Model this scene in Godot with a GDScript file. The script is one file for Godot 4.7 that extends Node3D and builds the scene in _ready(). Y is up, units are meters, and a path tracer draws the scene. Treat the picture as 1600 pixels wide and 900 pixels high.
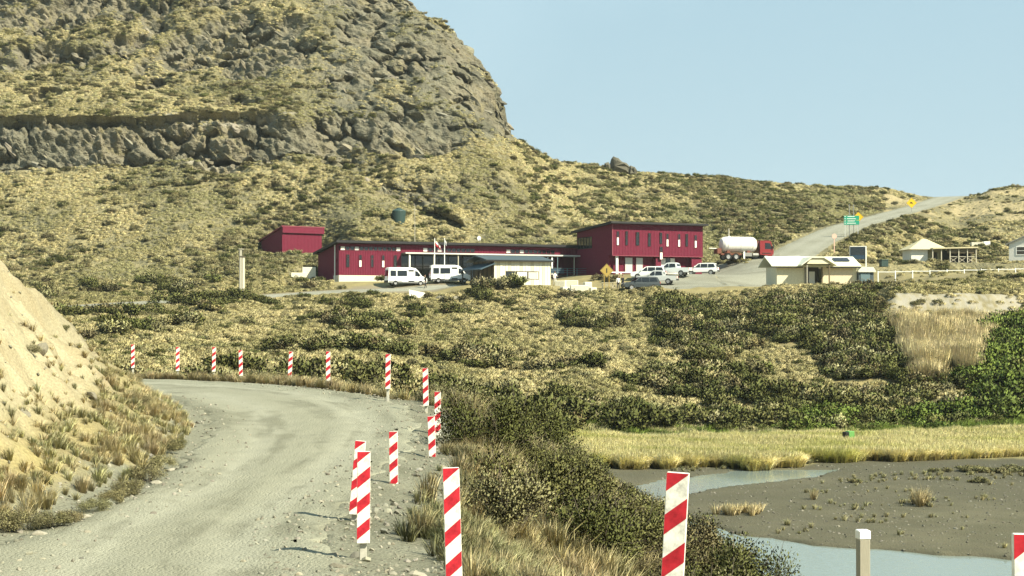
extends Node3D

# ---------------------------------------------------------------- constants of the place (metres, y up, camera looks along -z)
const EYE := 3.1
const LENS := 2300.0
const LEVEL := 486.0

var rng := RandomNumberGenerator.new()
var names := {}
var mats := {}
var n_soft := FastNoiseLite.new()
var n_mid := FastNoiseLite.new()
var n_fine := FastNoiseLite.new()
var n_ridge := FastNoiseLite.new()
var n_cell := FastNoiseLite.new()
var n_joint := FastNoiseLite.new()

# a point from its bearing, elevation and distance
func spot(px: float, py: float, d: float) -> Vector3:
	return Vector3((px - 800.0) * d / LENS, EYE + (LEVEL - py) * d / LENS, -d)

func bear(px: float, d: float) -> float:
	return (px - 800.0) * d / LENS

# ---------------------------------------------------------------- naming and tagging
func numbered(called: String) -> String:
	if not names.has(called):
		names[called] = 0
		return called
	names[called] += 1
	return "%s_%03d" % [called, names[called]]

func tag(o, label: String, category: String, group := ""):
	o.set_meta("label", label)
	o.set_meta("category", category)
	if group != "":
		o.set_meta("group", group)
	return o

func thing(called: String, label: String, category: String, at := Vector3.ZERO, turn := 0.0, group := ""):
	var o := Node3D.new()
	o.name = numbered(called)
	add_child(o)
	o.position = at
	o.rotation.y = turn
	return tag(o, label, category, group)

func obj(called: String, mesh, m, parent = null):
	var o := MeshInstance3D.new()
	o.mesh = mesh.commit() if mesh is SurfaceTool else mesh
	o.material_override = m
	o.cast_shadow = GeometryInstance3D.SHADOW_CASTING_SETTING_ON
	if parent == null:
		o.name = numbered(called)
		add_child(o)
	else:
		var k := 0
		var nm := called
		while parent.has_node(NodePath(nm)):
			k += 1
			nm = "%s_%03d" % [called, k]
		o.name = nm
		parent.add_child(o)
	return o

func dup(root, at: Vector3, turn: float, label: String, group := ""):
	var r = root.duplicate()
	var base: String = root.name
	if base.substr(base.length() - 4, 1) == "_" and base.substr(base.length() - 3).is_valid_int():
		base = base.substr(0, base.length() - 4)
	r.name = numbered(base)
	add_child(r)
	r.position = at
	r.rotation = Vector3(0, turn, 0)
	r.set_meta("label", label)
	if group != "":
		r.set_meta("group", group)
	return r

# ---------------------------------------------------------------- materials
func lut_tex(noise: FastNoiseLite, lo: float, hi: float, size := 512, gamma := 1.0):
	var im: Image = noise.get_seamless_image(size, size)
	im.convert(Image.FORMAT_L8)
	var a := im.get_data()
	var l := PackedByteArray()
	for i in 256:
		l.append(int(clampf((lo + (hi - lo) * pow(i / 255.0, gamma)) * 255.0, 0, 255)))
	for i in a.size():
		a[i] = l[a[i]]
	var o := Image.create_from_data(size, size, false, Image.FORMAT_L8, a)
	return ImageTexture.create_from_image(o)

func noise(kind: int, freq: float, sd: int, oct := 4, gain := 0.5) -> FastNoiseLite:
	var n := FastNoiseLite.new()
	n.noise_type = kind
	n.frequency = freq
	n.seed = sd
	n.fractal_type = FastNoiseLite.FRACTAL_FBM
	n.fractal_octaves = oct
	n.fractal_gain = gain
	return n

func mat(r: float, g: float, b: float, rough := 0.85, metal := 0.0, spec := 0.4) -> StandardMaterial3D:
	var key := "%f %f %f %f %f %f" % [r, g, b, rough, metal, spec]
	if mats.has(key):
		return mats[key]
	var m := StandardMaterial3D.new()
	m.albedo_color = Color(r, g, b).linear_to_srgb()
	m.roughness = rough
	m.metallic = metal
	m.metallic_specular = spec
	mats[key] = m
	return m

func leaf_mat(r: float, g: float, b: float, back := 0.25) -> StandardMaterial3D:
	var m := StandardMaterial3D.new()
	m.albedo_color = Color(r, g, b).linear_to_srgb()
	m.vertex_color_use_as_albedo = true
	m.roughness = 0.8
	m.metallic_specular = 0.2
	m.cull_mode = BaseMaterial3D.CULL_DISABLED
	if back > 0:
		m.backlight_enabled = true
		m.backlight = Color(back, back, back)
	return m

func earth_mat(tex, scale: float, hm = null, relief := 4.0, rough := 0.95) -> StandardMaterial3D:
	var m := StandardMaterial3D.new()
	m.vertex_color_use_as_albedo = true
	m.albedo_texture = tex
	m.uv1_triplanar = true
	m.uv1_world_triplanar = true
	m.uv1_scale = Vector3.ONE * scale
	m.roughness = rough
	m.metallic_specular = 0.15
	if hm != null:
		m.heightmap_enabled = true
		m.heightmap_texture = hm
		m.heightmap_scale = relief
	return m

# grained paint: a triplanar noise over a colour
func grained(r: float, g: float, b: float, tex, scale := 1.0, rough := 0.8, stretch := Vector3.ONE) -> StandardMaterial3D:
	var m := StandardMaterial3D.new()
	m.albedo_color = Color(r, g, b).linear_to_srgb()
	m.albedo_texture = tex
	m.uv1_triplanar = true
	m.uv1_scale = stretch * scale
	m.roughness = rough
	m.metallic_specular = 0.3
	return m

# ---------------------------------------------------------------- shapes
var xf := Transform3D.IDENTITY

func st_new() -> SurfaceTool:
	var st := SurfaceTool.new()
	st.begin(Mesh.PRIMITIVE_TRIANGLES)
	return st

func tri(st: SurfaceTool, a: Vector3, b: Vector3, c: Vector3):
	# a, b, c run counter-clockwise seen from outside
	a = xf * a
	b = xf * b
	c = xf * c
	var n := (b - a).cross(c - a).normalized()
	st.set_normal(n)
	st.add_vertex(a)
	st.set_normal(n)
	st.add_vertex(c)
	st.set_normal(n)
	st.add_vertex(b)

func quad(st: SurfaceTool, a: Vector3, b: Vector3, c: Vector3, d: Vector3):
	tri(st, a, b, c)
	tri(st, a, c, d)

func box(st: SurfaceTool, lo: Vector3, hi: Vector3, bev := 0.0):
	var c := (lo + hi) * 0.5
	var h := (hi - lo) * 0.5
	if bev <= 0.0:
		for ax in 3:
			for s in [-1.0, 1.0]:
				var n := Vector3.ZERO
				n[ax] = s
				var u := Vector3.ZERO
				u[(ax + 1) % 3] = h[(ax + 1) % 3]
				var v := Vector3.ZERO
				v[(ax + 2) % 3] = h[(ax + 2) % 3] * s
				var o := c + n * h[ax]
				quad(st, o - u - v, o + u - v, o + u + v, o - u + v)
		return
	bev = minf(bev, minf(h.x, minf(h.y, h.z)) * 0.9)
	for ax in 3:
		var a1 := (ax + 1) % 3
		var a2 := (ax + 2) % 3
		for s in [-1.0, 1.0]:
			var n := Vector3.ZERO
			n[ax] = s * h[ax]
			var u := Vector3.ZERO
			u[a1] = h[a1] - bev
			var v := Vector3.ZERO
			v[a2] = (h[a2] - bev) * s
			quad(st, c + n - u - v, c + n + u - v, c + n + u + v, c + n - u + v)
			for s2 in [-1.0, 1.0]:
				# edge between +-ax and +-a1, running along a2
				var p := Vector3.ZERO
				p[ax] = s * h[ax]
				p[a1] = s2 * (h[a1] - bev)
				var q := Vector3.ZERO
				q[ax] = s * (h[ax] - bev)
				q[a1] = s2 * h[a1]
				var w := Vector3.ZERO
				w[a2] = (h[a2] - bev)
				if s * s2 < 0:
					w = -w
				quad(st, c + p - w, c + q - w, c + q + w, c + p + w)
	for sx in [-1.0, 1.0]:
		for sy in [-1.0, 1.0]:
			for sz in [-1.0, 1.0]:
				var a := c + Vector3(sx * h.x, sy * (h.y - bev), sz * (h.z - bev))
				var b := c + Vector3(sx * (h.x - bev), sy * h.y, sz * (h.z - bev))
				var d := c + Vector3(sx * (h.x - bev), sy * (h.y - bev), sz * h.z)
				if sx * sy * sz > 0:
					tri(st, a, b, d)
				else:
					tri(st, a, d, b)

func bx(x0: float, y0: float, z0: float, x1: float, y1: float, z1: float, bev := 0.0) -> SurfaceTool:
	var st := st_new()
	box(st, Vector3(x0, y0, z0), Vector3(x1, y1, z1), bev)
	return st

func tube(st: SurfaceTool, a: Vector3, b: Vector3, ra: float, rb: float, seg := 8, caps := true):
	var ax := (b - a).normalized()
	var u := ax.cross(Vector3.UP if absf(ax.y) < 0.9 else Vector3.RIGHT).normalized()
	var v := ax.cross(u)
	for i in seg:
		var t0 := TAU * i / seg
		var t1 := TAU * (i + 1) / seg
		var e0 := u * cos(t0) + v * sin(t0)
		var e1 := u * cos(t1) + v * sin(t1)
		quad(st, a + e0 * ra, a + e1 * ra, b + e1 * rb, b + e0 * rb)
		if caps:
			if rb > 0.0005:
				tri(st, b, b + e0 * rb, b + e1 * rb)
			if ra > 0.0005:
				tri(st, a, a + e1 * ra, a + e0 * ra)

func tb(a: Vector3, b: Vector3, ra: float, rb: float, seg := 8) -> SurfaceTool:
	var st := st_new()
	tube(st, a, b, ra, rb, seg)
	return st

# lathe round the x axis through (0, cy, cz): rings of (x, radius)
func lathe_x(st: SurfaceTool, rings: Array, cy: float, cz: float, seg := 24):
	for k in rings.size() - 1:
		for i in seg:
			var t0 := TAU * i / seg
			var t1 := TAU * (i + 1) / seg
			var p = rings[k]
			var q = rings[k + 1]
			var a := Vector3(p.x, cy + p.y * cos(t0), cz + p.y * sin(t0))
			var b := Vector3(p.x, cy + p.y * cos(t1), cz + p.y * sin(t1))
			var c := Vector3(q.x, cy + q.y * cos(t1), cz + q.y * sin(t1))
			var d := Vector3(q.x, cy + q.y * cos(t0), cz + q.y * sin(t0))
			quad(st, a, b, c, d)

# a flat polygon (x, y), counter-clockwise, given thickness from z0 to z1
func prism(st: SurfaceTool, poly: PackedVector2Array, z0: float, z1: float):
	if Geometry2D.is_polygon_clockwise(poly):
		poly.reverse()
	var t := Geometry2D.triangulate_polygon(poly)
	for i in range(0, t.size(), 3):
		var a := poly[t[i]]
		var b := poly[t[i + 1]]
		var c := poly[t[i + 2]]
		if (b - a).cross(c - a) < 0:
			var s := b
			b = c
			c = s
		tri(st, Vector3(a.x, a.y, z1), Vector3(b.x, b.y, z1), Vector3(c.x, c.y, z1))
		tri(st, Vector3(a.x, a.y, z0), Vector3(c.x, c.y, z0), Vector3(b.x, b.y, z0))
	for i in poly.size():
		var a := poly[i]
		var b := poly[(i + 1) % poly.size()]
		quad(st, Vector3(a.x, a.y, z0), Vector3(b.x, b.y, z0), Vector3(b.x, b.y, z1), Vector3(a.x, a.y, z1))

# profiled sheet: a wall from a to b (bottom line) whose top goes from ya to yb; outward is to the right of a->b seen from above
func ribbed(st: SurfaceTool, a: Vector3, b: Vector3, ya: float, yb: float, pitch := 0.25, deep := 0.03):
	var n := int(maxf(2, round(a.distance_to(b) / pitch)))
	var dir := (b - a).normalized()
	var out := dir.cross(Vector3.UP).normalized()
	var prev := a
	var prev_top := Vector3(a.x, ya, a.z)
	for i in n:
		for h in [[0.5, 0.0], [0.65, 1.0], [0.9, 1.0], [1.0, 0.0]]:
			var t: float = (i + h[0]) / n
			var p: Vector3 = a.lerp(b, t) + out * deep * float(h[1])
			var q := Vector3(p.x, lerpf(ya, yb, t), p.z)
			quad(st, prev, p, q, prev_top)
			prev = p
			prev_top = q

func grid_mesh(pos: PackedVector3Array, col: PackedColorArray, nx: int, nz: int) -> ArrayMesh:
	# rows of nx vertices; row index grows away from the camera, columns to the right
	var idx := PackedInt32Array()
	idx.resize((nx - 1) * (nz - 1) * 6)
	var k := 0
	for j in nz - 1:
		for i in nx - 1:
			var a := j * nx + i
			idx[k] = a
			idx[k + 1] = a + nx
			idx[k + 2] = a + 1
			idx[k + 3] = a + 1
			idx[k + 4] = a + nx
			idx[k + 5] = a + nx + 1
			k += 6
	var nrm := PackedVector3Array()
	nrm.resize(pos.size())
	for j in nz:
		var j0 := maxi(j - 1, 0) * nx
		var j1 := mini(j + 1, nz - 1) * nx
		for i in nx:
			var u := pos[j * nx + mini(i + 1, nx - 1)] - pos[j * nx + maxi(i - 1, 0)]
			var v := pos[j1 + i] - pos[j0 + i]
			nrm[j * nx + i] = u.cross(v).normalized()
	var arr := []
	arr.resize(Mesh.ARRAY_MAX)
	arr[Mesh.ARRAY_VERTEX] = pos
	arr[Mesh.ARRAY_NORMAL] = nrm
	arr[Mesh.ARRAY_COLOR] = col
	arr[Mesh.ARRAY_INDEX] = idx
	var m := ArrayMesh.new()
	m.add_surface_from_arrays(Mesh.PRIMITIVE_TRIANGLES, arr)
	return m

# ---------------------------------------------------------------- the lie of the land
# bearings, each with the distance and the elevation of the ground along it
var COLS := [
	[-200, [60, 600, 80, 575, 120, 520, 160, 500, 168, 493, 182, 480, 200, 464, 230, 400, 262, 272, 265, 195, 290, 128, 320, 0, 350, -150, 400, -200, 480, -100]],
	[0, [60, 610, 80, 590, 120, 525, 160, 497, 167, 491, 180, 477, 200, 460, 225, 400, 261, 268, 264, 187, 290, 125, 318, 0, 350, -150, 400, -200, 480, -100]],
	[150, [60, 620, 80, 600, 120, 535, 158, 497, 166, 491, 179, 476, 200, 456, 225, 395, 260, 258, 263, 186, 288, 130, 316, 0, 350, -140, 400, -180, 480, -80]],
	[300, [60, 630, 80, 608, 120, 548, 165, 490, 181, 472, 200, 452, 225, 388, 260, 246, 263, 184, 285, 140, 312, 0, 345, -120, 400, -140, 480, -60]],
	[450, [60, 640, 80, 618, 120, 556, 165, 495, 188, 464, 203, 446, 216, 413, 229, 397, 237, 362, 258, 238, 263, 178, 283, 120, 306, 0, 335, -100, 390, -100, 480, -30]],
	[530, [60, 645, 80, 622, 120, 562, 165, 498, 190, 459, 203, 445, 210, 437, 225, 395, 262, 230, 268, 180, 285, 95, 304, 0, 330, -80, 370, -80, 480, 30]],
	[600, [60, 650, 80, 630, 120, 566, 165, 500, 193, 456, 200, 448, 207, 441, 216, 430, 228, 395, 262, 228, 269, 175, 285, 88, 305, 0, 322, -45, 350, -40, 400, 10, 480, 80]],
	[650, [60, 690, 80, 660, 120, 576, 165, 501, 193, 456, 200, 448, 207, 441, 218, 430, 230, 395, 263, 228, 270, 172, 284, 85, 300, 15, 308, 0, 330, 20, 400, 130, 480, 190]],
	[700, [60, 740, 80, 690, 120, 585, 165, 502, 192, 456, 200, 447, 210, 438, 220, 430, 230, 395, 265, 228, 272, 165, 284, 95, 298, 42, 307, 30, 320, 50, 350, 120, 400, 200, 480, 260]],
	[740, [60, 770, 80, 705, 120, 590, 165, 501, 190, 456, 200, 446, 212, 438, 222, 430, 231, 398, 266, 230, 274, 170, 286, 110, 298, 78, 304, 71, 318, 95, 350, 175, 400, 230, 480, 275]],
	[775, [60, 780, 80, 712, 120, 594, 165, 500, 189, 456, 200, 446, 212, 438, 222, 430, 232, 398, 268, 232, 277, 180, 288, 132, 296, 114, 300, 111, 316, 140, 350, 215, 400, 250, 480, 285]],
	[793, [60, 790, 80, 716, 120, 597, 165, 500, 188, 457, 200, 446, 212, 438, 222, 430, 232, 398, 270, 235, 280, 192, 290, 162, 297, 151, 300, 152, 312, 185, 340, 235, 400, 262, 480, 290]],
	[800, [60, 792, 80, 717, 120, 598, 165, 500, 188, 457, 200, 446, 212, 438, 222, 430, 232, 398, 271, 240, 283, 210, 293, 194, 298, 190, 308, 205, 335, 240, 400, 264, 480, 292]],
	[806, [60, 793, 80, 717, 120, 598, 165, 500, 188, 457, 200, 446, 212, 438, 222, 430, 232, 398, 273, 250, 290, 225, 303, 213, 318, 220, 345, 243, 400, 266, 480, 293]],
	[830, [60, 794, 80, 717, 120, 599, 165, 500, 188, 457, 200, 446, 212, 437, 222, 430, 233, 396, 275, 268, 300, 242, 318, 232, 345, 246, 400, 270, 480, 295]],
	[860, [60, 794, 80, 717, 120, 600, 165, 500, 188, 457, 196, 447, 212, 434, 222, 427, 234, 393, 278, 290, 305, 258, 324, 248, 345, 254, 400, 278, 480, 298]],
	[900, [60, 793, 80, 714, 100, 655, 120, 600, 165, 500, 187, 458, 195, 446, 212, 430, 222, 420, 236, 388, 280, 310, 330, 257, 350, 262, 400, 285, 480, 300]],
	[1000, [60, 793, 78, 724, 92, 686, 104, 655, 125, 590, 165, 500, 186, 457, 192, 446, 200, 436, 212, 425, 224, 417, 238, 390, 282, 325, 332, 269, 350, 273, 400, 292, 480, 305]],
	[1100, [60, 793, 78, 724, 95, 680, 106, 655, 130, 580, 165, 500, 186, 454, 192, 446, 200, 436, 212, 425, 224, 417, 238, 392, 285, 328, 340, 278, 360, 283, 400, 298, 480, 308]],
	[1200, [60, 793, 78, 724, 98, 675, 106, 657, 130, 575, 165, 495, 186, 450, 190, 446, 200, 436, 212, 424, 224, 414, 240, 386, 290, 328, 345, 286, 365, 291, 400, 302, 480, 312]],
	[1300, [60, 793, 78, 724, 100, 672, 107, 655, 130, 575, 162, 490, 184, 450, 190, 446, 205, 430, 220, 416, 235, 400, 262, 366, 300, 326, 350, 289, 370, 294, 400, 304, 480, 314]],
	[1370, [60, 793, 78, 724, 100, 672, 108, 655, 130, 572, 155, 490, 165, 472, 183, 448, 195, 438, 215, 421, 232, 408, 260, 372, 300, 338, 352, 296, 370, 300, 400, 306, 480, 316]],
	[1400, [60, 793, 78, 724, 100, 671, 108, 652, 130, 571, 150, 500, 154, 481, 157, 459, 185, 440, 197, 432, 215, 421, 235, 409, 263, 374, 300, 346, 352, 300, 370, 303, 400, 308, 480, 316]],
	[1500, [60, 793, 78, 724, 100, 670, 108, 650, 130, 570, 150, 500, 154, 481, 157, 457, 188, 436, 198, 429, 215, 421, 237, 409, 268, 372, 300, 345, 345, 308, 362, 303, 400, 310, 480, 318]],
	[1550, [60, 793, 78, 724, 100, 669, 108, 648, 130, 568, 150, 500, 154, 480, 157, 455, 190, 432, 198, 428, 215, 420, 238, 408, 268, 368, 300, 330, 332, 299, 350, 297, 400, 312, 480, 320]],
	[1650, [60, 793, 78, 724, 100, 668, 108, 646, 130, 560, 150, 495, 156, 472, 160, 455, 190, 432, 198, 427, 215, 420, 238, 406, 268, 365, 300, 325, 330, 296, 350, 295, 400, 312, 480, 320]],
	[1900, [60, 793, 78, 724, 100, 665, 108, 640, 130, 550, 150, 490, 160, 465, 190, 430, 215, 415, 240, 395, 270, 350, 330, 290, 350, 290, 400, 310, 480, 320]],
]
const PX0 := -200.0
const PXS := 5.0
const NPX := 421
const D0 := 60.0
const ND := 421
var table := PackedFloat32Array()

func col_y(c: Array, d: float) -> float:
	var p: Array = c[1]
	var n := p.size() / 2
	var py := 0.0
	if d <= p[0]:
		py = p[1]
		d = p[0]
	elif d >= p[2 * n - 2]:
		py = p[2 * n - 1]
		d = p[2 * n - 2]
	else:
		for k in n - 1:
			if d <= p[2 * k + 2]:
				var t: float = (d - p[2 * k]) / (p[2 * k + 2] - p[2 * k])
				var ya: float = EYE + (LEVEL - p[2 * k + 1]) * p[2 * k] / LENS
				var yb: float = EYE + (LEVEL - p[2 * k + 3]) * p[2 * k + 2] / LENS
				return lerpf(ya, yb, t)
	return EYE + (LEVEL - py) * d / LENS

func make_table():
	var raw := []
	for c in COLS:
		var a := PackedFloat32Array()
		for j in ND:
			a.append(col_y(c, D0 + j))
		raw.append(a)
	table.resize(NPX * ND)
	var k := 0
	for i in NPX:
		var px := PX0 + i * PXS
		while k < COLS.size() - 2 and px > COLS[k + 1][0]:
			k += 1
		var t: float = (px - COLS[k][0]) / float(COLS[k + 1][0] - COLS[k][0])
		var a: PackedFloat32Array = raw[k]
		var b: PackedFloat32Array = raw[k + 1]
		for j in ND:
			table[i * ND + j] = lerpf(a[j], b[j], t)

func base_y(x: float, d: float) -> float:
	var dd := maxf(d, D0)
	var u := clampf((x * LENS / dd + 800.0 - PX0) / PXS, 0.0, NPX - 1.001)
	var v := clampf(dd - D0, 0.0, ND - 1.001)
	var i := int(u)
	var j := int(v)
	u -= i
	v -= j
	var o := i * ND + j
	return lerpf(lerpf(table[o], table[o + 1], v), lerpf(table[o + ND], table[o + ND + 1], v), u)

# gravel road in front: left edge, right edge (x, distance), height
var ROAD := [
	[3, -12, 11, -9, 0.9], [-1.5, 0, 6, 2, 0.8], [-5, 10, 0, 12.3, 0.32], [-6.6, 17.5, -2.1, 18.5, 0.02], [-6.9, 22, -2.7, 23, -0.1],
	[-6.9, 28, -2.6, 28, -0.14], [-7.4, 34, -2.3, 34, -0.12], [-8.0, 38.5, -2.5, 40, 0.0], [-9.5, 44, -3.3, 45.5, 0.16], [-11.2, 48, -5.3, 51, 0.22],
	[-13.5, 51.5, -8, 56, 0.2], [-16.5, 53.5, -11.5, 61, 0.15], [-20, 54.5, -16, 65, 0.1], [-26, 54, -24, 66, 0.1], [-36, 52, -36, 63, 0.1], [-60, 49, -60, 58, 0.1]]
var road_c := PackedVector3Array()   # centre line, y is the height
var road_w := PackedFloat32Array()   # half width

# lines of the far roads: centre points with heights, and half widths
var far_road := PackedVector3Array()
var hill_road := PackedVector3Array()
var channel := PackedVector3Array()  # y holds the half width

func line_near(pts: PackedVector3Array, x: float, z: float) -> Vector3:
	# (distance, y, parameter)
	var best := 1e18
	var yy := 0.0
	var tt := 0.0
	for k in pts.size() - 1:
		var a := pts[k]
		var b := pts[k + 1]
		var ex := b.x - a.x
		var ez := b.z - a.z
		var t := clampf(((x - a.x) * ex + (z - a.z) * ez) / (ex * ex + ez * ez), 0.0, 1.0)
		var dx := x - a.x - ex * t
		var dz := z - a.z - ez * t
		var q := dx * dx + dz * dz
		if q < best:
			best = q
			yy = lerpf(a.y, b.y, t)
			tt = k + t
	return Vector3(sqrt(best), yy, tt)

func road_near(x: float, z: float) -> Vector4:
	# (signed distance past the edge: negative inside, side: -1 left +1 right, height, parameter)
	var best := 1e18
	var out := Vector4.ZERO
	for k in road_c.size() - 1:
		var a := road_c[k]
		var b := road_c[k + 1]
		var ex := b.x - a.x
		var ez := b.z - a.z
		var t := clampf(((x - a.x) * ex + (z - a.z) * ez) / (ex * ex + ez * ez), 0.0, 1.0)
		var dx := x - a.x - ex * t
		var dz := z - a.z - ez * t
		var q := sqrt(dx * dx + dz * dz) - lerpf(road_w[k], road_w[k + 1], t)
		if q < best:
			best = q
			out = Vector4(q, signf(ex * dz - ez * dx), lerpf(a.y, b.y, t), k + t)
	return out

# level places: x, z, radius, height
var pads := []

func height(x: float, z: float) -> float:
	var d := -z
	var y := base_y(x, d)
	var rough := 1.0
	if d < 112.0:
		# the valley floor and the river in it
		var floor_share := 1.0 - smoothstep(-4.7, -3.2, y)
		rough = lerpf(1.0, 0.16, floor_share)
		if x > -6.0:
			var c := line_near(channel, x, z)
			var edge := c.y + 0.5 * n_mid.get_noise_2d(x * 2.0, z * 2.0)
			y -= 1.1 * (1.0 - smoothstep(edge - 0.9, edge + 0.5, c.x))
	if d < 84.0:
		var r := road_near(x, z)
		if r.x <= 0.0:
			var s0 := r.x / 2.6 + 1.0
			return r.z + 0.03 * n_mid.get_noise_2d(x * 6.0, z * 6.0) + 0.035 * n_mid.get_noise_2d(x * 2.0 + 9.0, z * 2.0) - 0.035 * exp(-pow((s0 - 0.42) / 0.13, 2.0)) + 0.03 * exp(-pow((s0 - 0.78) / 0.1, 2.0))
		if r.y < 0.0:
			# cut bank on the inside of the bend
			var s := r.x
			var foot := 0.1 * minf(s, 0.5)
			foot += 0.42 * clampf(s - 0.5, 0.0, 1.9)
			var wob := n_soft.get_noise_2d(x * 3.0, z * 3.0)
			foot += (1.06 + 0.18 * wob) * clampf(s - 2.4, 0.0, 5.5)
			foot += 0.35 * maxf(s - 7.9, 0.0)
			var rill := n_ridge.get_noise_3d(x * 0.16 + z * 0.25, foot * 0.1, z * 0.42)
			var lump := n_mid.get_noise_3d(x * 2.2, foot * 2.2, z * 2.2)
			var open := smoothstep(0.3, 2.8, s)
			return r.z + foot + open * (0.32 * rill + 0.42 * lump + 0.35 * wob + 0.28 * n_fine.get_noise_3d(x * 1.2, foot, z * 1.2)) + 0.05 * n_fine.get_noise_2d(x * 3, z * 3) * minf(s, 1.0)
		var s2 := r.x
		var fall := r.z - 0.1 * minf(s2, 1.4) - 0.6 * maxf(s2 - 1.4, 0.0)
		fall += smoothstep(0.2, 2.0, s2) * (0.12 * n_mid.get_noise_2d(x * 3.0, z * 3.0) + 0.3 * n_soft.get_noise_2d(x * 2.0, z * 2.0)) + 0.03 * n_fine.get_noise_2d(x * 4, z * 4)
		var kk := 0.8
		var low := y + rough * (0.3 * n_soft.get_noise_2d(x, z) + 0.12 * n_mid.get_noise_2d(x, z))
		var hh := clampf(0.5 + 0.5 * (fall - low) / kk, 0.0, 1.0)
		return lerpf(low, fall, hh) + kk * hh * (1.0 - hh) * 0.5
	if d > 160.0:
		if d < 215.0 and x < 10.0:
			var f := line_near(far_road, x, z)
			if f.x < 9.0:
				var w := 1.0 - smoothstep(2.8, 7.5, f.x)
				rough *= 1.0 - w
		if x > 28.0 and x < 140.0 and d > 192.0:
			var f := line_near(hill_road, x, z)
			if f.x < 13.0:
				var w := 1.0 - smoothstep(5.0, 12.0, f.x)
				y = lerpf(y, f.y, w)
				rough *= 1.0 - w
		if d < 226.0 and d > 187.5 and x > 2.0 and x < 42.0:
			rough *= 0.15
		for p in pads:
			var q := Vector2(x - p[0], z - p[1]).length()
			if q < p[2] * 1.9:
				var w := 1.0 - smoothstep(p[2], p[2] * 1.9, q)
				y = lerpf(y, p[3], w)
				rough *= 1.0 - w
	return y + rough * (0.9 * n_soft.get_noise_2d(x, z) + 0.3 * n_mid.get_noise_2d(x, z))

func on_ground(x: float, d: float) -> Vector3:
	return Vector3(x, height(x, -d), -d)

func ground_color(x: float, z: float, y: float) -> Color:
	var d := -z
	var v := n_mid.get_noise_2d(x * 1.7 + 40, z * 1.7)
	var f := n_fine.get_noise_2d(x * 2.3, z * 2.3)
	var straw := Color(0.43, 0.365, 0.175)
	var soil := Color(0.3, 0.26, 0.145)
	var gravel := Color(0.285, 0.283, 0.212)
	var c := soil.lerp(straw, clampf(0.55 + 0.9 * v + 0.35 * f, 0, 1))
	if d < 84.0:
		var r := road_near(x, z)
		if r.y < 0.0 or r.x <= 0.0:
			var sand := Color(0.52, 0.465, 0.305).lerp(Color(0.42, 0.36, 0.225), clampf(0.4 + 1.1 * v + 0.5 * f, 0, 1))
			var run := n_fine.get_noise_2d(x * 0.35 + z * 0.4, (z - x * 0.35) * 1.6)
			sand = sand.lerp(Color(0.37, 0.31, 0.19), clampf(1.5 * run - 0.1, 0, 0.8))
			var far_rock := smoothstep(40.0, 46.0, d)
			sand = sand.lerp(Color(0.25, 0.225, 0.16), far_rock)
			c = c.lerp(sand, smoothstep(1.7, 3.0, r.x + 0.9 * v + 0.5 * f))
			c = c.lerp(gravel, 1.0 - smoothstep(0.4, 1.2, r.x + 0.5 * v + 0.3 * f))
			return c
		c = c.lerp(gravel.lerp(Color(0.2, 0.2, 0.145), clampf(0.5 + v, 0, 1)), 1.0 - smoothstep(1.2, 2.6, r.x + 1.2 * v + 0.5 * f))
	if d < 112.0 and y < -4.0:
		var bar := Color(0.185, 0.178, 0.112).lerp(Color(0.285, 0.265, 0.175), clampf(0.5 + 1.4 * v + 0.9 * f, 0, 1))
		var wet := Color(0.13, 0.125, 0.09)
		bar = bar.lerp(wet, 1.0 - smoothstep(-5.02, -4.72, y))
		var meadow := Color(0.46, 0.42, 0.2)
		c = bar.lerp(meadow, smoothstep(75.5, 77.5, d + 1.5 * v - 4.5 * smoothstep(14.5, 17.5, x)))
	if d > 146 and d < 158.5 and x > bear(1372, d) and x < bear(1600, d):
		c = c.lerp(Color(0.46, 0.43, 0.35), smoothstep(150.0, 153.0, d) * clampf(0.7 + 1.1 * f + 0.8 * v, 0, 1))
	if d > 165.0:
		var fr := line_near(far_road, x, z) if x < 10.0 else Vector3(99, 0, 0)
		c = c.lerp(Color(0.32, 0.28, 0.2), 1.0 - smoothstep(2.6, 4.6, fr.x + v))
		if x > bear(1375, d) and d > 190 and d < 232:
			c = c.lerp(Color(0.3, 0.28, 0.2), clampf(smoothstep(204.0, 208.0, d) + 0.2, 0, 1))
	return c

func make_ground(m):
	# near sheet: finer lines where the road and the banks are close
	var xs := PackedFloat32Array()
	var x := -75.0
	while x <= 78.0:
		xs.append(x)
		x += 0.14 if (x > -15.5 and x < 3.5) else (0.4 if (x > -30 and x < 34) else 1.5)
	var ds := PackedFloat32Array()
	var d := -40.0
	while d < 72.0:
		ds.append(d)
		d += 3.0 if d < 5 else (0.17 if d < 48 else 0.33)
	ds.append(72.0)
	var nx := xs.size()
	var nz := ds.size()
	var pos := PackedVector3Array()
	var col := PackedColorArray()
	pos.resize(nx * nz)
	col.resize(nx * nz)
	for j in nz:
		for i in nx:
			var xx := xs[i]
			var zz := -ds[j]
			var y := height(xx, zz)
			col[j * nx + i] = ground_color(xx, zz, y)
			var r := road_near(xx, zz)
			if r.x < -0.3:
				y -= 0.12
			pos[j * nx + i] = Vector3(xx, y, zz)
	var mi = obj("ground", grid_mesh(pos, col, nx, nz), m)
	mi.set_meta("kind", "structure")
	mi.set_meta("label", "gravelly and sandy ground beside the road and down to the river")

var hill_pos := PackedVector3Array()
var hill_rock := PackedFloat32Array()
var hill_cols := PackedFloat32Array()
var hill_rows := 0

func fan_columns() -> PackedFloat32Array:
	var a := PackedFloat32Array()
	var px := -3600.0
	while px < 5200.0:
		a.append(px)
		if px < -900 or px >= 2500:
			px += 180
		elif px < -90 or px >= 1690:
			px += 30
		else:
			px += 3.0
	return a

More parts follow.
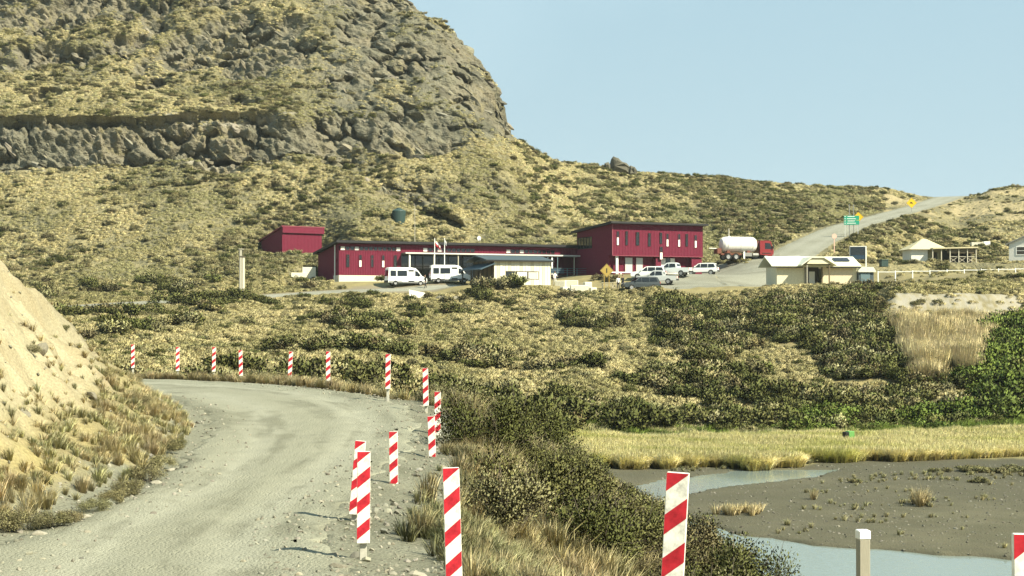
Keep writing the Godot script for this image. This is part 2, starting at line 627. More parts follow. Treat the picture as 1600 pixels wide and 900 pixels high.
func make_fan(m, m_hill):
	hill_cols = fan_columns()
	var nx := hill_cols.size()
	# valley side and terrace, from 71.9 m to 206 m
	var ds := PackedFloat32Array()
	var d := 71.9
	while d < 206.0:
		ds.append(d)
		d += 0.55
	ds.append(206.0)
	var nz := ds.size()
	var pos := PackedVector3Array()
	var col := PackedColorArray()
	pos.resize(nx * nz)
	col.resize(nx * nz)
	for j in nz:
		for i in nx:
			var dd := ds[j]
			var x := bear(hill_cols[i], dd)
			var y := height(x, -dd)
			pos[j * nx + i] = Vector3(x, y, -dd)
			col[j * nx + i] = ground_color(x, -dd, y)
	var mi = obj("ground", grid_mesh(pos, col, nx, nz), m)
	mi.set_meta("kind", "structure")
	mi.set_meta("label", "dry grassy slope rising from the river to the buildings")
	# the hill: rows follow the slope, so that cliffs get as many rows as flats
	var rows := 480
	hill_rows = rows
	pos = PackedVector3Array()
	col = PackedColorArray()
	pos.resize(nx * rows)
	col.resize(nx * rows)
	hill_rock.resize(nx * rows)
	for i in nx:
		var px := hill_cols[i]
		var prev := height(bear(px, 206.0), -206.0)
		var acc := PackedFloat32Array([0.0])
		var dist := PackedFloat32Array([206.0])
		var hs := PackedFloat32Array([prev])
		var dd := 206.0
		var sum := 0.0
		while dd < 478.0:
			var stp := 0.5 if dd < 362 else 3.0
			dd += stp
			var y := height(bear(px, dd), -dd)
			var w := 1.0 if dd < 358 else 0.12
			sum += Vector2(stp, y - prev).length() * w
			acc.append(sum)
			dist.append(dd)
			hs.append(y)
			prev = y
		var k := 0
		for j in rows:
			var want := sum * j / (rows - 1.0)
			while k < acc.size() - 2 and acc[k + 1] < want:
				k += 1
			var t := clampf((want - acc[k]) / maxf(acc[k + 1] - acc[k], 1e-5), 0.0, 1.0)
			var dj := lerpf(dist[k], dist[k + 1], t)
			var y := lerpf(hs[k], hs[k + 1], t)
			var k2 := mini(k + 5, hs.size() - 1)
			var k1 := maxi(k - 5, 0)
			var slope := (hs[k2] - hs[k1]) / maxf(dist[k2] - dist[k1], 0.5)
			pos[j * nx + i] = Vector3(bear(px, dj), y, -dj)
			hill_rock[j * nx + i] = slope
	# rockiness, relief and colour
	var src := pos.duplicate()
	for j in rows:
		for i in nx:
			var o := j * nx + i
			var p := src[o]
			var px := hill_cols[i]
			var d2 := -p.z
			var py := LEVEL - (p.y - EYE) * LENS / d2
			var side := clampf((px - 640.0) / 160.0, 0.0, 1.0)
			var big := n_mid.get_noise_3d(p.x * 0.35, p.y * 0.35, p.z * 0.35)
			var rock := smoothstep(0.62, 1.0, hill_rock[o] + 0.55 * big)
			var dome := smoothstep(430.0, 560.0, px) * (1.0 - smoothstep(804.0, 812.0, px)) * (1.0 - smoothstep(200.0, 236.0, py))
			rock = maxf(rock, dome * clampf(0.95 + 1.2 * big, 0.0, 1.0))
			# scattered outcrops above the ledge on the left
			if px < 480 and py < 165:
				rock = maxf(rock, smoothstep(0.04, 0.28, big + 0.25 * n_soft.get_noise_3d(p.x * 2, p.y * 2, p.z * 2) + 0.0009 * (100 - py)))
			# slabs below the dome
			if px > 500 and px < 760 and py > 215 and py < 355:
				var along := (px - 520.0) / 200.0
				var mid := 236.0 + 100.0 * along
				rock = maxf(rock, (1.0 - smoothstep(14.0, 34.0, absf(py - mid))) * smoothstep(-0.3, 0.1, big) * 0.6)
			if px > 830:
				rock *= 0.25
			rock *= 1.0 - (smoothstep(280.0, 300.0, py) if px < 560 else smoothstep(340.0, 358.0, py))
			hill_rock[o] = rock
			# bedding runs down to the right: across it the rock breaks often, along it rarely
			var along_bed := p.x * 0.82 - p.y * 0.57
			var over_bed := p.x * 0.57 + p.y * 0.82
			var warp := 1.6 * n_mid.get_noise_3d(p.x * 0.5, p.y * 0.5, p.z * 0.5)
			var u := Vector3(along_bed + warp, over_bed + warp, p.z)
			var ridge := n_ridge.get_noise_3d(u.x * 0.05, u.y * 0.15, u.z * 0.06)
			var ridge2 := n_ridge.get_noise_3d(u.x * 0.14 + 30, u.y * 0.42, u.z * 0.16)
			var cell := n_cell.get_noise_3d(u.x * 0.8, u.y * 1.6, u.z * 0.8)
			var joint := n_joint.get_noise_3d(u.x * 0.55, u.y * 0.9, u.z * 0.6)
			var joint2 := n_joint.get_noise_3d(u.x * 1.5 + 50, u.y * 3.4, u.z * 1.6)
			var fine := n_fine.get_noise_3d(p.x * 0.9, p.y * 0.9, p.z * 0.9)
			var disp := rock * (1.0 - 0.35 * dome) * (0.75 * ridge + 0.7 * ridge2 + 0.4 * cell + 1.0 * minf(joint * 2.0, 0.3) + 1.1 * minf(joint2 * 1.8, 0.3) + 0.3 * fine - 0.5)
			var pale := 0.0
			var hollow := 0.0
			if px > 560 and px < 740 and py > 220 and py < 372:
				var line := 322.0 + (px - 655.0) * 0.43
				var ends := smoothstep(648.0, 662.0, px) * (1.0 - smoothstep(716.0, 730.0, px))
				var under := py - line
				hollow = ends * 3.2 * smoothstep(-1.0, 0.5, under) * (1.0 - smoothstep(8.0, 11.0, under))
				disp += ends * 1.3 * smoothstep(-40.0, -6.0, under) * (1.0 - smoothstep(-3.0, -1.5, under))
			# the ledge: a band of rock over a hollow line at its foot
			if px < 500:
				var ledge := 1.0 - smoothstep(440.0, 500.0, px)
				var foot := lerpf(262.0, 238.0, clampf(px / 450.0, 0, 1)) + 5.0 * n_mid.get_noise_2d(px * 0.15, 7.0)
				var below := py - foot
				var notch := (1.0 - smoothstep(4.5, 7.0, absf(below + 2.0))) * smoothstep(-0.12, 0.1, n_soft.get_noise_2d(px * 0.22, 3.0))
				hollow = ledge * 4.5 * notch
				hollow -= ledge * 1.7 * smoothstep(-105.0, -62.0, below) * (1.0 - smoothstep(-8.0, -4.0, below))
				disp += ledge * 0.9 * smoothstep(4.0, 7.0, below) * (1.0 - smoothstep(9.0, 14.0, below))
				pale = ledge * smoothstep(4.0, 6.5, below) * (1.0 - smoothstep(9.0, 14.0, below)) * clampf(0.5 + 1.5 * fine, 0, 1)
				pale = maxf(pale, ledge * 0.8 * (1.0 - smoothstep(1.5, 4.0, absf(py - 178.0 - 4.0 * big))) * smoothstep(190.0, 240.0, px))
			var nrm := Vector3(0.18 + 0.75 * side * smoothstep(250.0, 200.0, py), 0.45, 0.85).normalized()
			hollow += rock * 2.2 * smoothstep(-0.84, -0.96, joint) * smoothstep(0.05, 0.25, n_soft.get_noise_3d(p.x * 2.0, p.y * 2.0, p.z * 2.0))
			pos[o] = p + nrm * disp - Vector3(0.0, -0.05, 1.0) * hollow
			var grey := Color(0.255, 0.245, 0.18)
			var brown := Color(0.295, 0.262, 0.185)
			var dark := Color(0.125, 0.122, 0.09)
			var tone := n_mid.get_noise_3d(u.x * 0.5, u.y * 1.6, u.z * 0.5)
			var tone2 := n_fine.get_noise_3d(u.x * 0.4, u.y * 1.5, u.z * 0.4)
			var rc := grey.lerp(brown, clampf(0.4 + 1.3 * big + 0.6 * tone2, 0, 1)).lerp(dark, clampf(0.2 + 1.2 * tone + 0.7 * tone2, 0, 0.8))
			rc = rc.lerp(Color(0.46, 0.43, 0.34), pale)
			var gold := Color(0.4, 0.35, 0.19)
			var soil := Color(0.22, 0.205, 0.125)
			var gc := soil.lerp(gold, clampf(0.45 + 0.8 * tone + 0.6 * fine + 0.5 * big + 1.1 * n_soft.get_noise_2d(p.x * 0.7 + 300, p.y * 1.2), 0, 1))
			var grass_share := (1.0 - smoothstep(0.25, 0.65, rock + 0.5 * tone2)) * (1.0 - pale)
			# thin grass on ledges of the rock
			grass_share = maxf(grass_share, (1.0 - pale) * 0.75 * smoothstep(0.08, 0.3, tone2 * 0.8 + big * 0.5 - 0.1) * (1.0 - dome * 0.35))
			var cc := rc.lerp(gc, clampf(grass_share, 0, 1))
			if px > 1380 and py < 345 and d2 < 345:
				cc = cc.lerp(Color(0.5, 0.42, 0.24), smoothstep(0.0, 0.2, n_soft.get_noise_2d(p.x * 0.8, p.z * 0.8) + 0.25))
			col[o] = cc
	hill_pos = pos
	mi = obj("hill", grid_mesh(pos, col, nx, rows), m_hill)
	mi.set_meta("kind", "structure")
	mi.set_meta("label", "rocky domed hill with cliffs above scrubby scree, and the grassy ridge right of it")

# a sheet laid along a centre line; cross positions from -1 to 1
func strip(pts: PackedVector3Array, half: PackedFloat32Array, stp: float, nw: int, lift: float, shade: Callable, follow: bool, wob := 0.3) -> ArrayMesh:
	var curve := Curve3D.new()
	var ws := []
	for k in pts.size():
		var t := (pts[mini(k + 1, pts.size() - 1)] - pts[maxi(k - 1, 0)]) / 6.0
		curve.add_point(pts[k], -t, t)
	var n := int(curve.get_baked_length() / stp)
	var pos := PackedVector3Array()
	var col := PackedColorArray()
	for j in n + 1:
		var off := minf(j * stp, curve.get_baked_length() - 0.01)
		var p := curve.sample_baked(off)
		var q := curve.sample_baked(minf(off + 0.3, curve.get_baked_length()))
		var q0 := curve.sample_baked(maxf(off - 0.3, 0))
		var dir := Vector3(q.x - q0.x, 0, q.z - q0.z).normalized()
		var side := dir.cross(Vector3.UP)
		var near := line_near(pts, p.x, p.z)
		var k := int(near.z)
		var hw := lerpf(half[k], half[mini(k + 1, half.size() - 1)], near.z - k)
		for i in nw + 1:
			var s := 2.0 * i / nw - 1.0
			var edge := 1.0 + wob * n_fine.get_noise_2d(off * 0.9, signf(s) * 50.0) / hw if absf(s) > 0.8 else 1.0
			var v := p + side * s * hw * edge
			var y := height(v.x, v.z) if follow else p.y
			y += lift
			if i == 0 or i == nw:
				y -= lift + 0.12
			pos.append(Vector3(v.x, y, v.z))
			col.append(shade.call(v.x, v.z, s, off))
	return grid_mesh(pos, col, nw + 1, n + 1)

# ---------------------------------------------------------------- plants and stones
func leaf(st: SurfaceTool, p: Vector3, dir: Vector3, side: Vector3, l: float, w: float, n: Vector3, c: Color):
	var tip := p + dir * l
	var a := p + dir * l * 0.45 + side * w
	var b := p + dir * l * 0.45 - side * w
	for v in [p, a, tip, p, tip, b]:
		st.set_normal(n)
		st.set_color(c)
		st.add_vertex(v)

func rdir() -> Vector3:
	var z := rng.randf_range(-1, 1)
	var t := rng.randf() * TAU
	var r := sqrt(1 - z * z)
	return Vector3(r * cos(t), z, r * sin(t))

# a bush of unit radius: leaf-sized faces on shoots round several lobes; returns [foliage, stems]
func bush(sd: int, leaves: int, size: float, tall: float, lobes := 9) -> Array:
	rng.seed = sd
	var st := st_new()
	var stems := st_new()
	var cs := []
	for k in lobes:
		var t := rng.randf() * TAU
		var r := sqrt(rng.randf()) * 0.68
		var h := rng.randf_range(0.28, 0.95) * (1.0 - 0.45 * r) * tall
		cs.append([Vector3(r * cos(t), h, r * sin(t)), rng.randf_range(0.2, 0.42)])
		tube(stems, Vector3(r * cos(t) * 0.12, -0.12, r * sin(t) * 0.12), Vector3(r * cos(t), h, r * sin(t)), 0.028, 0.01, 4, false)
		for b in 5:
			var tw := rdir() + Vector3(cos(t) * 0.6, 0.9, sin(t) * 0.6)
			var top := Vector3(r * cos(t), h, r * sin(t))
			tube(stems, top.lerp(Vector3(0, 0, 0), rng.randf() * 0.4), top + tw.normalized() * rng.randf_range(0.25, 0.5), 0.009, 0.003, 3, false)
	for k in leaves:
		var c = cs[k % lobes]
		var e := rdir()
		e.y = e.y * 0.8 + 0.15
		var q: float = c[1] * pow(rng.randf(), 0.45) * rng.randf_range(0.75, 1.3)
		var p: Vector3 = c[0] + e * q
		if p.y < 0.0:
			p.y = rng.randf() * 0.15
		var dir := (e * 0.9 + rdir() * 0.9 + Vector3(0, 0.45, 0)).normalized()
		var side := dir.cross(rdir()).normalized()
		var n := (side.cross(dir).normalized())
		if n.dot(e + Vector3(0, 0.6, 0)) < 0:
			n = -n
		n = (n * 0.7 + e * 0.9 + Vector3(0, 0.3, 0)).normalized()
		var s := size * rng.randf_range(0.6, 1.35)
		var v := rng.randf_range(0.78, 1.18)
		leaf(st, p, dir, side, s, s * 0.3, n, Color(v, v * rng.randf_range(0.94, 1.04), v * rng.randf_range(0.8, 1.1)))
	return [st.commit(), stems.commit()]

# a tuft of blades of unit height
func tuft(sd: int, blades: int, spread: float, width: float, droop: float, base := 0.14) -> ArrayMesh:
	rng.seed = sd
	var st := st_new()
	for k in blades:
		var t := rng.randf() * TAU
		var out := Vector3(cos(t), 0, sin(t))
		var lean := pow(rng.randf(), 0.7) * spread
		var p := out * base * sqrt(rng.randf()) + Vector3(rng.randf_range(-0.04, 0.04), -0.1, rng.randf_range(-0.04, 0.04))
		var h := rng.randf_range(0.55, 1.05)
		var a := p + (out * lean * 0.45 + Vector3(0, 0.62, 0)) * h
		var b := p + (out * lean * 1.0 + Vector3(0, 1.0 - droop * lean, 0)) * h
		var side := out.cross(Vector3.UP).rotated(Vector3.UP, rng.randf_range(-0.7, 0.7)) * width * rng.randf_range(0.6, 1.2)
		var n := (out * 0.5 + Vector3(0, 0.8, 0) + rdir() * 0.5).normalized()
		var v := rng.randf_range(0.65, 1.25)
		var c := Color(v, v * rng.randf_range(0.93, 1.03), v * rng.randf_range(0.75, 1.1))
		for w in [p - side, a - side * 0.8, p + side, p + side, a - side * 0.8, a + side * 0.8, a - side * 0.8, b, a + side * 0.8]:
			st.set_normal(n)
			st.set_color(c)
			st.add_vertex(w)
	return st.commit()

# a dome of short blades: a cushion of bunch grass
func cushion(sd: int, blades: int, length: float, width: float) -> ArrayMesh:
	rng.seed = sd
	var st := st_new()
	for k in blades:
		var e := rdir()
		e.y = absf(e.y) * 0.75
		var p := Vector3(e.x * 0.72, e.y * 0.55 - 0.05, e.z * 0.72) * rng.randf_range(0.65, 1.0)
		var dir := (e + Vector3(0, 0.5, 0) + rdir() * 0.45).normalized()
		var side := dir.cross(rdir()).normalized()
		var n := (e + Vector3(0, 0.9, 0) + rdir() * 0.3).normalized()
		var v := rng.randf_range(0.8, 1.15)
		leaf(st, p, dir, side, length * rng.randf_range(0.6, 1.3), width, n, Color(v, v * rng.randf_range(0.94, 1.03), v * rng.randf_range(0.8, 1.1)))
	return st.commit()

func stone_mesh(sd: int, sub := 2, flat := 0.7, cuts := 5) -> ArrayMesh:
	rng.seed = sd
	var sp := SphereMesh.new()
	sp.radius = 0.5
	sp.height = 1.0
	sp.radial_segments = 5 + sub * 5
	sp.rings = 2 + sub * 3
	var a := sp.get_mesh_arrays()
	var v: PackedVector3Array = a[Mesh.ARRAY_VERTEX]
	var planes := []
	for k in cuts:
		planes.append([rdir(), rng.randf_range(0.22, 0.4)])
	var off := rng.randf() * 100
	for i in v.size():
		var p := v[i]
		for q in planes:
			var o: float = p.dot(q[0]) - q[1]
			if o > 0:
				p -= q[0] * o * 0.92
		p *= 1.0 + 0.16 * n_mid.get_noise_3d(p.x * 9 + off, p.y * 9, p.z * 9)
		p.y *= flat
		v[i] = p
	var idx: PackedInt32Array = a[Mesh.ARRAY_INDEX]
	var st := st_new()
	for i in range(0, idx.size(), 3):
		var p0 := v[idx[i]]
		var p1 := v[idx[i + 1]]
		var p2 := v[idx[i + 2]]
		var n := (p2 - p0).cross(p1 - p0)
		if n.length_squared() < 1e-12:
			continue
		for q in [p0, p1, p2]:
			st.set_normal((n.normalized() + q * 0.25).normalized())
			st.set_color(Color.WHITE)
			st.add_vertex(q)
	return st.commit()

# many copies that nobody could count
func scatter(called: String, mesh: Mesh, m, places: Array, label: String, category: String, parent = null):
	if places.is_empty():
		return null
	var mm := MultiMesh.new()
	mm.transform_format = MultiMesh.TRANSFORM_3D
	mm.use_colors = true
	mm.mesh = mesh
	mm.instance_count = places.size()
	for k in places.size():
		mm.set_instance_transform(k, places[k][0])
		mm.set_instance_color(k, places[k][1])
	var o := MultiMeshInstance3D.new()
	o.multimesh = mm
	o.material_override = m
	o.name = numbered(called)
	add_child(o)
	tag(o, label, category)
	o.set_meta("kind", "stuff")
	return o

func place(p: Vector3, s: float, sy := 1.0, lean := 0.12) -> Transform3D:
	var b := Basis(Vector3.UP, rng.randf() * TAU)
	b = Basis(Vector3(1, 0, 0), rng.randf_range(-lean, lean)) * Basis(Vector3(0, 0, 1), rng.randf_range(-lean, lean)) * b
	return Transform3D(b.scaled(Vector3.ONE) * Basis.from_scale(Vector3(s, s * sy, s)), p)

func dry(lo: float, hi: float) -> Color:
	# between straw and grey olive
	var c := Color(1, 1, 1).lerp(Color(0.55, 0.62, 0.6), pow(rng.randf(), 1.3))
	var v := rng.randf_range(lo, hi)
	return Color(c.r * v, c.g * v, c.b * v)

# the same, by patches of the ground a few metres across
func patch(p: Vector3) -> Color:
	var g := 0.5 + 1.3 * n_mid.get_noise_3d(p.x * 0.7, p.y * 1.3, p.z * 0.35) + 0.9 * n_soft.get_noise_3d(p.x * 0.9, p.y * 1.5 + 70.0, p.z * 0.5) + rng.randf_range(-0.22, 0.22)
	var c := Color(0.62, 0.64, 0.56).lerp(Color(1.02, 1.0, 0.98), clampf(g, 0, 1))
	var v := rng.randf_range(0.86, 1.1)
	return Color(c.r * v, c.g * v, c.b * v)

func tint(lo: float, hi: float, warm := 0.06) -> Color:
	var v := rng.randf_range(lo, hi)
	return Color(v * (1 + rng.randf_range(-warm, warm)), v, v * (1 + rng.randf_range(-warm, warm) * 1.5))

var bushes := []       # [foliage, stems] of several shapes
var far_bushes := []
var leafy := {}        # kinds of leaf
var bark: StandardMaterial3D

# shrubs wanted: position, radius, height share, kind, label zone
var wanted := []

const EDGE := [[560, 800], [640, 850], [690, 880], [745, 925], [770, 990], [800, 1070], [850, 1165], [900, 1245], [1000, 1330]]

func want(p: Vector3, r: float, tall: float, kind: String, zone: String):
	if zone == "verge":
		# the thicket stays clear of the wetland
		for k in 8:
			var d := -p.z
			var px := 800.0 + LENS * (p.x + 0.6 * r) / d
			var py := LEVEL - (p.y + r * tall * 0.9 - EYE) * LENS / d
			var b := 1330.0
			for e in EDGE.size() - 1:
				if py < EDGE[e + 1][0]:
					b = lerpf(EDGE[e][1], EDGE[e + 1][1], clampf((py - EDGE[e][0]) / (EDGE[e + 1][0] - EDGE[e][0]), 0, 1))
					break
			if px <= b + 42.0:
				break
			r *= 0.82
		if r < 0.3:
			return
	wanted.append([p, r, tall, kind, zone, r / maxf(p.length(), 5.0)])

func in_view(p: Vector3, m := 60.0, up := 0.0) -> bool:
	var px := 800.0 + LENS * p.x / -p.z
	var py := LEVEL - (p.y + up - EYE) * LENS / -p.z
	return p.z < -4.0 and px > -m and px < 1600.0 + m and py > -m and py < 900.0

const LANDMARKS := [
	[1043, 800, "the big leaning post"], [712, 800, "the upright near post"], [567, 790, "the bare footed striped post"], [680, 660, "the two overlapping posts"], [666, 605, "the bend's first post"], [606, 588, "the red based post"],
	[513, 575, "the sixth far post"], [452, 570, "the tilted far post"], [377, 572, "the fourth far post"], [333, 565, "the third far post"], [278, 562, "the second last far post"], [208, 560, "the last far post"],
	[40, 560, "the bank's flat stone"], [100, 620, "the bank's middle"], [60, 720, "the bank's foot"], [250, 640, "the bank's bend corner"], [1347, 850, "the white capped post"], [1155, 800, "the grass island"], [1325, 692, "the green box"],
	[910, 742, "the meadow stakes"], [378, 425, "the wooden pylon"], [450, 375, "the red shed"], [560, 415, "the lodge's left block"], [690, 432, "the minibuses"], [815, 425, "the plank kiosk"], [948, 430, "the ochre diamond sign"], [1027, 360, "the red house"], [1160, 400, "the tanker truck"],
	[1030, 432, "the parked pickups"], [1290, 425, "the cream hut"], [1470, 390, "the camp hut"], [1480, 468, "the pale earth bank"], [1480, 540, "the blond reeds"], [1585, 390, "the white house"], [1425, 318, "the steep hill sign"], [1331, 342, "the green direction board"], [963, 262, "the skyline boulder"],
	[623, 342, "the water tank"], [652, 462, "the white slab"], [1100, 740, "the stream's far arm"], [1000, 690, "the meadow's left end"], [800, 560, "the grassy slope's middle"], [1200, 560, "the thicket's heart"], [850, 820, "the near straw grass"], [1000, 620, "the thicket's left edge"], [1580, 560, "the bright green bushes"]]
const RANKS := ["", ", second closest", ", third closest", ", fourth closest", ", fifth closest", ", sixth closest", ", seventh closest", ", eighth closest", ", ninth closest", ", tenth closest", ", eleventh closest", ", twelfth closest", ", thirteenth closest", ", fourteenth closest", ", fifteenth closest"]
var told := {}

func name_shrubs(list: Array):
	# say of each shrub what it is and which landmark it stands by, nearest first
	var by := {}
	for w in list:
		var p: Vector3 = w[0] + Vector3(0, w[1] * w[2] * 0.5, 0)
		var q := Vector2(800.0 + LENS * p.x / -p.z, LEVEL - (p.y - EYE) * LENS / -p.z)
		var best := 1e9
		var mark
		for l in LANDMARKS:
			var dd := q.distance_to(Vector2(l[0], l[1]))
			if dd < best:
				best = dd
				mark = l
		var e := q - Vector2(mark[0], mark[1])
		var way := ("right of" if e.x > 0 else "left of") if absf(e.x) > absf(e.y) * 1.3 else ("below" if e.y > 0 else "above")
		if absf(e.x) > absf(e.y) * 0.5 and absf(e.x) <= absf(e.y) * 1.3:
			way += " and right of" if e.x > 0 else " and left of"
		var size: String = "large" if w[1] > 1.55 else ("small" if w[1] < 0.85 else "round")
		var text := "%s %s shrub %s %s" % [size, LEAF_WORDS[w[3]], way, mark[2]]
		if not by.has(text):
			by[text] = []
		by[text].append([best, w])
	for text in by:
		var short: String = text if text.split(" ").size() < 15 else text.replace("round ", "")
		by[text].sort_custom(func(a, b): return a[0] < b[0])
		for k in by[text].size():
			by[text][k][1].append(short + RANKS[mini(k, 14)])

func plant_shrubs():
	wanted.sort_custom(func(a, b): return a[5] > b[5])
	var chosen := []
	var others := []
	for w in wanted:
		if chosen.size() < 240 and in_view(w[0], 20.0, w[1] * w[2]):
			chosen.append(w)
		else:
			others.append(w)
	name_shrubs(chosen)
	var first := {}
	for w in chosen:
		var near: bool = w[0].length() < 75.0
		var k := rng.randi() % 3
		var pair = bushes[k] if near else far_bushes[k]
		var shade := rng.randi() % 3
		var key := "%s%d%d%s" % [w[3], k, shade, near]
		var o
		if first.has(key):
			o = dup(first[key], w[0], rng.randf() * TAU, w[6], ZONES[w[4]])
		else:
			o = thing("shrub", w[6], "shrub", w[0], rng.randf() * TAU, ZONES[w[4]])
			obj("foliage", pair[0], leafy[w[3]][shade], o)
			obj("stem", pair[1], bark, o)
			first[key] = o
		o.scale = Vector3(w[1], w[1] * w[2], w[1])
	var rest := {}
	for w in others:
		var key := "%s%s%d" % [w[3], "+" if w[0].length() < 75.0 else "-", rng.randi() % 3]
		if not rest.has(key):
			rest[key] = []
		var b := Basis(Vector3.UP, rng.randf() * TAU) * Basis.from_scale(Vector3(w[1], w[1] * w[2], w[1]))
		rest[key].append([Transform3D(b, w[0]), tint(0.7, 1.35)])
	for key in rest:
		var kind: String = key.left(-2)
		var by_road: bool = key.contains("+")
		scatter("scrub", (bushes if by_road else far_bushes)[int(key.right(1))][0], leafy[kind][1], rest[key], LEAF_WORDS[kind] + (" scrub on the banks near the road, " if by_road else " low scrub spread over the slopes, ") + ["rounded form", "broad form", "ragged form"][int(key.right(1))], "scrub")

const LEAF_WORDS := {"dark": "dark green", "olive": "olive grey", "green": "fresh green", "brown": "brownish"}
const ZONES := {
	"verge": "shrubs on the bank below the striped posts", "behind": "shrubs beyond the far posts of the bend", "valley": "shrubs of the thicket on the slope", "meadow": "shrubs along the back of the meadow", "green": "green bushes beside the reeds",
	"track": "shrubs along the pale track", "terrace": "shrubs at the terrace edge", "hill": "shrubs on the scree", "ridge": "shrubs on the ridge", "bank": "shrubs on the cut bank"}

func pick(px: float, d: float) -> Vector3:
	return on_ground(bear(px, d), d)

func vegetation():
	# shapes
	for k in 3:
		bushes.append(bush(100 + k, 10500, 0.04, 0.95, 15))
		far_bushes.append(bush(200 + k, 1300, 0.13, 0.85, 10))
	bark = mat(0.09, 0.075, 0.055)
	leafy = {
		"dark": [leaf_mat(0.095, 0.105, 0.036), leaf_mat(0.118, 0.127, 0.046), leaf_mat(0.145, 0.147, 0.058)],
		"olive": [leaf_mat(0.25, 0.24, 0.125), leaf_mat(0.3, 0.28, 0.15), leaf_mat(0.215, 0.21, 0.11)],
		"green": [leaf_mat(0.115, 0.16, 0.036), leaf_mat(0.14, 0.19, 0.045), leaf_mat(0.1, 0.135, 0.036)],
		"brown": [leaf_mat(0.14, 0.125, 0.065), leaf_mat(0.17, 0.15, 0.08), leaf_mat(0.12, 0.108, 0.056)]}
	var straw := leaf_mat(0.74, 0.63, 0.36, 0.5)
	var straw_far := leaf_mat(0.575, 0.525, 0.3, 0.5)
	var blond := leaf_mat(0.95, 0.83, 0.48, 0.7)
	var lime := leaf_mat(0.86, 0.79, 0.43, 0.6)
	var weed := leaf_mat(0.5, 0.48, 0.26, 0.5)
	var tall_tuft := tuft(7, 120, 0.55, 0.011, 0.25, 0.16)
	var stiff_tuft := tuft(8, 60, 0.2, 0.011, 0.1, 0.3)
	var low_tuft := tuft(9, 70, 0.8, 0.018, 0.3, 0.2)
	var cush := [cushion(11, 240, 0.42, 0.05), cushion(12, 240, 0.36, 0.055), cushion(13, 200, 0.5, 0.045)]
	rng.seed = 4242
	# ---- slope between the bend and the terrace
	var cl := [[], [], []]
	for k in 70000:
		var d := sqrt(rng.randf_range(76.0 * 76.0, 207.0 * 207.0))
		var px := rng.randf_range(-60, 1680)
		var x := bear(px, d)
		var z := -d
		var p := on_ground(x, d)
		if p.y < -4.4:
			continue
		if d > 165 and line_near(far_road, x, z).x < (4.2 if px < 280 else 3.3):
			continue
		if d > 197 and px > 518 and px <= 590:
			continue
		if d > 183.5 and px > 1035 and px < 1215:
			continue
		if d > 187 and px > 590 and px < 1385:
			continue
		if d > 189 and px >= 1385 and rng.randf() < 0.93:
			continue
		var blocked := false
		for q in pads:
			if Vector2(x - q[0], z - q[1]).length() < q[2]:
				blocked = true
		if blocked:
			continue
		if d > 151 and d < 158.5 and px > 1376 and px < 1592 and rng.randf() < 0.9:
			continue
		var nz := n_soft.get_noise_2d(x * 1.1 + 200, z * 1.1) + 0.5 * n_mid.get_noise_2d(x * 0.8, z * 0.8)
		# thicket
		var dark := -0.42
		if px > 640:
			dark = lerpf(0.15, -0.45, smoothstep(98.0, 118.0, d + 9.0 * nz))
		if px > 1020 and px < 1400 and d < 175:
			dark = maxf(dark, lerpf(-0.02, 0.3, smoothstep(110.0, 165.0, d)) - 0.35 * smoothstep(1120.0, 1010.0, px))
		if px > 1240 and px < 1400 and d < 172:
			dark = maxf(dark, 0.25)
		if px >= 1370 and d < 150:
			dark = 0.1
		if px > 1370 and d > 149:
			dark = -0.6
		if px < 640 and d < 95:
			dark = -0.34
		if d > 123 and d < 151 and px > lerpf(1440, 1385, (d - 122) / 30.0) and px < lerpf(1515, 1565, (d - 122) / 30.0):
			continue
		if px > 1500 and d < 150 and nz + 0.3 > 0:
			if rng.randf() < 0.3:
				want(p, rng.randf_range(0.8, 1.9), rng.randf_range(0.8, 1.15), "green" if rng.randf() < 0.75 else "dark", "green")
			continue
		if nz + dark > 0.0:
			if rng.randf() < 0.3:
				var kind := "dark" if rng.randf() < 0.62 else ("brown" if rng.randf() < 0.35 else "olive")
				want(p, rng.randf_range(0.6, 1.7), rng.randf_range(0.65, 1.1), kind, "behind" if (px < 640 and d < 95) else ("meadow" if d < 106 else "valley"))
			continue
		if rng.randf() < 0.05:
			want(p, rng.randf_range(0.3, 0.75), rng.randf_range(0.7, 1.0), "olive" if rng.randf() < 0.6 else "dark", "valley")
		cl[rng.randi() % 3].append([place(p, rng.randf_range(0.24, 0.55), rng.randf_range(0.7, 1.1)), patch(p)])
	# ---- named places for shrubs
	for q in [[720, 101, 1.9], [770, 100, 2.2], [820, 102, 2.0], [870, 100, 2.3], [915, 103, 2.0], [960, 101, 1.7], [1000, 103, 2.0], [1040, 104, 1.6], [690, 92, 2.0], [745, 90, 1.8], [800, 92, 1.9], [850, 95, 2.0], [700, 80, 2.0], [1090, 105, 1.6], [1140, 104, 1.5], [1190, 105.5, 1.8], [1240, 105, 1.4], [1300, 106, 1.3], [1330, 107, 1.2], [1395, 107, 1.1], [1500, 109, 1.8], [1545, 108.5, 1.9], [1590, 109, 2.0], [1560, 114, 2.0], [1600, 118, 2.2], [1530, 118, 1.6], [1040, 106, 1.5], [980, 106, 1.6], [1110, 107, 1.5], [1160, 107, 1.6], [1215, 107, 1.5], [1360, 106, 1.3], [1420, 106.5, 1.5], [1460, 106, 1.1], [1520, 106.5, 1.4], [1575, 106, 1.6]]:
		want(pick(q[0], q[1] - 7.0 + maxf(0.0, (q[0] - 1000) / 150.0)), q[2], rng.randf_range(0.85, 1.1), "green" if q[0] > 1290 and q[0] != 1360 else "dark", "meadow")
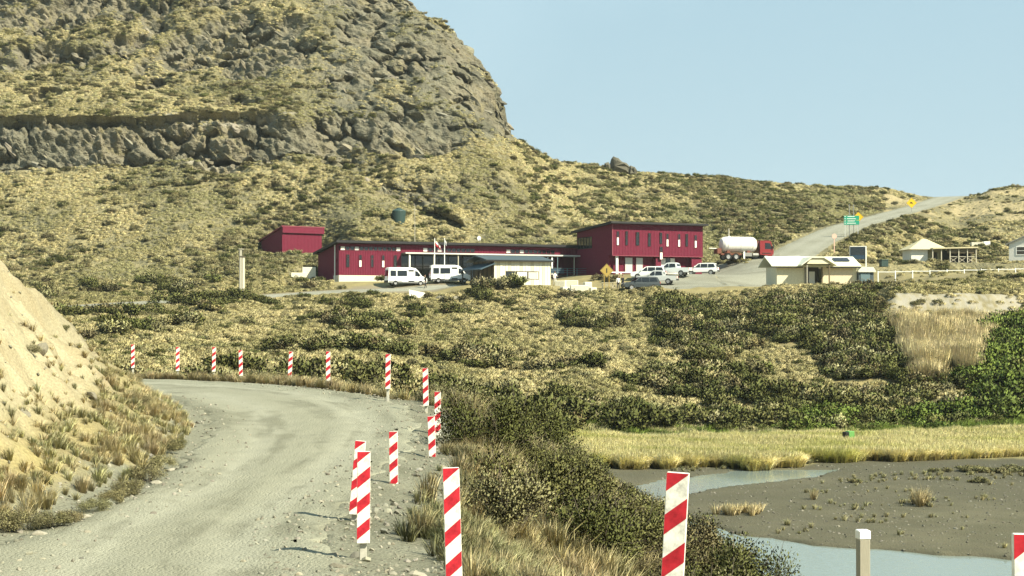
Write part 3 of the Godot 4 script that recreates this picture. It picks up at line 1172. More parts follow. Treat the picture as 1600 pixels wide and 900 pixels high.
	for q in [[240, 170, 1.2], [262, 178, 2.3], [285, 176, 1.8], [318, 176, 1.9], [345, 177, 1.7], [376, 178, 2.0], [404, 179, 1.6], [420, 176, 1.5], [300, 173, 1.7], [360, 174, 1.6], [476, 186, 1.0], [470, 204, 1.2], [500, 184, 0.9], [556, 186, 1.3], [600, 205, 1.3], [580, 186, 1.1]]:
		want(pick(q[0], q[1]), q[2], 0.8, "dark", "track")
	for q in [[772, 179, 1.05], [797, 178, 1.2], [850, 180, 1.1], [886, 181, 1.35], [640, 182, 1.1], [668, 183, 1.0], [700, 180, 1.3], [722, 181, 1.0], [955, 198, 1.3], [935, 200, 1.1]]:
		want(pick(q[0], q[1]), q[2], 0.85, "brown" if q[0] > 840 or q[0] < 735 and q[0] > 660 else "dark", "terrace")
	for k in 170:
		var px := rng.randf_range(860, 1600)
		var d := rng.randf_range(94, 108) + (px - 860) / 220.0
		want(pick(px, d), rng.randf_range(0.6, 1.4), rng.randf_range(0.75, 1.05), "green" if px > 1230 and rng.randf() < 0.4 else ("dark" if rng.randf() < 0.75 else "olive"), "meadow")
	for k in 46:
		var px := rng.randf_range(1030, 1390)
		var d := rng.randf_range(166, 176)
		want(pick(px, d), rng.randf_range(0.8, 1.5), rng.randf_range(0.6, 0.9), "dark" if rng.randf() < 0.7 else "olive", "terrace")
	# behind the far posts
	for q in [[245, 74, 1.2], [262, 76, 1.0], [305, 75, 1.6], [322, 76, 1.5], [350, 75, 1.1], [405, 72, 1.5], [420, 70, 1.7], [432, 67, 1.4], [398, 76, 1.3], [475, 69, 1.0], [495, 72, 1.2], [550, 70, 1.3], [585, 72, 1.3], [640, 62, 1.2], [625, 68, 1.3], [188, 77, 1.4], [205, 78, 1.1], [560, 85, 1.5], [520, 62, 0.7], [545, 57, 0.7]]:
		want(pick(q[0], q[1]), q[2], rng.randf_range(0.8, 1.05), "olive" if rng.randf() < 0.45 else "dark", "behind")
	# ---- the bank from the posts down to the river
	for k in 1500:
		var d := rng.randf_range(17, 74)
		var x := rng.randf_range(-4, 9.5)
		var r := road_near(x, -d)
		if r.y < 0 or r.x < 2.0:
			continue
		var y := height(x, -d)
		if y < -4.7 or line_near(channel, x, -d).x < 2.6:
			continue
		var px := 800 + LENS * x / d
		if px < 655 or px > 1330 or rng.randf() > 0.15:
			continue
		var thick := n_soft.get_noise_2d(x * 3, d * 3) + 0.3
		if thick < 0 and r.x < 5:
			continue
		if d < 27 and r.x < 3.4 or d < 36 and r.x < 2.6:
			continue
		var big := rng.randf_range(0.45, 1.2) + 0.35 * smoothstep(3.0, 7.0, r.x)
		want(Vector3(x, y - 0.1, -d), big, rng.randf_range(0.85, 1.25), "dark" if rng.randf() < 0.5 else ("olive" if rng.randf() < 0.5 else "brown"), "verge")
	for q in [[790, 27, 1.2], [830, 31, 1.4], [760, 36, 1.3], [800, 42, 1.5], [745, 47, 1.2], [775, 55, 1.5], [850, 44, 1.5], [885, 36, 1.4], [905, 29, 1.3], [960, 31, 1.4], [1000, 35, 1.5], [870, 55, 1.6], [830, 62, 1.7], [760, 66, 1.6], [720, 58, 1.3], [1090, 33, 1.5], [1120, 29, 1.3], [1160, 36, 1.4], [1060, 27, 1.2], [1200, 33, 1.1], [930, 40, 1.3], [925, 64, 1.5], [955, 62, 1.4], [900, 67, 1.6], [985, 58, 1.3]]:
		var x := bear(q[0], q[1])
		want(Vector3(x, height(x, -q[1]) - 0.1, -q[1]), q[2], rng.randf_range(1.0, 1.3), "dark" if rng.randf() < 0.7 else "olive", "verge")
	# ---- cut bank
	for q in [[88, 21.5, 0.42], [110, 22, 0.35], [20, 21, 0.5], [205, 25.5, 0.5], [235, 28, 0.55], [255, 30, 0.5], [262, 33, 0.5], [180, 24.5, 0.4], [30, 24, 0.3], [75, 29, 0.3], [50, 34, 0.35], [175, 41, 0.5], [205, 46, 0.6], [190, 44, 0.5], [160, 45, 0.5], [225, 39, 0.5], [280, 34, 0.4], [100, 42, 0.35], [120, 46, 0.5], [145, 23.5, 0.4], [60, 21.5, 0.4]]:
		want(pick(q[0], q[1]), q[2] * 0.8, 0.8, "olive", "bank")
	# ---- the hill
	var hl := [[], [], []]
	var nx := hill_cols.size()
	for k in 135000:
		var j := rng.randi() % (hill_rows - 30)
		var i := rng.randi() % nx
		var px := hill_cols[i]
		if px < -40 or px > 1680:
			continue
		var p := hill_pos[j * nx + i]
		var d := -p.z
		if d > 357:
			continue
		var rock := hill_rock[j * nx + i]
		if rng.randf() < rock * 1.25 - 0.12:
			continue
		if px > 440 and px < 808 and p.y > 42.0 and rng.randf() < 0.45:
			continue
		if p.x > 28 and line_near(hill_road, p.x, p.z).x < 5.2:
			continue
		if d < 226 and px > 860 and px < 1385 and p.y < 10.2:
			continue
		if px > 1370 and d < 236 and (d < 212 or n_soft.get_noise_2d(p.x * 2, p.z * 2) < 0.1):
			continue
		var skip := false
		for q in pads:
			if Vector2(p.x - q[0], p.z - q[1]).length() < q[2]:
				skip = true
		if skip:
			continue
		var nz := 0.7 * n_soft.get_noise_2d(p.x * 0.9 + 77, p.y * 1.8 + p.z * 0.4) + 0.9 * n_mid.get_noise_2d(p.x * 1.5, p.y * 2.2)
		var ridge := px > 830 and p.y > 14
		var sandy := px > 1380 and d > 285 and d < 345
		if sandy and rng.randf() < 0.93:
			continue
		if nz > (0.08 if not ridge else 0.02) and rng.randf() < 0.42:
			var kind := "olive" if rng.randf() < (0.75 if not ridge else 0.5) else ("dark" if rng.randf() < 0.8 else "brown")
			if rng.randf() < 0.75:
				want(p - Vector3(0, 0.1, 0), rng.randf_range(0.4, 1.15), rng.randf_range(0.6, 0.95), kind, "ridge" if ridge else "hill")
		elif nz < 0.22 or rng.randf() < 0.4:
			var macro := n_soft.get_noise_2d(p.x * 0.7 + 300, p.y * 1.2)
			if n_mid.get_noise_3d(p.x * 0.8, p.y * 1.6, 50.0) > 0.3 and rng.randf() < 0.8:
				continue
			var tone := patch(p)
			if macro < -0.05:
				tone = tone.lerp(Color(0.55, 0.61, 0.56), clampf(-2.6 * macro, 0.0, 0.7))
			elif rng.randf() < macro * 2.5:
				tone = tint(0.9, 1.15)
			hl[rng.randi() % 3].append([place(p - Vector3(0, 0.05, 0), rng.randf_range(0.24, 0.56), rng.randf_range(0.7, 1.1)), tone])
	# a line of scrub along the top of the ledge
	for k in 9000:
		var j := rng.randi() % (hill_rows - 60)
		var i := rng.randi() % nx
		var px := hill_cols[i]
		if px < -30 or px > 520:
			continue
		var p := hill_pos[j * nx + i]
		var py := LEVEL + (EYE - p.y) * LENS / -p.z
		if py < 162 or py > 197 or p.z > -255.0:
			continue
		if rng.randf() < 0.3:
			want(p, rng.randf_range(0.35, 0.8), 0.8, "dark" if rng.randf() < 0.5 else "olive", "hill")
		else:
			hl[rng.randi() % 3].append([place(p, rng.randf_range(0.3, 0.6)), patch(p)])
	plant_shrubs()
	var form := ["one", "two", "three"]
	for k in 3:
		scatter("tussock_grass", cush[k], straw_far, cl[k], "straw coloured bunch grass on the slope below the terrace, form " + form[k], "grass")
		scatter("tussock_grass", cush[k], straw_far, hl[k], "straw coloured bunch grass on the rocky hill and ridge, form " + form[k], "grass")
	# ---- meadow, reeds
	rng.seed = 99
	var me := []
	for k in 70000:
		var px := rng.randf_range(870, 1660)
		var d := rng.randf_range(74.5, lerpf(88.5, 96.0, (px - 870) / 700.0) + 2.0 * n_mid.get_noise_2d(px * 0.1, 8.0))
		var x := bear(px, d)
		var y := height(x, -d)
		if d < 75.5 + 2.2 * n_mid.get_noise_2d(x * 2.5, 5.0) or y < -5.0 or y > -2.6 or line_near(channel, x, -d).x < 1.8:
			continue
		if d < 79 + 4.0 * n_soft.get_noise_2d(x * 2, d) and x > 15.0:
			continue
		if px < 885 + 30 * n_soft.get_noise_2d(d * 3, 9):
			continue
		me.append([place(Vector3(x, y, -d), rng.randf_range(0.4, 0.8) * (1.2 if d < 80 else 1.0)), tint(0.85, 1.2) * Color(1, 1, 1).lerp(Color(0.68, 0.75, 0.48), clampf(2.0 * n_mid.get_noise_2d(x * 0.7, d * 1.8), 0.0, 0.9))])
	var gr := []
	for k in 4500:
		var d := rng.randf_range(lerpf(88.0, 94.0, (rng.randf())), 109)
		var px := rng.randf_range(900, 1660)
		var p := pick(px, d)
		if n_mid.get_noise_2d(p.x * 1.5, d * 1.5) + (0.25 if px > 1250 else -0.05) < 0:
			me.append([place(p, rng.randf_range(0.35, 0.7)), dry(0.7, 1.1)])
		else:
			gr.append([place(p, rng.randf_range(0.35, 0.85)), tint(0.7, 1.3)])
	scatter("undergrowth", low_tuft, leaf_mat(0.2, 0.27, 0.06, 0.4), gr, "fresh green undergrowth along the back of the meadow", "undergrowth")
	scatter("meadow_grass", low_tuft, lime, me, "yellow green grass of the wet meadow behind the stream", "grass")
	var rd := []
	for k in 4600:
		var d := rng.randf_range(121, 151.5)
		var t := (d - 122) / 30.0
		var wob := 26 * n_mid.get_noise_2d(d * 1.5, 3)
		var px := rng.randf_range(lerpf(1440, 1384, t) + wob, lerpf(1512, 1566, t) + 26 * n_mid.get_noise_2d(d * 1.5, 30))
		var p := on_ground(bear(px, d), d)
		if n_soft.get_noise_2d(p.x * 4, d * 2) < -0.28:
			continue
		rd.append([place(p, rng.randf_range(0.9, 2.4) * (1.0 - 0.35 * smoothstep(140.0, 151.0, d)), 1.0, 0.12), tint(0.72, 1.2)])
	scatter("reeds", stiff_tuft, blond, rd, "tall blond reeds below the pale earth bank", "reeds")
	# ---- gravel bar: few tufts, and the sparse low growth between
	var t1 = thing("grass_tuft", "single round straw tuft standing on the open gravel bar", "grass tuft", pick(1437, 61.0), 0, "tufts on the gravel bar")
	var tb1 = obj("blades", tall_tuft, straw, t1)
	tb1.scale = Vector3(0.95, 1.0, 0.95)
	for q in [[1428, 61.3], [1445, 60.8], [1436, 60.5]]:
		var o2 = obj("blades", tall_tuft, straw, t1)
		o2.position = pick(q[0], q[1]) - t1.position
		o2.scale = Vector3(0.8, 0.85, 0.8)
		o2.rotation.y = q[0]
	var t2 = thing("grass_tuft", "small wispy straw tuft on the gravel bar below the stream bend", "grass tuft", pick(1270, 63.0), 0, "tufts on the gravel bar")
	obj("blades", tall_tuft, straw, t2).scale = Vector3(0.6, 0.6, 0.6)
	var t3 = thing("grass_tuft", "long low island of straw tufts near the tip of the gravel bar", "grass tuft", pick(1155, 58.5), 0, "tufts on the gravel bar")
	for k in 26:
		var o3 = obj("blades", low_tuft, straw, t3)
		o3.position = pick(1155 + rng.randf_range(-38, 38), 58.5 + rng.randf_range(-0.7, 0.7)) - t3.position
		o3.rotation.y = rng.randf() * TAU
		var s := rng.randf_range(0.35, 0.6)
		o3.scale = Vector3(s, s, s)
	var br := []
	var bd := []
	for k in 6500:
		var d := rng.randf_range(48, 79)
		var x := rng.randf_range(8, 42)
		var y := height(x, -d)
		if y < -4.97 or line_near(channel, x, -d).x < 3.0:
			continue
		var g := n_soft.get_noise_2d(x * 3, d * 6) + 0.6 * smoothstep(66.0, 76.0, d)
		if g + 0.8 * n_mid.get_noise_2d(x * 3, d * 5) > 0.42 and rng.randf() < 0.8:
			br.append([place(Vector3(x, y, -d), rng.randf_range(0.1, 0.3)), tint(0.6, 1.1)])
		if d > 69 and x > 14 and n_soft.get_noise_2d(x * 2 + 5, d * 4) + 0.7 * smoothstep(70.0, 76.0, d) > 0.3 and rng.randf() < 0.7:
			bd.append([place(Vector3(x, y, -d), rng.randf_range(0.25, 0.55), 0.6), tint(0.8, 1.2)])
	scatter("grass", low_tuft, weed, br, "sparse low growth on the dark gravel bar", "grass")
	scatter("scrub", far_bushes[1][0], leafy["olive"][2], bd, "low dark scrub along the back of the gravel bar", "scrub")
	# ---- grass on the verge, the bank foot, behind the far posts
	var vg := []
	var vw := []
	var bk := []
	for k in 26000:
		var d := rng.randf_range(9, 72)
		var x := rng.randf_range(-22, 9)
		var r := road_near(x, -d)
		if r.x < 0.35:
			continue
		var y := height(x, -d)
		if y < -4.6:
			continue
		var g := n_soft.get_noise_2d(x * 4, d * 4)
		if r.y > 0:
			if r.x > 0.9 and rng.randf() < 0.12 + 0.5 * smoothstep(1.2, 2.6, r.x) and g > -0.32:
				if g > -0.02 or d > 50:
					vg.append([place(Vector3(x, y, -d), rng.randf_range(0.3, 0.75)), tint(0.6, 1.1)])
				else:
					vw.append([place(Vector3(x, y, -d), rng.randf_range(0.15, 0.4)), tint(0.7, 1.2)])
		elif d > 15 and d < 55:
			var thick := 0.75 * (1.0 - smoothstep(1.6, 3.2, r.x + g)) + 0.014
			if rng.randf() < thick:
				if g > 0.0 and r.x < 2.6:
					bk.append([place(Vector3(x, y, -d), rng.randf_range(0.18, 0.42)), tint(0.75, 1.2)])
				else:
					vw.append([place(Vector3(x, y, -d), rng.randf_range(0.12, 0.32)), tint(0.8, 1.5)])
	for k in 12000:
		var d := rng.randf_range(9, 36)
		var x := rng.randf_range(-3, 6)
		var r := road_near(x, -d)
		if r.y < 0 or r.x < 0.7 or r.x > 5.0:
			continue
		var g := n_soft.get_noise_2d(x * 5 + 9, d * 5)
		if rng.randf() > smoothstep(0.7, 1.7, r.x + g):
			continue
		var p := Vector3(x, height(x, -d), -d)
		if rng.randf() < 0.45:
			continue
		if rng.randf() < 0.3 + 1.4 * g:
			vg.append([place(p, rng.randf_range(0.2, 0.48)), dry(0.6, 1.1)])
		elif rng.randf() < 0.02:
			want(p, rng.randf_range(0.25, 0.5), 0.9, "olive", "verge")
		else:
			vw.append([place(p, rng.randf_range(0.18, 0.42)), dry(0.5, 1.05)])
	for k in 9000:
		var d := rng.randf_range(20, 70)
		var x := rng.randf_range(-3, 8)
		var r := road_near(x, -d)
		if r.y < 0 or r.x < 1.5 or d < 26 and r.x < 4.0 or n_mid.get_noise_2d(x * 2.0, d * 2.0) < 0.02:
			continue
		var p := Vector3(x, height(x, -d), -d)
		if p.y < -4.75 or line_near(channel, x, -d).x < 2.2:
			continue
		vg.append([place(p, rng.randf_range(0.4, 1.0)), dry(0.65, 1.1)])
	for k in 5000:
		var d := rng.randf_range(52, 74)
		var x := rng.randf_range(-22, -3)
		var r := road_near(x, -d)
		if r.y < 0 or r.x < 0.5 or r.x > 3.2:
			continue
		vg.append([place(Vector3(x, height(x, -d), -d), rng.randf_range(0.25, 0.6)), tint(0.75, 1.15)])
	scatter("verge_grass", tall_tuft, straw, vg, "dry straw grass along the bank behind the striped posts", "grass")
	scatter("weeds", low_tuft, weed, vw, "grey green weeds along both road edges", "weeds")
	var bc := []
	for k in 5000:
		var d := rng.randf_range(15, 52)
		var x := rng.randf_range(-18, -6)
		var r := road_near(x, -d)
		if r.y > 0 or r.x < 0.9 or r.x > 5.5:
			continue
		var g := n_mid.get_noise_2d(x * 1.5, d * 1.5)
		if rng.randf() > (1.0 - smoothstep(1.6, 4.2, r.x + 2.5 * g)) * 0.8 + 0.02:
			continue
		bc.append([place(Vector3(x, height(x, -d) - 0.02, -d), rng.randf_range(0.13, 0.3), rng.randf_range(0.6, 0.9)), tint(0.75, 1.0, 0.04)])
	scatter("bank_tussock", low_tuft, straw, bc, "short dry grass creeping up the lower part of the cut bank", "grass")
	scatter("bank_grass", tall_tuft, straw, bk, "golden grass at the foot of the sandy cut bank", "grass")

func stones(stone_m, crag_m):
	rng.seed = 77
	var shapes := [stone_mesh(1, 0), stone_mesh(2, 0), stone_mesh(3, 1)]
	var gl := [[], [], []]
	for k in 70000:
		var d := rng.randf_range(9, 60)
		if rng.randf() > 24.0 / d:
			continue
		var x := rng.randf_range(-17, 4)
		var r := road_near(x, -d)
		var chance := 0.14
		if r.x > -1.3 and r.x < 1.3:
			chance = 0.9 if r.y > 0 else 0.6
		elif r.x >= 1.3 and r.x < 3.0:
			chance = 0.2 if r.y > 0 else 0.12
		elif r.x >= 3.0:
			chance = 0.16 if r.y < 0 else 0.05
		if rng.randf() > chance:
			continue
		var y := height(x, -d)
		var s := 0.018 + 0.1 * pow(rng.randf(), 5.0)
		if r.x > 0.1 and r.x < 1.4 and rng.randf() < 0.12:
			s *= 1.8
		if r.x < -1.3:
			s = rng.randf_range(0.012, 0.03)
		gl[k % 3].append([place(Vector3(x, y + s * 0.12, -d), s, 0.8, 1.0), tint(0.65, 1.45, 0.04)])
	for k in 3:
		scatter("gravel", shapes[k], stone_m, gl[k], "loose grey gravel and stones scattered along the road edges, form " + ["one", "two", "three"][k], "gravel")
	var cg := [[], []]
	var nx := hill_cols.size()
	for k in 5000:
		var o := (rng.randi() % (hill_rows - 120)) * nx + rng.randi() % nx
		var p := hill_pos[o]
		if hill_rock[o] < 0.45 + 0.5 * rng.randf() or -p.z > 330 or p.x > 12 or p.x < -112:
			continue
		var s := 0.6 + 2.6 * pow(rng.randf(), 2.5)
		var b := Basis(Vector3(0, 0, 1), -0.6 + rng.randf_range(-0.35, 0.35)) * Basis(Vector3(1, 0, 0), rng.randf_range(-0.6, 0.9)) * Basis.from_scale(Vector3(s * rng.randf_range(1.0, 2.0), s * 0.75, s))
		cg[k % 2].append([Transform3D(b, p - Vector3(0, 0.12, 0.28) * s), tint(0.6, 1.2, 0.05)])
	for k in 2:
		scatter("crag", stone_mesh(5 + k, 1, 0.9, 14), crag_m, cg[k], ["blocky", "splintered"][k] + " rock breaking out of the faces of the domed hill", "rock")
	var pb := []
	for k in 9000:
		var d := rng.randf_range(46, 78)
		var x := rng.randf_range(7, 34)
		var y := height(x, -d)
		if y < -5.0 or y > -4.2:
			continue
		var s := 0.04 + 0.16 * pow(rng.randf(), 5.0)
		pb.append([place(Vector3(x, y, -d), s, 0.7, 0.8), tint(0.4, 0.95, 0.04)])
	scatter("pebbles", shapes[0], stone_m, pb, "grey pebbles strewn over the gravel bar", "pebbles")

# ---------------------------------------------------------------- striped posts
func striped_post(i: int, at: Vector3, turn: float, lean: float, label: String, w: float, panel: float, leg: float, M: Dictionary):
	var o = thing("striped_post", label, "marker post", at, turn, "red and white striped posts along the road edge")
	o.rotation = Vector3(0, turn, lean)
	obj("post", bx(-w * 0.27, -1.2, -0.09, w * 0.27, leg + panel - 0.03, -0.028, 0.006), M.post_wood, o)
	obj("board", bx(-w / 2, leg, -0.027, w / 2, leg + panel, 0.025, 0.005), M.white_board, o)
	var rect := PackedVector2Array([Vector2(-w / 2 + 0.002, leg + 0.002), Vector2(w / 2 - 0.002, leg + 0.002), Vector2(w / 2 - 0.002, leg + panel - 0.002), Vector2(-w / 2 + 0.002, leg + panel - 0.002)])
	var rise := w * 0.82
	var pitch := w * 1.95
	var y0 := leg + panel - w * 0.86
	while y0 > leg - w * 2:
		var band := PackedVector2Array([Vector2(-w, y0 - rise * 0.5), Vector2(w, y0 + rise * 1.5), Vector2(w, y0 + rise * 1.5 + pitch * 0.46), Vector2(-w, y0 - rise * 0.5 + pitch * 0.46)])
		for p in Geometry2D.intersect_polygons(rect, band):
			var st := st_new()
			prism(st, p, 0.0235, 0.0275)
			obj("stripe", st, M.red_stripe, o)
		y0 -= pitch
	return o

func posts(M: Dictionary):
	# bearing, top elevation, distance, lean, turn, words
	var list := [
		[1604, 833, 8.0, 0.0, -0.1, "nearest striped post, cut by the right edge, white top and dark side"],
		[1043, 737, 10.7, -0.055, -0.22, "large striped post leaning right before the stream bend"],
		[711, 730, 14.4, 0.03, 0.12, "large upright striped post between the road shoulder and the first dark shrubs"],
		[568, 705, 18.2, -0.005, 0.12, "striped post with bare grey foot overlapping a leaning post"],
		[552, 688, 22.6, -0.085, 0.0, "leaning striped post half hidden behind the upright one with a bare foot"],
		[616, 674, 28.0, 0.01, 0.0, "slim striped post alone on the stony shoulder before the bend"],
		[677, 650, 33.0, 0.035, 0.0, "striped post overlapping a taller one at the shoulder, the nearer of the two"],
		[684, 612, 38.0, 0.0, 0.0, "striped post rising behind another one at the shoulder, the farther of the two"],
		[666, 575, 44.0, 0.02, 0.0, "striped post where the road edge begins to bend left"],
		[606, 553, 47.5, -0.01, 0.0, "striped post with a red base standing alone on the outer bend"],
		[513, 549, 56.0, 0.0, 0.1, "striped post on the far bend, third in line from the lone red based post"],
		[452, 549, 61.0, -0.06, 0.1, "tilted striped post on the far bend before a green bush"],
		[377, 547, 64.0, 0.02, 0.15, "striped post just left of the tilted one on the far bend"],
		[334, 542, 67.0, -0.02, 0.15, "striped post before a dark hollow shrub on the far bend"],
		[278, 542, 69.0, 0.0, 0.2, "striped post in golden grass, second from the far end"],
		[208, 538, 70.5, 0.0, 0.2, "last striped post at the far end beside the cut bank"]]
	for i in list.size():
		var q = list[i]
		var top := spot(q[0], q[1], q[2])
		var panel := 1.13
		var leg := 0.24
		var base := Vector3(top.x, top.y - panel - leg, top.z)
		striped_post(i, base, q[4], q[3], q[5], 0.162, panel, leg, M)
	# plain post with a white cap
	var top2 := spot(1347, 827, 12.8)
	var h := top2.y - height(top2.x, top2.z) + 0.1
	var o = thing("wooden_post", "weathered grey wooden post with white cap on the bank above the water", "post", Vector3(top2.x, top2.y - h, top2.z), 0.12)
	obj("post", bx(-0.048, -0.5, -0.048, 0.048, h - 0.08, 0.048, 0.006), M.grey_wood, o)
	obj("cap", bx(-0.053, h - 0.08, -0.053, 0.053, h, 0.053, 0.008), M.white_paint, o)
	# little fence posts at the meadow edge
	for k in 3:
		var p := pick([908, 916, 933][k], 73.5 - 0.4 * k)
		tag(obj("fence_stake", tb(p + Vector3(0, -0.2, 0), p + Vector3(0.02, [0.55, 0.5, 0.85][k], 0), 0.05, 0.045, 7), M.dark_wood), ["short grey stake at the left end of the meadow", "short stake just right of another at the meadow edge", "tallest dark stake standing at the meadow edge by the stream"][k], "stake", "stakes at the meadow edge")

# ---------------------------------------------------------------- buildings
func window_slit(x: float, y0: float, y1: float, w: float, z: float, M: Dictionary, parent, skew := 0.0, bright := false):
	var st := st_new()
	var f := 0.05
	box(st, Vector3(x - f, y0 - f, z), Vector3(x, y1 + f, z + 0.06))
	box(st, Vector3(x + w, y0 - f, z), Vector3(x + w + f, y1 + f, z + 0.06))
	box(st, Vector3(x, y0 - f, z), Vector3(x + w, y0, z + 0.055))
	box(st, Vector3(x, y1, z), Vector3(x + w, y1 + f, z + 0.055))
	var ym := lerpf(y0, y1, 0.55 if bright else 0.66)
	box(st, Vector3(x, ym, z), Vector3(x + w, ym + 0.07, z + 0.05))
	var o = obj("window", st, M.dark_red if skew < 0.5 else M.black, parent)
	obj("pane", bx(x, y0, z + 0.01, x + w, ym, z + 0.03), M.curtain if bright else M.glass, o)
	obj("pane", bx(x + w * skew * 0.3, ym + 0.07, z + 0.01, x + w, y1, z + 0.03), M.glass, o)

func lodge(M: Dictionary):
	var yaw := deg_to_rad(25.0)
	var o = thing("red_lodge", "long low dark red metal lodge with flat black roof and glazed middle", "building", Vector3(-24.1, 7.2, -205.0), yaw)
	var L := 37.7
	var D := 9.6
	# plinth and walls
	obj("plinth", bx(-0.03, -1.2, -2.5, 9.3, 0.9, 0.04, 0.02), M.cream, o)
	var st := st_new()
	ribbed(st, Vector3(0, 0.9, 0), Vector3(9.25, 0.9, 0), 4.35, 4.35)
	ribbed(st, Vector3(0, 4.98, 0), Vector3(L, 4.98, 0), 5.35, 5.35)
	ribbed(st, Vector3(9.25, 4.2, 0), Vector3(12.5, 4.2, 0), 4.98, 4.98)
	ribbed(st, Vector3(20.6, 4.2, 0), Vector3(25.6, 4.2, 0), 4.98, 4.98)
	ribbed(st, Vector3(33.6, 4.2, 0), Vector3(L, 4.2, 0), 4.98, 4.98)
	obj("wall", st, M.red_metal, o)
	st = st_new()
	ribbed(st, Vector3(0, -0.6, -D), Vector3(0, -0.6, 0), 4.2, 5.35)
	ribbed(st, Vector3(L, -0.6, 0), Vector3(L, -0.6, -D), 5.35, 4.2)
	ribbed(st, Vector3(L, -0.6, -D), Vector3(0, -0.6, -D), 4.2, 4.2)
	obj("wall", st, M.red_metal, o)
	st = st_new()
	ribbed(st, Vector3(9.25, 0.0, 0), Vector3(9.25, 0.0, -2.4), 4.2, 4.2)
	obj("wall", st, M.red_metal, o)
	st = st_new()
	ribbed(st, Vector3(31.5, 0.0, -2.4), Vector3(L, 0.0, -2.4), 4.2, 4.2)
	obj("wall", st, M.red_metal, o)
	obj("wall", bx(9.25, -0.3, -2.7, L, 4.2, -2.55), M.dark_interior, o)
	# roof with black fascia
	st = st_new()
	var poly := PackedVector2Array([Vector2(-D - 0.7, 4.1), Vector2(0.75, 5.42), Vector2(0.75, 5.75), Vector2(-D - 0.7, 4.4)])
	xf = Transform3D(Basis(Vector3(0, 0, 1), Vector3(0, 1, 0), Vector3(-1, 0, 0)), Vector3.ZERO)
	prism(st, poly, -L - 0.4, 0.6)
	xf = Transform3D.IDENTITY
	obj("roof", st, M.black_metal, o)
	# clerestory bands: framed panes
	for band in [[0.15, 9.1, 13], [12.5, 20.6, 11], [25.6, 33.6, 11]]:
		for k in band[2]:
			var x0: float = lerpf(band[0], band[1], k / float(band[2]))
			var x1: float = lerpf(band[0], band[1], (k + 1) / float(band[2]))
			var fr := st_new()
			box(fr, Vector3(x0 + 0.002, 4.36, -0.05), Vector3(x0 + 0.09, 4.97, 0.05))
			box(fr, Vector3(x0 + 0.09, 4.36, -0.05), Vector3(x1, 4.42, 0.045))
			box(fr, Vector3(x0 + 0.09, 4.91, -0.05), Vector3(x1, 4.97, 0.045))
			var w = obj("window", fr, M.dark_red, o)
			obj("pane", bx(x0 + 0.09, 4.42, -0.03, x1, 4.91, 0.0), [M.glass, M.glass, M.pale_glass, M.curtain][(k * 5 + 3) % 4 if k % 3 == 0 else 0], w)
	# slit windows of the left block
	for k in 5:
		window_slit([1.1, 2.95, 4.7, 6.35, 8.15][k], 2.1, 3.75, 0.34, 0.03, M, o, [0.9, 0.2, 0.0, 0.3, 0.7][k], k == 3 or k == 1)
	# glazed middle: panes between mullions
	for k in 11:
		var x0 := 9.4 + k * 2.0
		var fr := st_new()
		box(fr, Vector3(x0, 0.0, -2.45), Vector3(x0 + 0.1, 4.15, -2.3))
		box(fr, Vector3(x0 + 0.1, 2.3, -2.44), Vector3(x0 + 2.0, 2.4, -2.31))
		var w = obj("glazing_frame", fr, M.dark_wood, o)
		obj("pane", bx(x0 + 0.1, 0.1, -2.42, x0 + 2.0, 2.3, -2.38), M.glass, w)
		obj("pane", bx(x0 + 0.1, 2.4, -2.42, x0 + 2.0, 4.1, -2.38), M.glass, w)
	# canopy over the gallery and its posts
	obj("canopy", bx(9.3, 4.02, -2.3, L + 2.5, 4.19, 1.5, 0.02), M.grey_metal, o)
	obj("canopy_edge", bx(9.3, 4.0, 1.5, L + 2.5, 4.2, 1.58, 0.01), M.pale_metal, o)
	for k in 8:
		var x := 9.9 + k * 3.75
		var s := st_new()
		box(s, Vector3(x, -0.3, 1.2), Vector3(x + (0.22 if k % 3 == 0 else 0.12), 4.02, 1.36), 0.01)
		obj("gallery_post", s, M.white_paint if k % 3 == 0 else M.pale_wood, o)
	# pipe at the corner, step of the terrace
	obj("downpipe", tb(Vector3(-0.15, -0.2, -1.4), Vector3(-0.15, 5.3, -1.4), 0.09, 0.09, 8), M.white_paint, o)
	# satellite dish on the roof edge
	var dish = thing("satellite_dish", "round white satellite dish on the edge of the long black roof", "satellite dish", o.transform * Vector3(21.6, 5.72, -0.4), yaw)
	var ds := st_new()
	xf = Transform3D(Basis(Vector3.UP, -1.2), Vector3(0, 0.75, 0))
	lathe_x(ds, [Vector2(0.0, 0.02), Vector2(-0.04, 0.18), Vector2(-0.14, 0.36), Vector2(-0.16, 0.36), Vector2(-0.02, 0.02)], 0, 0, 16)
	xf = Transform3D.IDENTITY
	obj("dish", ds, M.white_paint, dish)
	obj("mast", tb(Vector3(0, -0.1, 0), Vector3(0, 0.75, 0), 0.03, 0.03, 6), M.grey_metal, dish)
	# raised deck with railing at the right end
	var dk = thing("timber_deck", "raised dark timber deck with blue grey railing before the lodge", "deck", o.transform * Vector3(27.4, 0.0, 2.2), yaw)
	for k in 12:
		obj("plank", bx(0, 1.15, -3.6 + k * 0.4, 11.6, 1.22, -3.22 + k * 0.4), M.dark_wood, dk)
	obj("beam", bx(0.05, 0.85, 1.0, 11.5, 1.14, 1.14), M.dark_wood, dk)
	for k in 8:
		obj("post", bx(0.1 + k * 1.6, -1.4, 1.2, 0.2 + k * 1.6, 2.2 + (1.6 if k < 4 else 0.0), 1.29), M.blue_grey, dk)
	for k in 3:
		obj("rail", bx(0.1, 1.5 + k * 0.32, 1.3, 11.4, 1.56 + k * 0.32, 1.35), M.blue_grey, dk)
	obj("screen", bx(0.2, 1.4, 1.22, 6.0, 2.1, 1.25), M.blue_screen, dk)

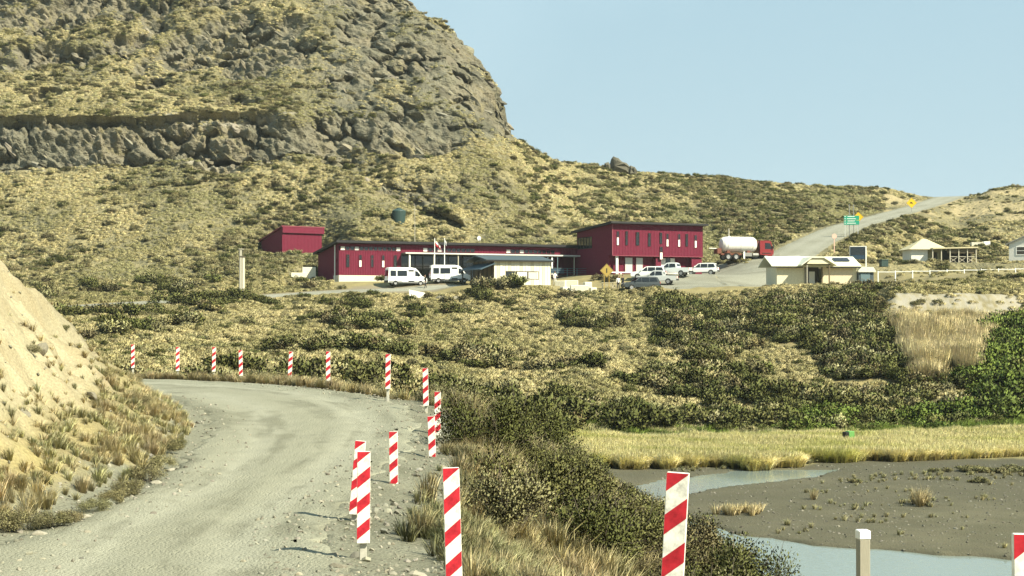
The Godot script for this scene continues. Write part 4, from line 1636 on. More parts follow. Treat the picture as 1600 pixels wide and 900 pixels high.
func tall_block(M: Dictionary):
	var yaw := deg_to_rad(24.0)
	var o = thing("red_house", "two storey dark red metal house with slit windows beside the lodge", "building", Vector3(14.33, 8.3, -210.0), yaw)
	var L := 15.0
	var D := 11.3
	var H := 7.25
	var HB := 6.6
	var st := st_new()
	ribbed(st, Vector3(0, 2.75, 0), Vector3(L, 2.75, 0), H, H)
	ribbed(st, Vector3(L, 2.75, 0), Vector3(L, 2.75, -D), H, HB)
	ribbed(st, Vector3(L, -1, -1.0), Vector3(L, -1, -D), 2.75, 2.75)
	ribbed(st, Vector3(L, -1, -D), Vector3(0, -1, -D), HB, HB)
	quad(st, Vector3(0, 2.75, -1.3), Vector3(L, 2.75, -1.3), Vector3(L, 2.75, 0), Vector3(0, 2.75, 0))
	obj("upper_wall", st, M.red_metal, o)
	st = st_new()
	ribbed(st, Vector3(0, -1, -D), Vector3(0, -1, -1.1), 2.75, 2.75)
	# gable wall over it, open round the window strip
	ribbed(st, Vector3(0, 2.75, -D), Vector3(0, 2.75, 0), 4.0, 4.0)
	ribbed(st, Vector3(0, 5.75, -D), Vector3(0, 5.75, 0), HB, H)
	ribbed(st, Vector3(0, 4.0, -6.4), Vector3(0, 4.0, 0), 5.75, 5.75)
	obj("side_wall", st, M.red_metal, o)
	st = st_new()
	ribbed(st, Vector3(0.0, -1, -1.1), Vector3(L, -1, -1.1), 2.75, 2.75)
	obj("lower_wall", st, M.red_metal, o)
	st = st_new()
	xf = Transform3D(Basis(Vector3(0, 0, 1), Vector3(0, 1, 0), Vector3(-1, 0, 0)), Vector3.ZERO)
	prism(st, PackedVector2Array([Vector2(-D - 0.9, 6.5), Vector2(0.8, 7.3), Vector2(0.8, 7.58), Vector2(-D - 0.9, 6.78)]), -L - 0.5, 0.6)
	xf = Transform3D.IDENTITY
	obj("roof", st, M.black_metal, o)
	# white edge at the floor line
	obj("floor_edge", bx(-0.02, 2.68, -0.02, L + 0.02, 2.78, 0.06), M.dusty_red, o)
	obj("corner_trim", bx(-0.06, 2.78, 0.0, 0.08, H, 0.07), M.dusty_red, o)
	# slit windows of the upper floor
	var xs := [0.7, 2.15, 3.85, 5.85, 7.75, 8.85, 10.8, 12.1, 13.6]
	for k in 9:
		window_slit(xs[k], [4.25, 4.3, 4.3, 4.2, 4.6, 4.2, 4.2, 4.3, 4.1][k], [6.2, 6.2, 6.1, 6.0, 6.1, 6.0, 6.0, 6.0, 5.9][k], [0.32, 0.26, 0.42, 0.32, 0.3, 0.32, 0.32, 0.28, 0.32][k], 0.03, M, o, [0.2, 0.9, 0.6, 0.7, 0.9, 0.1, 0.2, 0.95, 0.1][k], [true, false, false, false, false, true, true, false, true][k])
	window_slit(7.75, 2.3, 4.1, 0.42, 0.05, M, o, 0.3, true)
	# gable windows
	for k in 5:
		var z0 := -D + 0.35 + k * 0.92
		var fr := st_new()
		box(fr, Vector3(-0.06, 4.02, z0), Vector3(0.04, 5.73, z0 + 0.12))
		box(fr, Vector3(-0.05, 4.02, z0 + 0.12), Vector3(0.04, 4.1, z0 + 0.92))
		box(fr, Vector3(-0.05, 5.65, z0 + 0.12), Vector3(0.04, 5.73, z0 + 0.92))
		var w = obj("window", fr, M.black, o)
		obj("pane", bx(-0.02, 4.1, z0 + 0.12, 0.0, 5.65, z0 + 0.92), M.glass, w)
	# ground floor: column, windows, door with curtains, box bay
	obj("column", bx(0.75, -1, -0.55, 1.1, 2.66, -0.25, 0.02), M.white_paint, o)
	for k in 3:
		var x0: float = [2.5, 4.3, 8.3][k]
		var x1: float = [3.9, 5.6, 10.9][k]
		var fr := st_new()
		box(fr, Vector3(x0, 0.2, -1.06), Vector3(x0 + 0.1, 2.6, -0.96))
		box(fr, Vector3(x1 - 0.1, 0.2, -1.06), Vector3(x1, 2.6, -0.96))
		box(fr, Vector3(x0 + 0.1, 0.2, -1.06), Vector3(x1 - 0.1, 0.3, -0.97))
		box(fr, Vector3(x0 + 0.1, 2.5, -1.06), Vector3(x1 - 0.1, 2.6, -0.97))
		var w = obj("window", fr, M.dark_red, o)
		obj("pane", bx(x0 + 0.1, 0.3, -1.04, x1 - 0.1, 2.5, -1.0), M.pale_glass if k < 2 else M.glass, w)
		if k == 2:
			obj("curtain", bx(x0 + 0.1, 0.3, -0.995, x0 + 0.95, 2.5, -0.975), M.curtain, w)
			obj("curtain", bx(x1 - 0.8, 0.3, -0.995, x1 - 0.1, 2.5, -0.975), M.curtain, w)
	obj("partition", bx(7.2, -0.8, -1.06, 8.1, 2.66, -0.2, 0.02), M.red_metal, o)
	obj("end_wall", bx(13.2, -0.8, -1.06, 14.95, 2.66, -0.2, 0.02), M.red_metal, o)
	# white rail in front
	var rl = thing("white_rail", "low white timber rail before the two storey red house", "railing", o.transform * Vector3(-3.0, -0.6, 3.4), yaw)
	obj("rail", bx(0, 0.75, 0, 14.0, 0.9, 0.08, 0.01), M.white_paint, rl)
	for k in 7:
		obj("post", bx(0.2 + k * 2.2, -1.2, 0.085, 0.34 + k * 2.2, 0.75, 0.2, 0.01), M.white_paint, rl)
	obj("beam", bx(0, 0.1, 0, 14.0, 0.22, 0.07, 0.01), M.grey_wood, rl)

func small_shed(M: Dictionary):
	var o = thing("red_shed", "small dark red shed with sloping roof on the hillside left of the lodge", "building", spot(441, 397, 228), deg_to_rad(36.0))
	var L := 6.9
	var D := 7.4
	var st := st_new()
	ribbed(st, Vector3(0, -1.5, 0), Vector3(L, -1.5, 0), 3.3, 3.3)
	obj("wall", st, M.red_metal, o)
	st = st_new()
	ribbed(st, Vector3(L, -1.5, 0), Vector3(L, -1.5, -D), 4.1, 2.2)
	ribbed(st, Vector3(L, -1.5, -D), Vector3(0, -1.5, -D), 2.2, 2.2)
	ribbed(st, Vector3(0, -1.5, -D), Vector3(0, -1.5, 0), 2.2, 4.1)
	obj("wall", st, M.red_metal, o)
	obj("fascia", bx(-0.1, 3.3, -0.1, L + 0.3, 4.25, 0.3, 0.02), M.red_metal, o)
	st = st_new()
	xf = Transform3D(Basis(Vector3(0, 0, 1), Vector3(0, 1, 0), Vector3(-1, 0, 0)), Vector3.ZERO)
	prism(st, PackedVector2Array([Vector2(-D - 0.7, 2.1), Vector2(0.35, 4.26), Vector2(0.35, 4.42), Vector2(-D - 0.7, 2.28)]), -L - 0.35, 0.3)
	xf = Transform3D.IDENTITY
	obj("roof", st, M.dusty_red, o)
	obj("post", bx(0.3, -1.5, -D - 0.6, 0.42, 2.1, -D - 0.48), M.pale_wood, o)
	# low white wall between shed and lodge
	var w = thing("white_wall", "low white masonry wall left of the lodge", "wall", spot(455, 432, 207), deg_to_rad(15))
	obj("wall", bx(0, -0.8, -0.3, 2.1, 0.55, 0, 0.02), M.cream, w)
	obj("wall", bx(1.6, -0.8, -0.75, 3.5, 1.35, -0.31, 0.02), M.cream, w)

func kiosk(M: Dictionary):
	var yaw := deg_to_rad(25.0)
	var o = thing("timber_kiosk", "whitewashed plank kiosk with slate blue gable roof before the lodge", "hut", spot(772, 446.5, 192), yaw)
	var L := 8.2
	var D := 6.6
	var H := 3.3
	for k in 20:
		var x0 := k * L / 20.0
		var x1 := (k + 1) * L / 20.0 - 0.03
		var z := 0.012 * ((k * 7) % 3)
		var m = M.whitewash if k % 4 != 1 else M.whitewash_worn
		if x0 > 1.3 and x1 < 6.5:
			var pl = obj("plank", bx(x0, -0.5, z, x1, 0.85, z + 0.04), m, o)
			obj("plank", bx(x0, 1.95, z, x1, H, z + 0.04), m, o)
		else:
			obj("plank", bx(x0, -0.5, z, x1, H, z + 0.04), m, o)
	obj("lining", bx(0.02, -0.5, -0.08, L - 0.02, 0.85, -0.02), M.pale_wood, o)
	obj("lining", bx(0.02, 1.95, -0.08, L - 0.02, H, -0.02), M.pale_wood, o)
	obj("lining", bx(0.02, -0.5, -D, L - 0.02, H, -D + 0.1), M.pale_wood, o)
	for k in 3:
		var x0 := 1.62 + k * 1.62
		var fr := st_new()
		box(fr, Vector3(x0, 0.85, -0.04), Vector3(x0 + 0.08, 1.95, 0.06))
		box(fr, Vector3(x0 + 1.54, 0.85, -0.04), Vector3(x0 + 1.61, 1.95, 0.06))
		box(fr, Vector3(x0 + 0.08, 0.85, -0.04), Vector3(x0 + 1.54, 0.93, 0.055))
		box(fr, Vector3(x0 + 0.08, 1.87, -0.04), Vector3(x0 + 1.54, 1.95, 0.055))
		var w = obj("window", fr, M.dark_wood, o)
		obj("pane", bx(x0 + 0.08, 0.93, -0.01, x0 + 1.54, 1.87, 0.015), [M.glass, M.curtain, M.pale_glass][k], w)
	for k in 14:
		var z0 := -D + k * D / 14.0
		obj("plank", bx(-0.04, -0.5, z0, 0.0, H, z0 + D / 14.0 - 0.03), M.brown_plank if k % 3 else M.dark_wood, o)
	obj("plank", bx(L, -0.5, -D, L + 0.04, H, 0.0), M.whitewash_worn, o)
	# roof: two planes over the length, gable to the left
	var st := st_new()
	xf = Transform3D(Basis(Vector3(0, 0, 1), Vector3(0, 1, 0), Vector3(-1, 0, 0)), Vector3.ZERO)
	prism(st, PackedVector2Array([Vector2(-D / 2, H + 0.6), Vector2(0.5, H - 0.1), Vector2(0.5, H + 0.08), Vector2(-D / 2, H + 0.78)]), -L - 0.3, 1.3)
	prism(st, PackedVector2Array([Vector2(-D - 0.5, H - 0.1), Vector2(-D / 2 - 0.005, H + 0.6), Vector2(-D / 2 - 0.005, H + 0.78), Vector2(-D - 0.5, H + 0.08)]), -L - 0.3, 1.3)
	prism(st, PackedVector2Array([Vector2(-D, H), Vector2(0.0, H), Vector2(-D / 2, H + 0.56)]), -0.05, 0.0)
	xf = Transform3D.IDENTITY
	obj("roof", st, M.slate, o)
	var rf = st_new()
	box(rf, Vector3(-1.38, H - 0.12, 0.5), Vector3(L + 0.35, H + 0.08, 0.56))
	obj("eave_board", rf, M.black, o)
	# lean-to roof over the left end, on posts
	st = st_new()
	prism(st, PackedVector2Array([Vector2(-2.1, 2.05), Vector2(-0.05, 2.85), Vector2(-0.05, 2.98), Vector2(-2.1, 2.18)]), -D + 0.2, 0.45)
	obj("lean_to_roof", st, M.slate_blue, o)
	for k in 3:
		obj("lean_to_post", bx(-1.95, -0.5, -D + 0.5 + k * 2.9, -1.82, 2.08, -D + 0.63 + k * 2.9), M.dark_wood, o)

func toll_hut(M: Dictionary):
	# pale hut with a pitched metal roof, porch and solar panel
	var yaw := deg_to_rad(6.0)
	var o = thing("cream_hut", "cream hut with pale green metal roof, front porch and two solar panels", "hut", spot(1214, 447, 188), yaw)
	var L := 11.0
	var D := 5.0
	var H := 2.45
	obj("wall", bx(0, -0.9, -0.12, 3.7, H, 0, 0.01), M.cream_wall, o)
	obj("wall", bx(5.85, -0.9, -0.12, 10.0, H, 0, 0.01), M.buff_wall, o)
	obj("wall", bx(0, -0.9, -D, 0.12, H, -0.12, 0.01), M.cream_wall, o)
	obj("wall", bx(9.88, -0.9, -D, 10.0, H, -0.12, 0.01), M.cream_wall, o)
	obj("wall", bx(0.12, -0.9, -D, 9.88, H, -D + 0.12, 0.01), M.cream_wall, o)
	obj("wall", bx(3.7, -0.9, -1.3, 5.85, H, -1.2, 0.01), M.dark_wood, o)
	obj("door", bx(4.55, -0.6, -1.2, 5.35, 1.9, -1.14, 0.01), M.white_paint, o)
	obj("corner_post", bx(3.55, -0.9, 0.03, 3.72, H, 0.14, 0.01), M.grey_wood, o)
	obj("corner_post", bx(5.82, -0.9, 0.03, 5.98, H, 0.14, 0.01), M.brown_plank, o)
	obj("end_bay", bx(10.0, -0.9, -3.2, 10.5, 2.9, 0.05, 0.02), M.cream_wall, o)
	# main roof
	var st := st_new()
	xf = Transform3D(Basis(Vector3(0, 0, 1), Vector3(0, 1, 0), Vector3(-1, 0, 0)), Vector3.ZERO)
	prism(st, PackedVector2Array([Vector2(-2.6, 3.75), Vector2(0.7, H + 0.05), Vector2(0.7, H + 0.17), Vector2(-2.6, 3.9)]), -10.9, 0.9)
	prism(st, PackedVector2Array([Vector2(-D - 0.6, H + 0.05), Vector2(-2.602, 3.75), Vector2(-2.602, 3.9), Vector2(-D - 0.6, H + 0.17)]), -10.9, 0.9)
	xf = Transform3D.IDENTITY
	obj("roof", st, M.pale_roof, o)
	var eb := st_new()
	box(eb, Vector3(-0.9, H - 0.12, 0.6), Vector3(3.2, H + 0.04, 0.66))
	box(eb, Vector3(6.3, H - 0.12, 0.6), Vector3(10.9, H + 0.04, 0.66))
	obj("gutter", eb, M.black, o)
	# porch with its own gable
	st = st_new()
	prism(st, PackedVector2Array([Vector2(2.6, H + 0.12), Vector2(4.0, 3.55), Vector2(5.5, 3.55), Vector2(7.2, H + 0.12), Vector2(7.2, H + 0.26), Vector2(5.55, 3.7), Vector2(3.95, 3.7), Vector2(2.6, H + 0.26)]), -1.8, 2.1)
	obj("porch_roof", st, M.pale_roof, o)
	st = st_new()
	prism(st, PackedVector2Array([Vector2(3.3, H + 0.35), Vector2(6.3, H + 0.35), Vector2(5.5, 3.54), Vector2(4.0, 3.54)]), 1.85, 1.93)
	obj("porch_gable", st, M.cream_wall, o)
	obj("porch_post", bx(3.3, -0.9, 1.8, 3.44, H + 0.2, 1.94), M.grey_wood, o)
	obj("porch_post", bx(6.2, -0.9, 1.8, 6.34, H + 0.2, 1.94), M.brown_plank, o)
	# solar panels on the roof plane
	for k in 2:
		var s2 := st_new()
		xf = Transform3D(Basis(Vector3(1, 0, 0), atan2(1.35, 3.3)), Vector3(7.8 + k * 1.05, 3.62, -1.75))
		box(s2, Vector3(0, 0.06, 0), Vector3(1.0, 0.12, 1.2))
		xf = Transform3D.IDENTITY
		obj("solar_panel", s2, M.solar, o)
	# grey store at the right end
	var g = thing("grey_store", "dark grey timber store built against the right end of the cream hut", "shed", o.transform * Vector3(10.55, -0.1, 0.6), yaw)
	obj("wall", bx(0, -0.7, -2.2, 2.0, 1.9, 0, 0.02), M.slate, g)
	obj("door", bx(0.25, -0.4, 0.0, 1.5, 1.75, 0.05, 0.01), M.blue_grey, g)
	var rr := st_new()
	prism(rr, PackedVector2Array([Vector2(-0.1, 1.9), Vector2(2.2, 1.9), Vector2(2.2, 2.05), Vector2(1.9, 2.55), Vector2(0.4, 2.6), Vector2(-0.1, 2.1)]), -2.4, 0.25)
	obj("roof", rr, M.pale_roof, g)

func camp_hut(M: Dictionary):
	var o = thing("camp_hut", "small white hut with pale pyramid roof and open timber veranda", "hut", spot(1424, 411, 226), deg_to_rad(4))
	obj("wall", bx(0, -0.8, -4.0, 2.6, 2.1, 0, 0.02), M.white_board_wall, o)
	obj("wall", bx(2.6, -0.8, -4.0, 5.2, 2.1, -0.9, 0.02), M.olive_wall, o)
	obj("door", bx(3.6, -0.5, -0.9, 4.4, 1.7, -0.84), M.dark_wood, o)
	var st := st_new()
	var a := Vector3(-0.5, 2.1, 0.6)
	var b := Vector3(5.8, 2.1, 0.6)
	var c := Vector3(5.8, 2.1, -4.6)
	var d := Vector3(-0.5, 2.1, -4.6)
	var p := Vector3(2.5, 3.85, -2.0)
	var q := Vector3(3.0, 3.85, -2.0)
	quad(st, a, b, q, p)
	tri(st, b, c, q)
	quad(st, c, d, p, q)
	tri(st, d, a, p)
	quad(st, d, c, b, a)
	obj("roof", st, M.tan_roof, o)
	st = st_new()
	prism(st, PackedVector2Array([Vector2(2.9, 2.12), Vector2(10.0, 2.3), Vector2(10.0, 2.48), Vector2(2.9, 2.3)]), -3.6, 1.5)
	obj("veranda_roof", st, M.tan_roof, o)
	obj("veranda_floor", bx(5.25, -0.8, -3.3, 9.9, 0.02, 1.3), M.dark_wood, o)
	for k in 6:
		obj("veranda_post", bx(2.9 + k * 1.36, -0.8, 1.1, 3.02 + k * 1.36, 2.2, 1.22), M.pale_wood, o)
	for k in 3:
		var s := st_new()
		var x := 5.62 + k * 1.36
		tube(s, Vector3(x, 0.0, 1.0), Vector3(x + 1.3, 0.9, 1.0), 0.04, 0.04, 5)
		tube(s, Vector3(x, 0.9, 0.92), Vector3(x + 1.3, 0.0, 0.92), 0.04, 0.04, 5)
		obj("cross_brace", s, M.pale_wood, o)
	obj("rail", bx(5.6, 0.92, 1.0, 9.8, 1.0, 1.09), M.pale_wood, o)
	obj("back_wall", bx(5.3, -0.8, -3.4, 9.8, 2.1, -3.3), M.dark_wood, o)
	obj("side_wall", bx(9.7, -0.8, -3.29, 9.8, 2.1, -0.8), M.dark_wood, o)
	obj("screen", bx(5.25, 1.5, 1.0, 9.75, 2.15, 1.05), M.brown_plank, o)
	# right end white house
	var h = thing("white_house", "white clapboard house with gable roof cut by the right edge", "house", spot(1577, 409, 222), deg_to_rad(-23))
	st = st_new()
	prism(st, PackedVector2Array([Vector2(0, -0.2), Vector2(7.5, -0.2), Vector2(7.5, 2.7), Vector2(3.75, 4.4), Vector2(0, 2.7)]), -8.0, 0.0)
	obj("wall", st, M.white_board_wall, h)
	for k in 4:
		obj("pier", bx(0.2 + k * 2.3, -1.2, -0.5, 0.5 + k * 2.3, -0.2, -0.2), M.dark_wood, h)
	st = st_new()
	prism(st, PackedVector2Array([Vector2(-0.5, 2.5), Vector2(3.75, 4.42), Vector2(3.75, 4.58), Vector2(-0.5, 2.66)]), -8.3, 0.35)
	prism(st, PackedVector2Array([Vector2(3.752, 4.42), Vector2(8.0, 2.5), Vector2(8.0, 2.66), Vector2(3.752, 4.58)]), -8.3, 0.35)
	obj("roof", st, M.grey_metal, h)
	var fr := st_new()
	box(fr, Vector3(1.0, 1.0, 0.0), Vector3(2.8, 1.1, 0.06))
	box(fr, Vector3(1.0, 2.2, 0.0), Vector3(2.8, 2.3, 0.06))
	box(fr, Vector3(1.0, 1.1, 0.0), Vector3(1.1, 2.2, 0.055))
	box(fr, Vector3(2.7, 1.1, 0.0), Vector3(2.8, 2.2, 0.055))
	box(fr, Vector3(1.1, 1.62, 0.0), Vector3(2.7, 1.68, 0.05))
	var w = obj("window", fr, M.white_paint, h)
	obj("pane", bx(1.1, 1.1, 0.0, 2.7, 1.62, 0.025), M.glass, w)
	obj("pane", bx(1.1, 1.68, 0.0, 2.7, 2.2, 0.025), M.glass, w)

# ---------------------------------------------------------------- vehicles: forward is +x, origin on the ground at the middle
func half_width(y: float, W: float, belt: float, top: float) -> float:
	return W / 2.0 - (0.0 if y < belt else 0.16 * (y - belt) / (top - belt))

func shell(poly: PackedVector2Array, W: float, belt: float, top: float) -> SurfaceTool:
	var st := st_new()
	if Geometry2D.is_polygon_clockwise(poly):
		poly.reverse()
	var t := Geometry2D.triangulate_polygon(poly)
	for i in range(0, t.size(), 3):
		var v := []
		for k in 3:
			var p := poly[t[i + k]]
			v.append(Vector3(p.x, p.y, half_width(p.y, W, belt, top)))
		if (v[1] - v[0]).cross(v[2] - v[0]).z < 0:
			var s = v[1]
			v[1] = v[2]
			v[2] = s
		tri(st, v[0], v[1], v[2])
		tri(st, v[0] * Vector3(1, 1, -1), v[2] * Vector3(1, 1, -1), v[1] * Vector3(1, 1, -1))
	for i in poly.size():
		var p := poly[i]
		var q := poly[(i + 1) % poly.size()]
		var a := half_width(p.y, W, belt, top)
		var b := half_width(q.y, W, belt, top)
		quad(st, Vector3(p.x, p.y, -a), Vector3(q.x, q.y, -b), Vector3(q.x, q.y, b), Vector3(p.x, p.y, a))
	return st

func side_glass(poly: PackedVector2Array, W: float, belt: float, top: float, s: float) -> SurfaceTool:
	# a pane proud of the body side
	var st := st_new()
	if Geometry2D.is_polygon_clockwise(poly):
		poly.reverse()
	var n := poly.size()
	for i in n:
		var p := poly[i]
		var q := poly[(i + 1) % n]
		var zp := half_width(p.y, W, belt, top)
		var zq := half_width(q.y, W, belt, top)
		quad(st, Vector3(p.x, p.y, s * zp), Vector3(q.x, q.y, s * zq), Vector3(q.x, q.y, s * (zq + 0.012)), Vector3(p.x, p.y, s * (zp + 0.012)))
	for i in range(1, n - 1):
		var v := []
		for k in [0, i, i + 1]:
			v.append(Vector3(poly[k].x, poly[k].y, s * (half_width(poly[k].y, W, belt, top) + 0.012)))
		if s > 0:
			tri(st, v[0], v[1], v[2])
		else:
			tri(st, v[0], v[2], v[1])
	return st

func wheel(parent, x: float, z: float, r: float, w: float, M: Dictionary):
	var st := st_new()
	xf = Transform3D(Basis(Vector3.UP, PI / 2), Vector3(x, r, z))
	lathe_x(st, [Vector2(-w / 2, r * 0.6), Vector2(-w / 2, r * 0.93), Vector2(-w * 0.35, r), Vector2(w * 0.35, r), Vector2(w / 2, r * 0.93), Vector2(w / 2, r * 0.6)], 0, 0, 18)
	var t = obj("wheel", st, M.tyre, parent)
	st = st_new()
	lathe_x(st, [Vector2(-w * 0.46, 0.01), Vector2(-w * 0.4, r * 0.3), Vector2(-w * 0.47, r * 0.6), Vector2(w * 0.47, r * 0.6), Vector2(w * 0.4, r * 0.3), Vector2(w * 0.46, 0.01)], 0, 0, 14)
	xf = Transform3D.IDENTITY
	obj("rim", st, M.rim, t)

func cross_pane(x0: float, y0: float, x1: float, y1: float, hw0: float, hw1: float, out: Vector2) -> SurfaceTool:
	var st := st_new()
	var o := Vector3(out.x, out.y, 0) * 0.012
	var a := Vector3(x0, y0, -hw0) + o
	var b := Vector3(x0, y0, hw0) + o
	var c := Vector3(x1, y1, hw1) + o
	var d := Vector3(x1, y1, -hw1) + o
	var n := (b - a).cross(c - a)
	if n.dot(o) > 0:
		quad(st, a, b, c, d)
	else:
		quad(st, b, a, d, c)
	return st

func minibus(M: Dictionary, label: String, at: Vector3, turn: float, front_door := true):
	var o = thing("minibus", label, "minibus", at, turn, "white minibuses before the lodge")
	o.scale = Vector3.ONE * 0.93
	var W := 1.95
	var poly := PackedVector2Array([Vector2(-2.9, 0.4), Vector2(-2.45, 0.38), Vector2(-2.1, 0.4), Vector2(2.6, 0.36), Vector2(2.9, 0.45), Vector2(2.95, 0.85), Vector2(2.8, 1.12), Vector2(2.15, 1.38), Vector2(1.55, 2.2), Vector2(1.2, 2.5), Vector2(0.6, 2.6), Vector2(-2.6, 2.6), Vector2(-2.82, 2.5), Vector2(-2.92, 1.2), Vector2(-2.95, 0.6)])
	obj("body", shell(poly, W, 1.2, 2.6), M.white_car, o)
	for s in [1.0, -1.0]:
		obj("window", side_glass(PackedVector2Array([Vector2(-2.6, 1.35), Vector2(-1.75, 1.35), Vector2(-1.75, 2.15), Vector2(-2.6, 2.15)]), W, 1.2, 2.6, s), M.car_glass, o)
		obj("window", side_glass(PackedVector2Array([Vector2(-1.55, 1.35), Vector2(-0.1, 1.35), Vector2(-0.1, 2.15), Vector2(-1.55, 2.15)]), W, 1.2, 2.6, s), M.car_glass, o)
		if s < 0:
			obj("window", side_glass(PackedVector2Array([Vector2(0.15, 1.35), Vector2(1.1, 1.35), Vector2(0.95, 2.1), Vector2(0.15, 2.1)]), W, 1.2, 2.6, s), M.car_glass, o)
		else:
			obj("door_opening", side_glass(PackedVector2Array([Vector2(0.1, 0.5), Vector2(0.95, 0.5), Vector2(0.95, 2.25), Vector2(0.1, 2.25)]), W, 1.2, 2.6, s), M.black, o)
			obj("window", side_glass(PackedVector2Array([Vector2(1.12, 1.35), Vector2(2.0, 1.35), Vector2(1.5, 2.05), Vector2(1.12, 2.1)]), W, 1.2, 2.6, s), M.car_glass, o)
		obj("sill", side_glass(PackedVector2Array([Vector2(-2.85, 0.42), Vector2(2.55, 0.42), Vector2(2.55, 0.58), Vector2(-2.85, 0.58)]), W, 1.2, 2.6, s), M.trim, o)
		obj("tail_light", bx(-2.97, 1.0, s * 0.86 - 0.06, -2.9, 1.5, s * 0.86 + 0.06), M.tail, o)
		obj("headlight", bx(2.72, 0.85, s * 0.72 - 0.15, 2.95, 1.08, s * 0.72 + 0.15, 0.03), M.pale_glass, o)
		obj("mirror", bx(1.62, 1.4, s * 1.06 - 0.09, 1.76, 1.75, s * 1.06 + 0.09, 0.03), M.trim, o)
	obj("sliding_door", bx(-0.95, 0.5, 0.985, 0.05, 1.3, 1.03, 0.01), M.white_car, o)
	obj("rear_window", cross_pane(-2.91, 1.35, -2.85, 2.2, 0.8, 0.75, Vector2(-1, 0.05)), M.car_glass, o)
	obj("windscreen", cross_pane(2.1, 1.44, 1.58, 2.15, 0.82, 0.75, Vector2(0.8, 0.5)), M.car_glass, o)
	obj("bumper", bx(-3.02, 0.42, -0.9, -2.93, 0.72, 0.9, 0.02), M.trim, o)
	for x in [-1.85, 1.95]:
		for z in [-0.87, 0.87]:
			wheel(o, x, z, 0.36, 0.24, M)
	return o

func car(M: Dictionary, kind: String, paint, label: String, at: Vector3, turn: float):
	var pick_up := kind == "pickup_truck"
	var o = thing(kind, label, "pickup truck" if pick_up else "car", at, turn, "vehicles parked on the gravel yard")
	var W := 1.85
	var top := 1.8
	var poly: PackedVector2Array
	if pick_up:
		poly = PackedVector2Array([Vector2(-2.6, 0.5), Vector2(2.55, 0.42), Vector2(2.65, 0.6), Vector2(2.6, 0.95), Vector2(2.35, 1.08), Vector2(1.25, 1.2), Vector2(0.55, 1.74), Vector2(0.2, 1.82), Vector2(-0.65, 1.8), Vector2(-0.85, 1.68), Vector2(-0.98, 1.15), Vector2(-2.62, 1.1)])
	else:
		poly = PackedVector2Array([Vector2(-2.3, 0.5), Vector2(2.3, 0.4), Vector2(2.4, 0.6), Vector2(2.33, 0.88), Vector2(2.1, 1.0), Vector2(1.1, 1.12), Vector2(0.45, 1.64), Vector2(0.1, 1.72), Vector2(-1.7, 1.74), Vector2(-2.0, 1.66), Vector2(-2.28, 1.1), Vector2(-2.34, 0.8)])
	obj("body", shell(poly, W, 1.05, top), paint, o)
	for s in [1.0, -1.0]:
		if pick_up:
			obj("window", side_glass(PackedVector2Array([Vector2(0.22, 1.18), Vector2(1.02, 1.18), Vector2(0.45, 1.66), Vector2(0.22, 1.68)]), W, 1.05, top, s), M.car_glass, o)
			obj("window", side_glass(PackedVector2Array([Vector2(-0.78, 1.18), Vector2(0.12, 1.18), Vector2(0.12, 1.68), Vector2(-0.68, 1.66)]), W, 1.05, top, s), M.car_glass, o)
		else:
			obj("window", side_glass(PackedVector2Array([Vector2(0.15, 1.1), Vector2(0.9, 1.12), Vector2(0.35, 1.58), Vector2(0.15, 1.6)]), W, 1.05, top, s), M.car_glass, o)
			obj("window", side_glass(PackedVector2Array([Vector2(-0.9, 1.1), Vector2(0.06, 1.1), Vector2(0.06, 1.6), Vector2(-0.9, 1.6)]), W, 1.05, top, s), M.car_glass, o)
			obj("window", side_glass(PackedVector2Array([Vector2(-2.0, 1.15), Vector2(-1.0, 1.1), Vector2(-1.0, 1.6), Vector2(-1.8, 1.58)]), W, 1.05, top, s), M.car_glass, o)
		var fx := 2.5 if pick_up else 2.26
		obj("headlight", bx(fx - 0.2, 0.75, s * 0.7 - 0.17, fx + 0.1, 0.93, s * 0.7 + 0.17, 0.04), M.pale_glass, o)
		var rx := -2.64 if pick_up else -2.36
		obj("tail_light", bx(rx, 0.8, s * 0.84 - 0.07, rx + 0.1, 1.08, s * 0.84 + 0.07, 0.01), M.tail, o)
		obj("mirror", bx(0.86, 1.12, s * 1.0 - 0.1, 0.98, 1.3, s * 1.0 + 0.1, 0.03), paint, o)
	if pick_up:
		obj("windscreen", cross_pane(1.18, 1.26, 0.6, 1.7, 0.8, 0.74, Vector2(0.6, 0.8)), M.car_glass, o)
		obj("load_bed", bx(-2.5, 1.09, -0.75, -1.08, 1.125, 0.75), M.trim, o)
		obj("rear_window", cross_pane(-0.95, 1.28, -0.87, 1.64, 0.72, 0.7, Vector2(-1, 0.1)), M.car_glass, o)
	else:
		obj("windscreen", cross_pane(1.04, 1.18, 0.5, 1.6, 0.8, 0.74, Vector2(0.6, 0.8)), M.car_glass, o)
		obj("rear_window", cross_pane(-2.26, 1.14, -2.04, 1.6, 0.78, 0.72, Vector2(-0.9, 0.4)), M.car_glass, o)
	obj("bumper", bx((-2.74 if pick_up else -2.42), 0.5, -0.85, (-2.6 if pick_up else -2.3), 0.72, 0.85, 0.03), M.trim, o)
	var wx := [-1.55, 1.65] if pick_up else [-1.4, 1.45]
	for x in wx:
		for z in [-0.84, 0.84]:
			wheel(o, x, z, 0.38, 0.25, M)
	return o

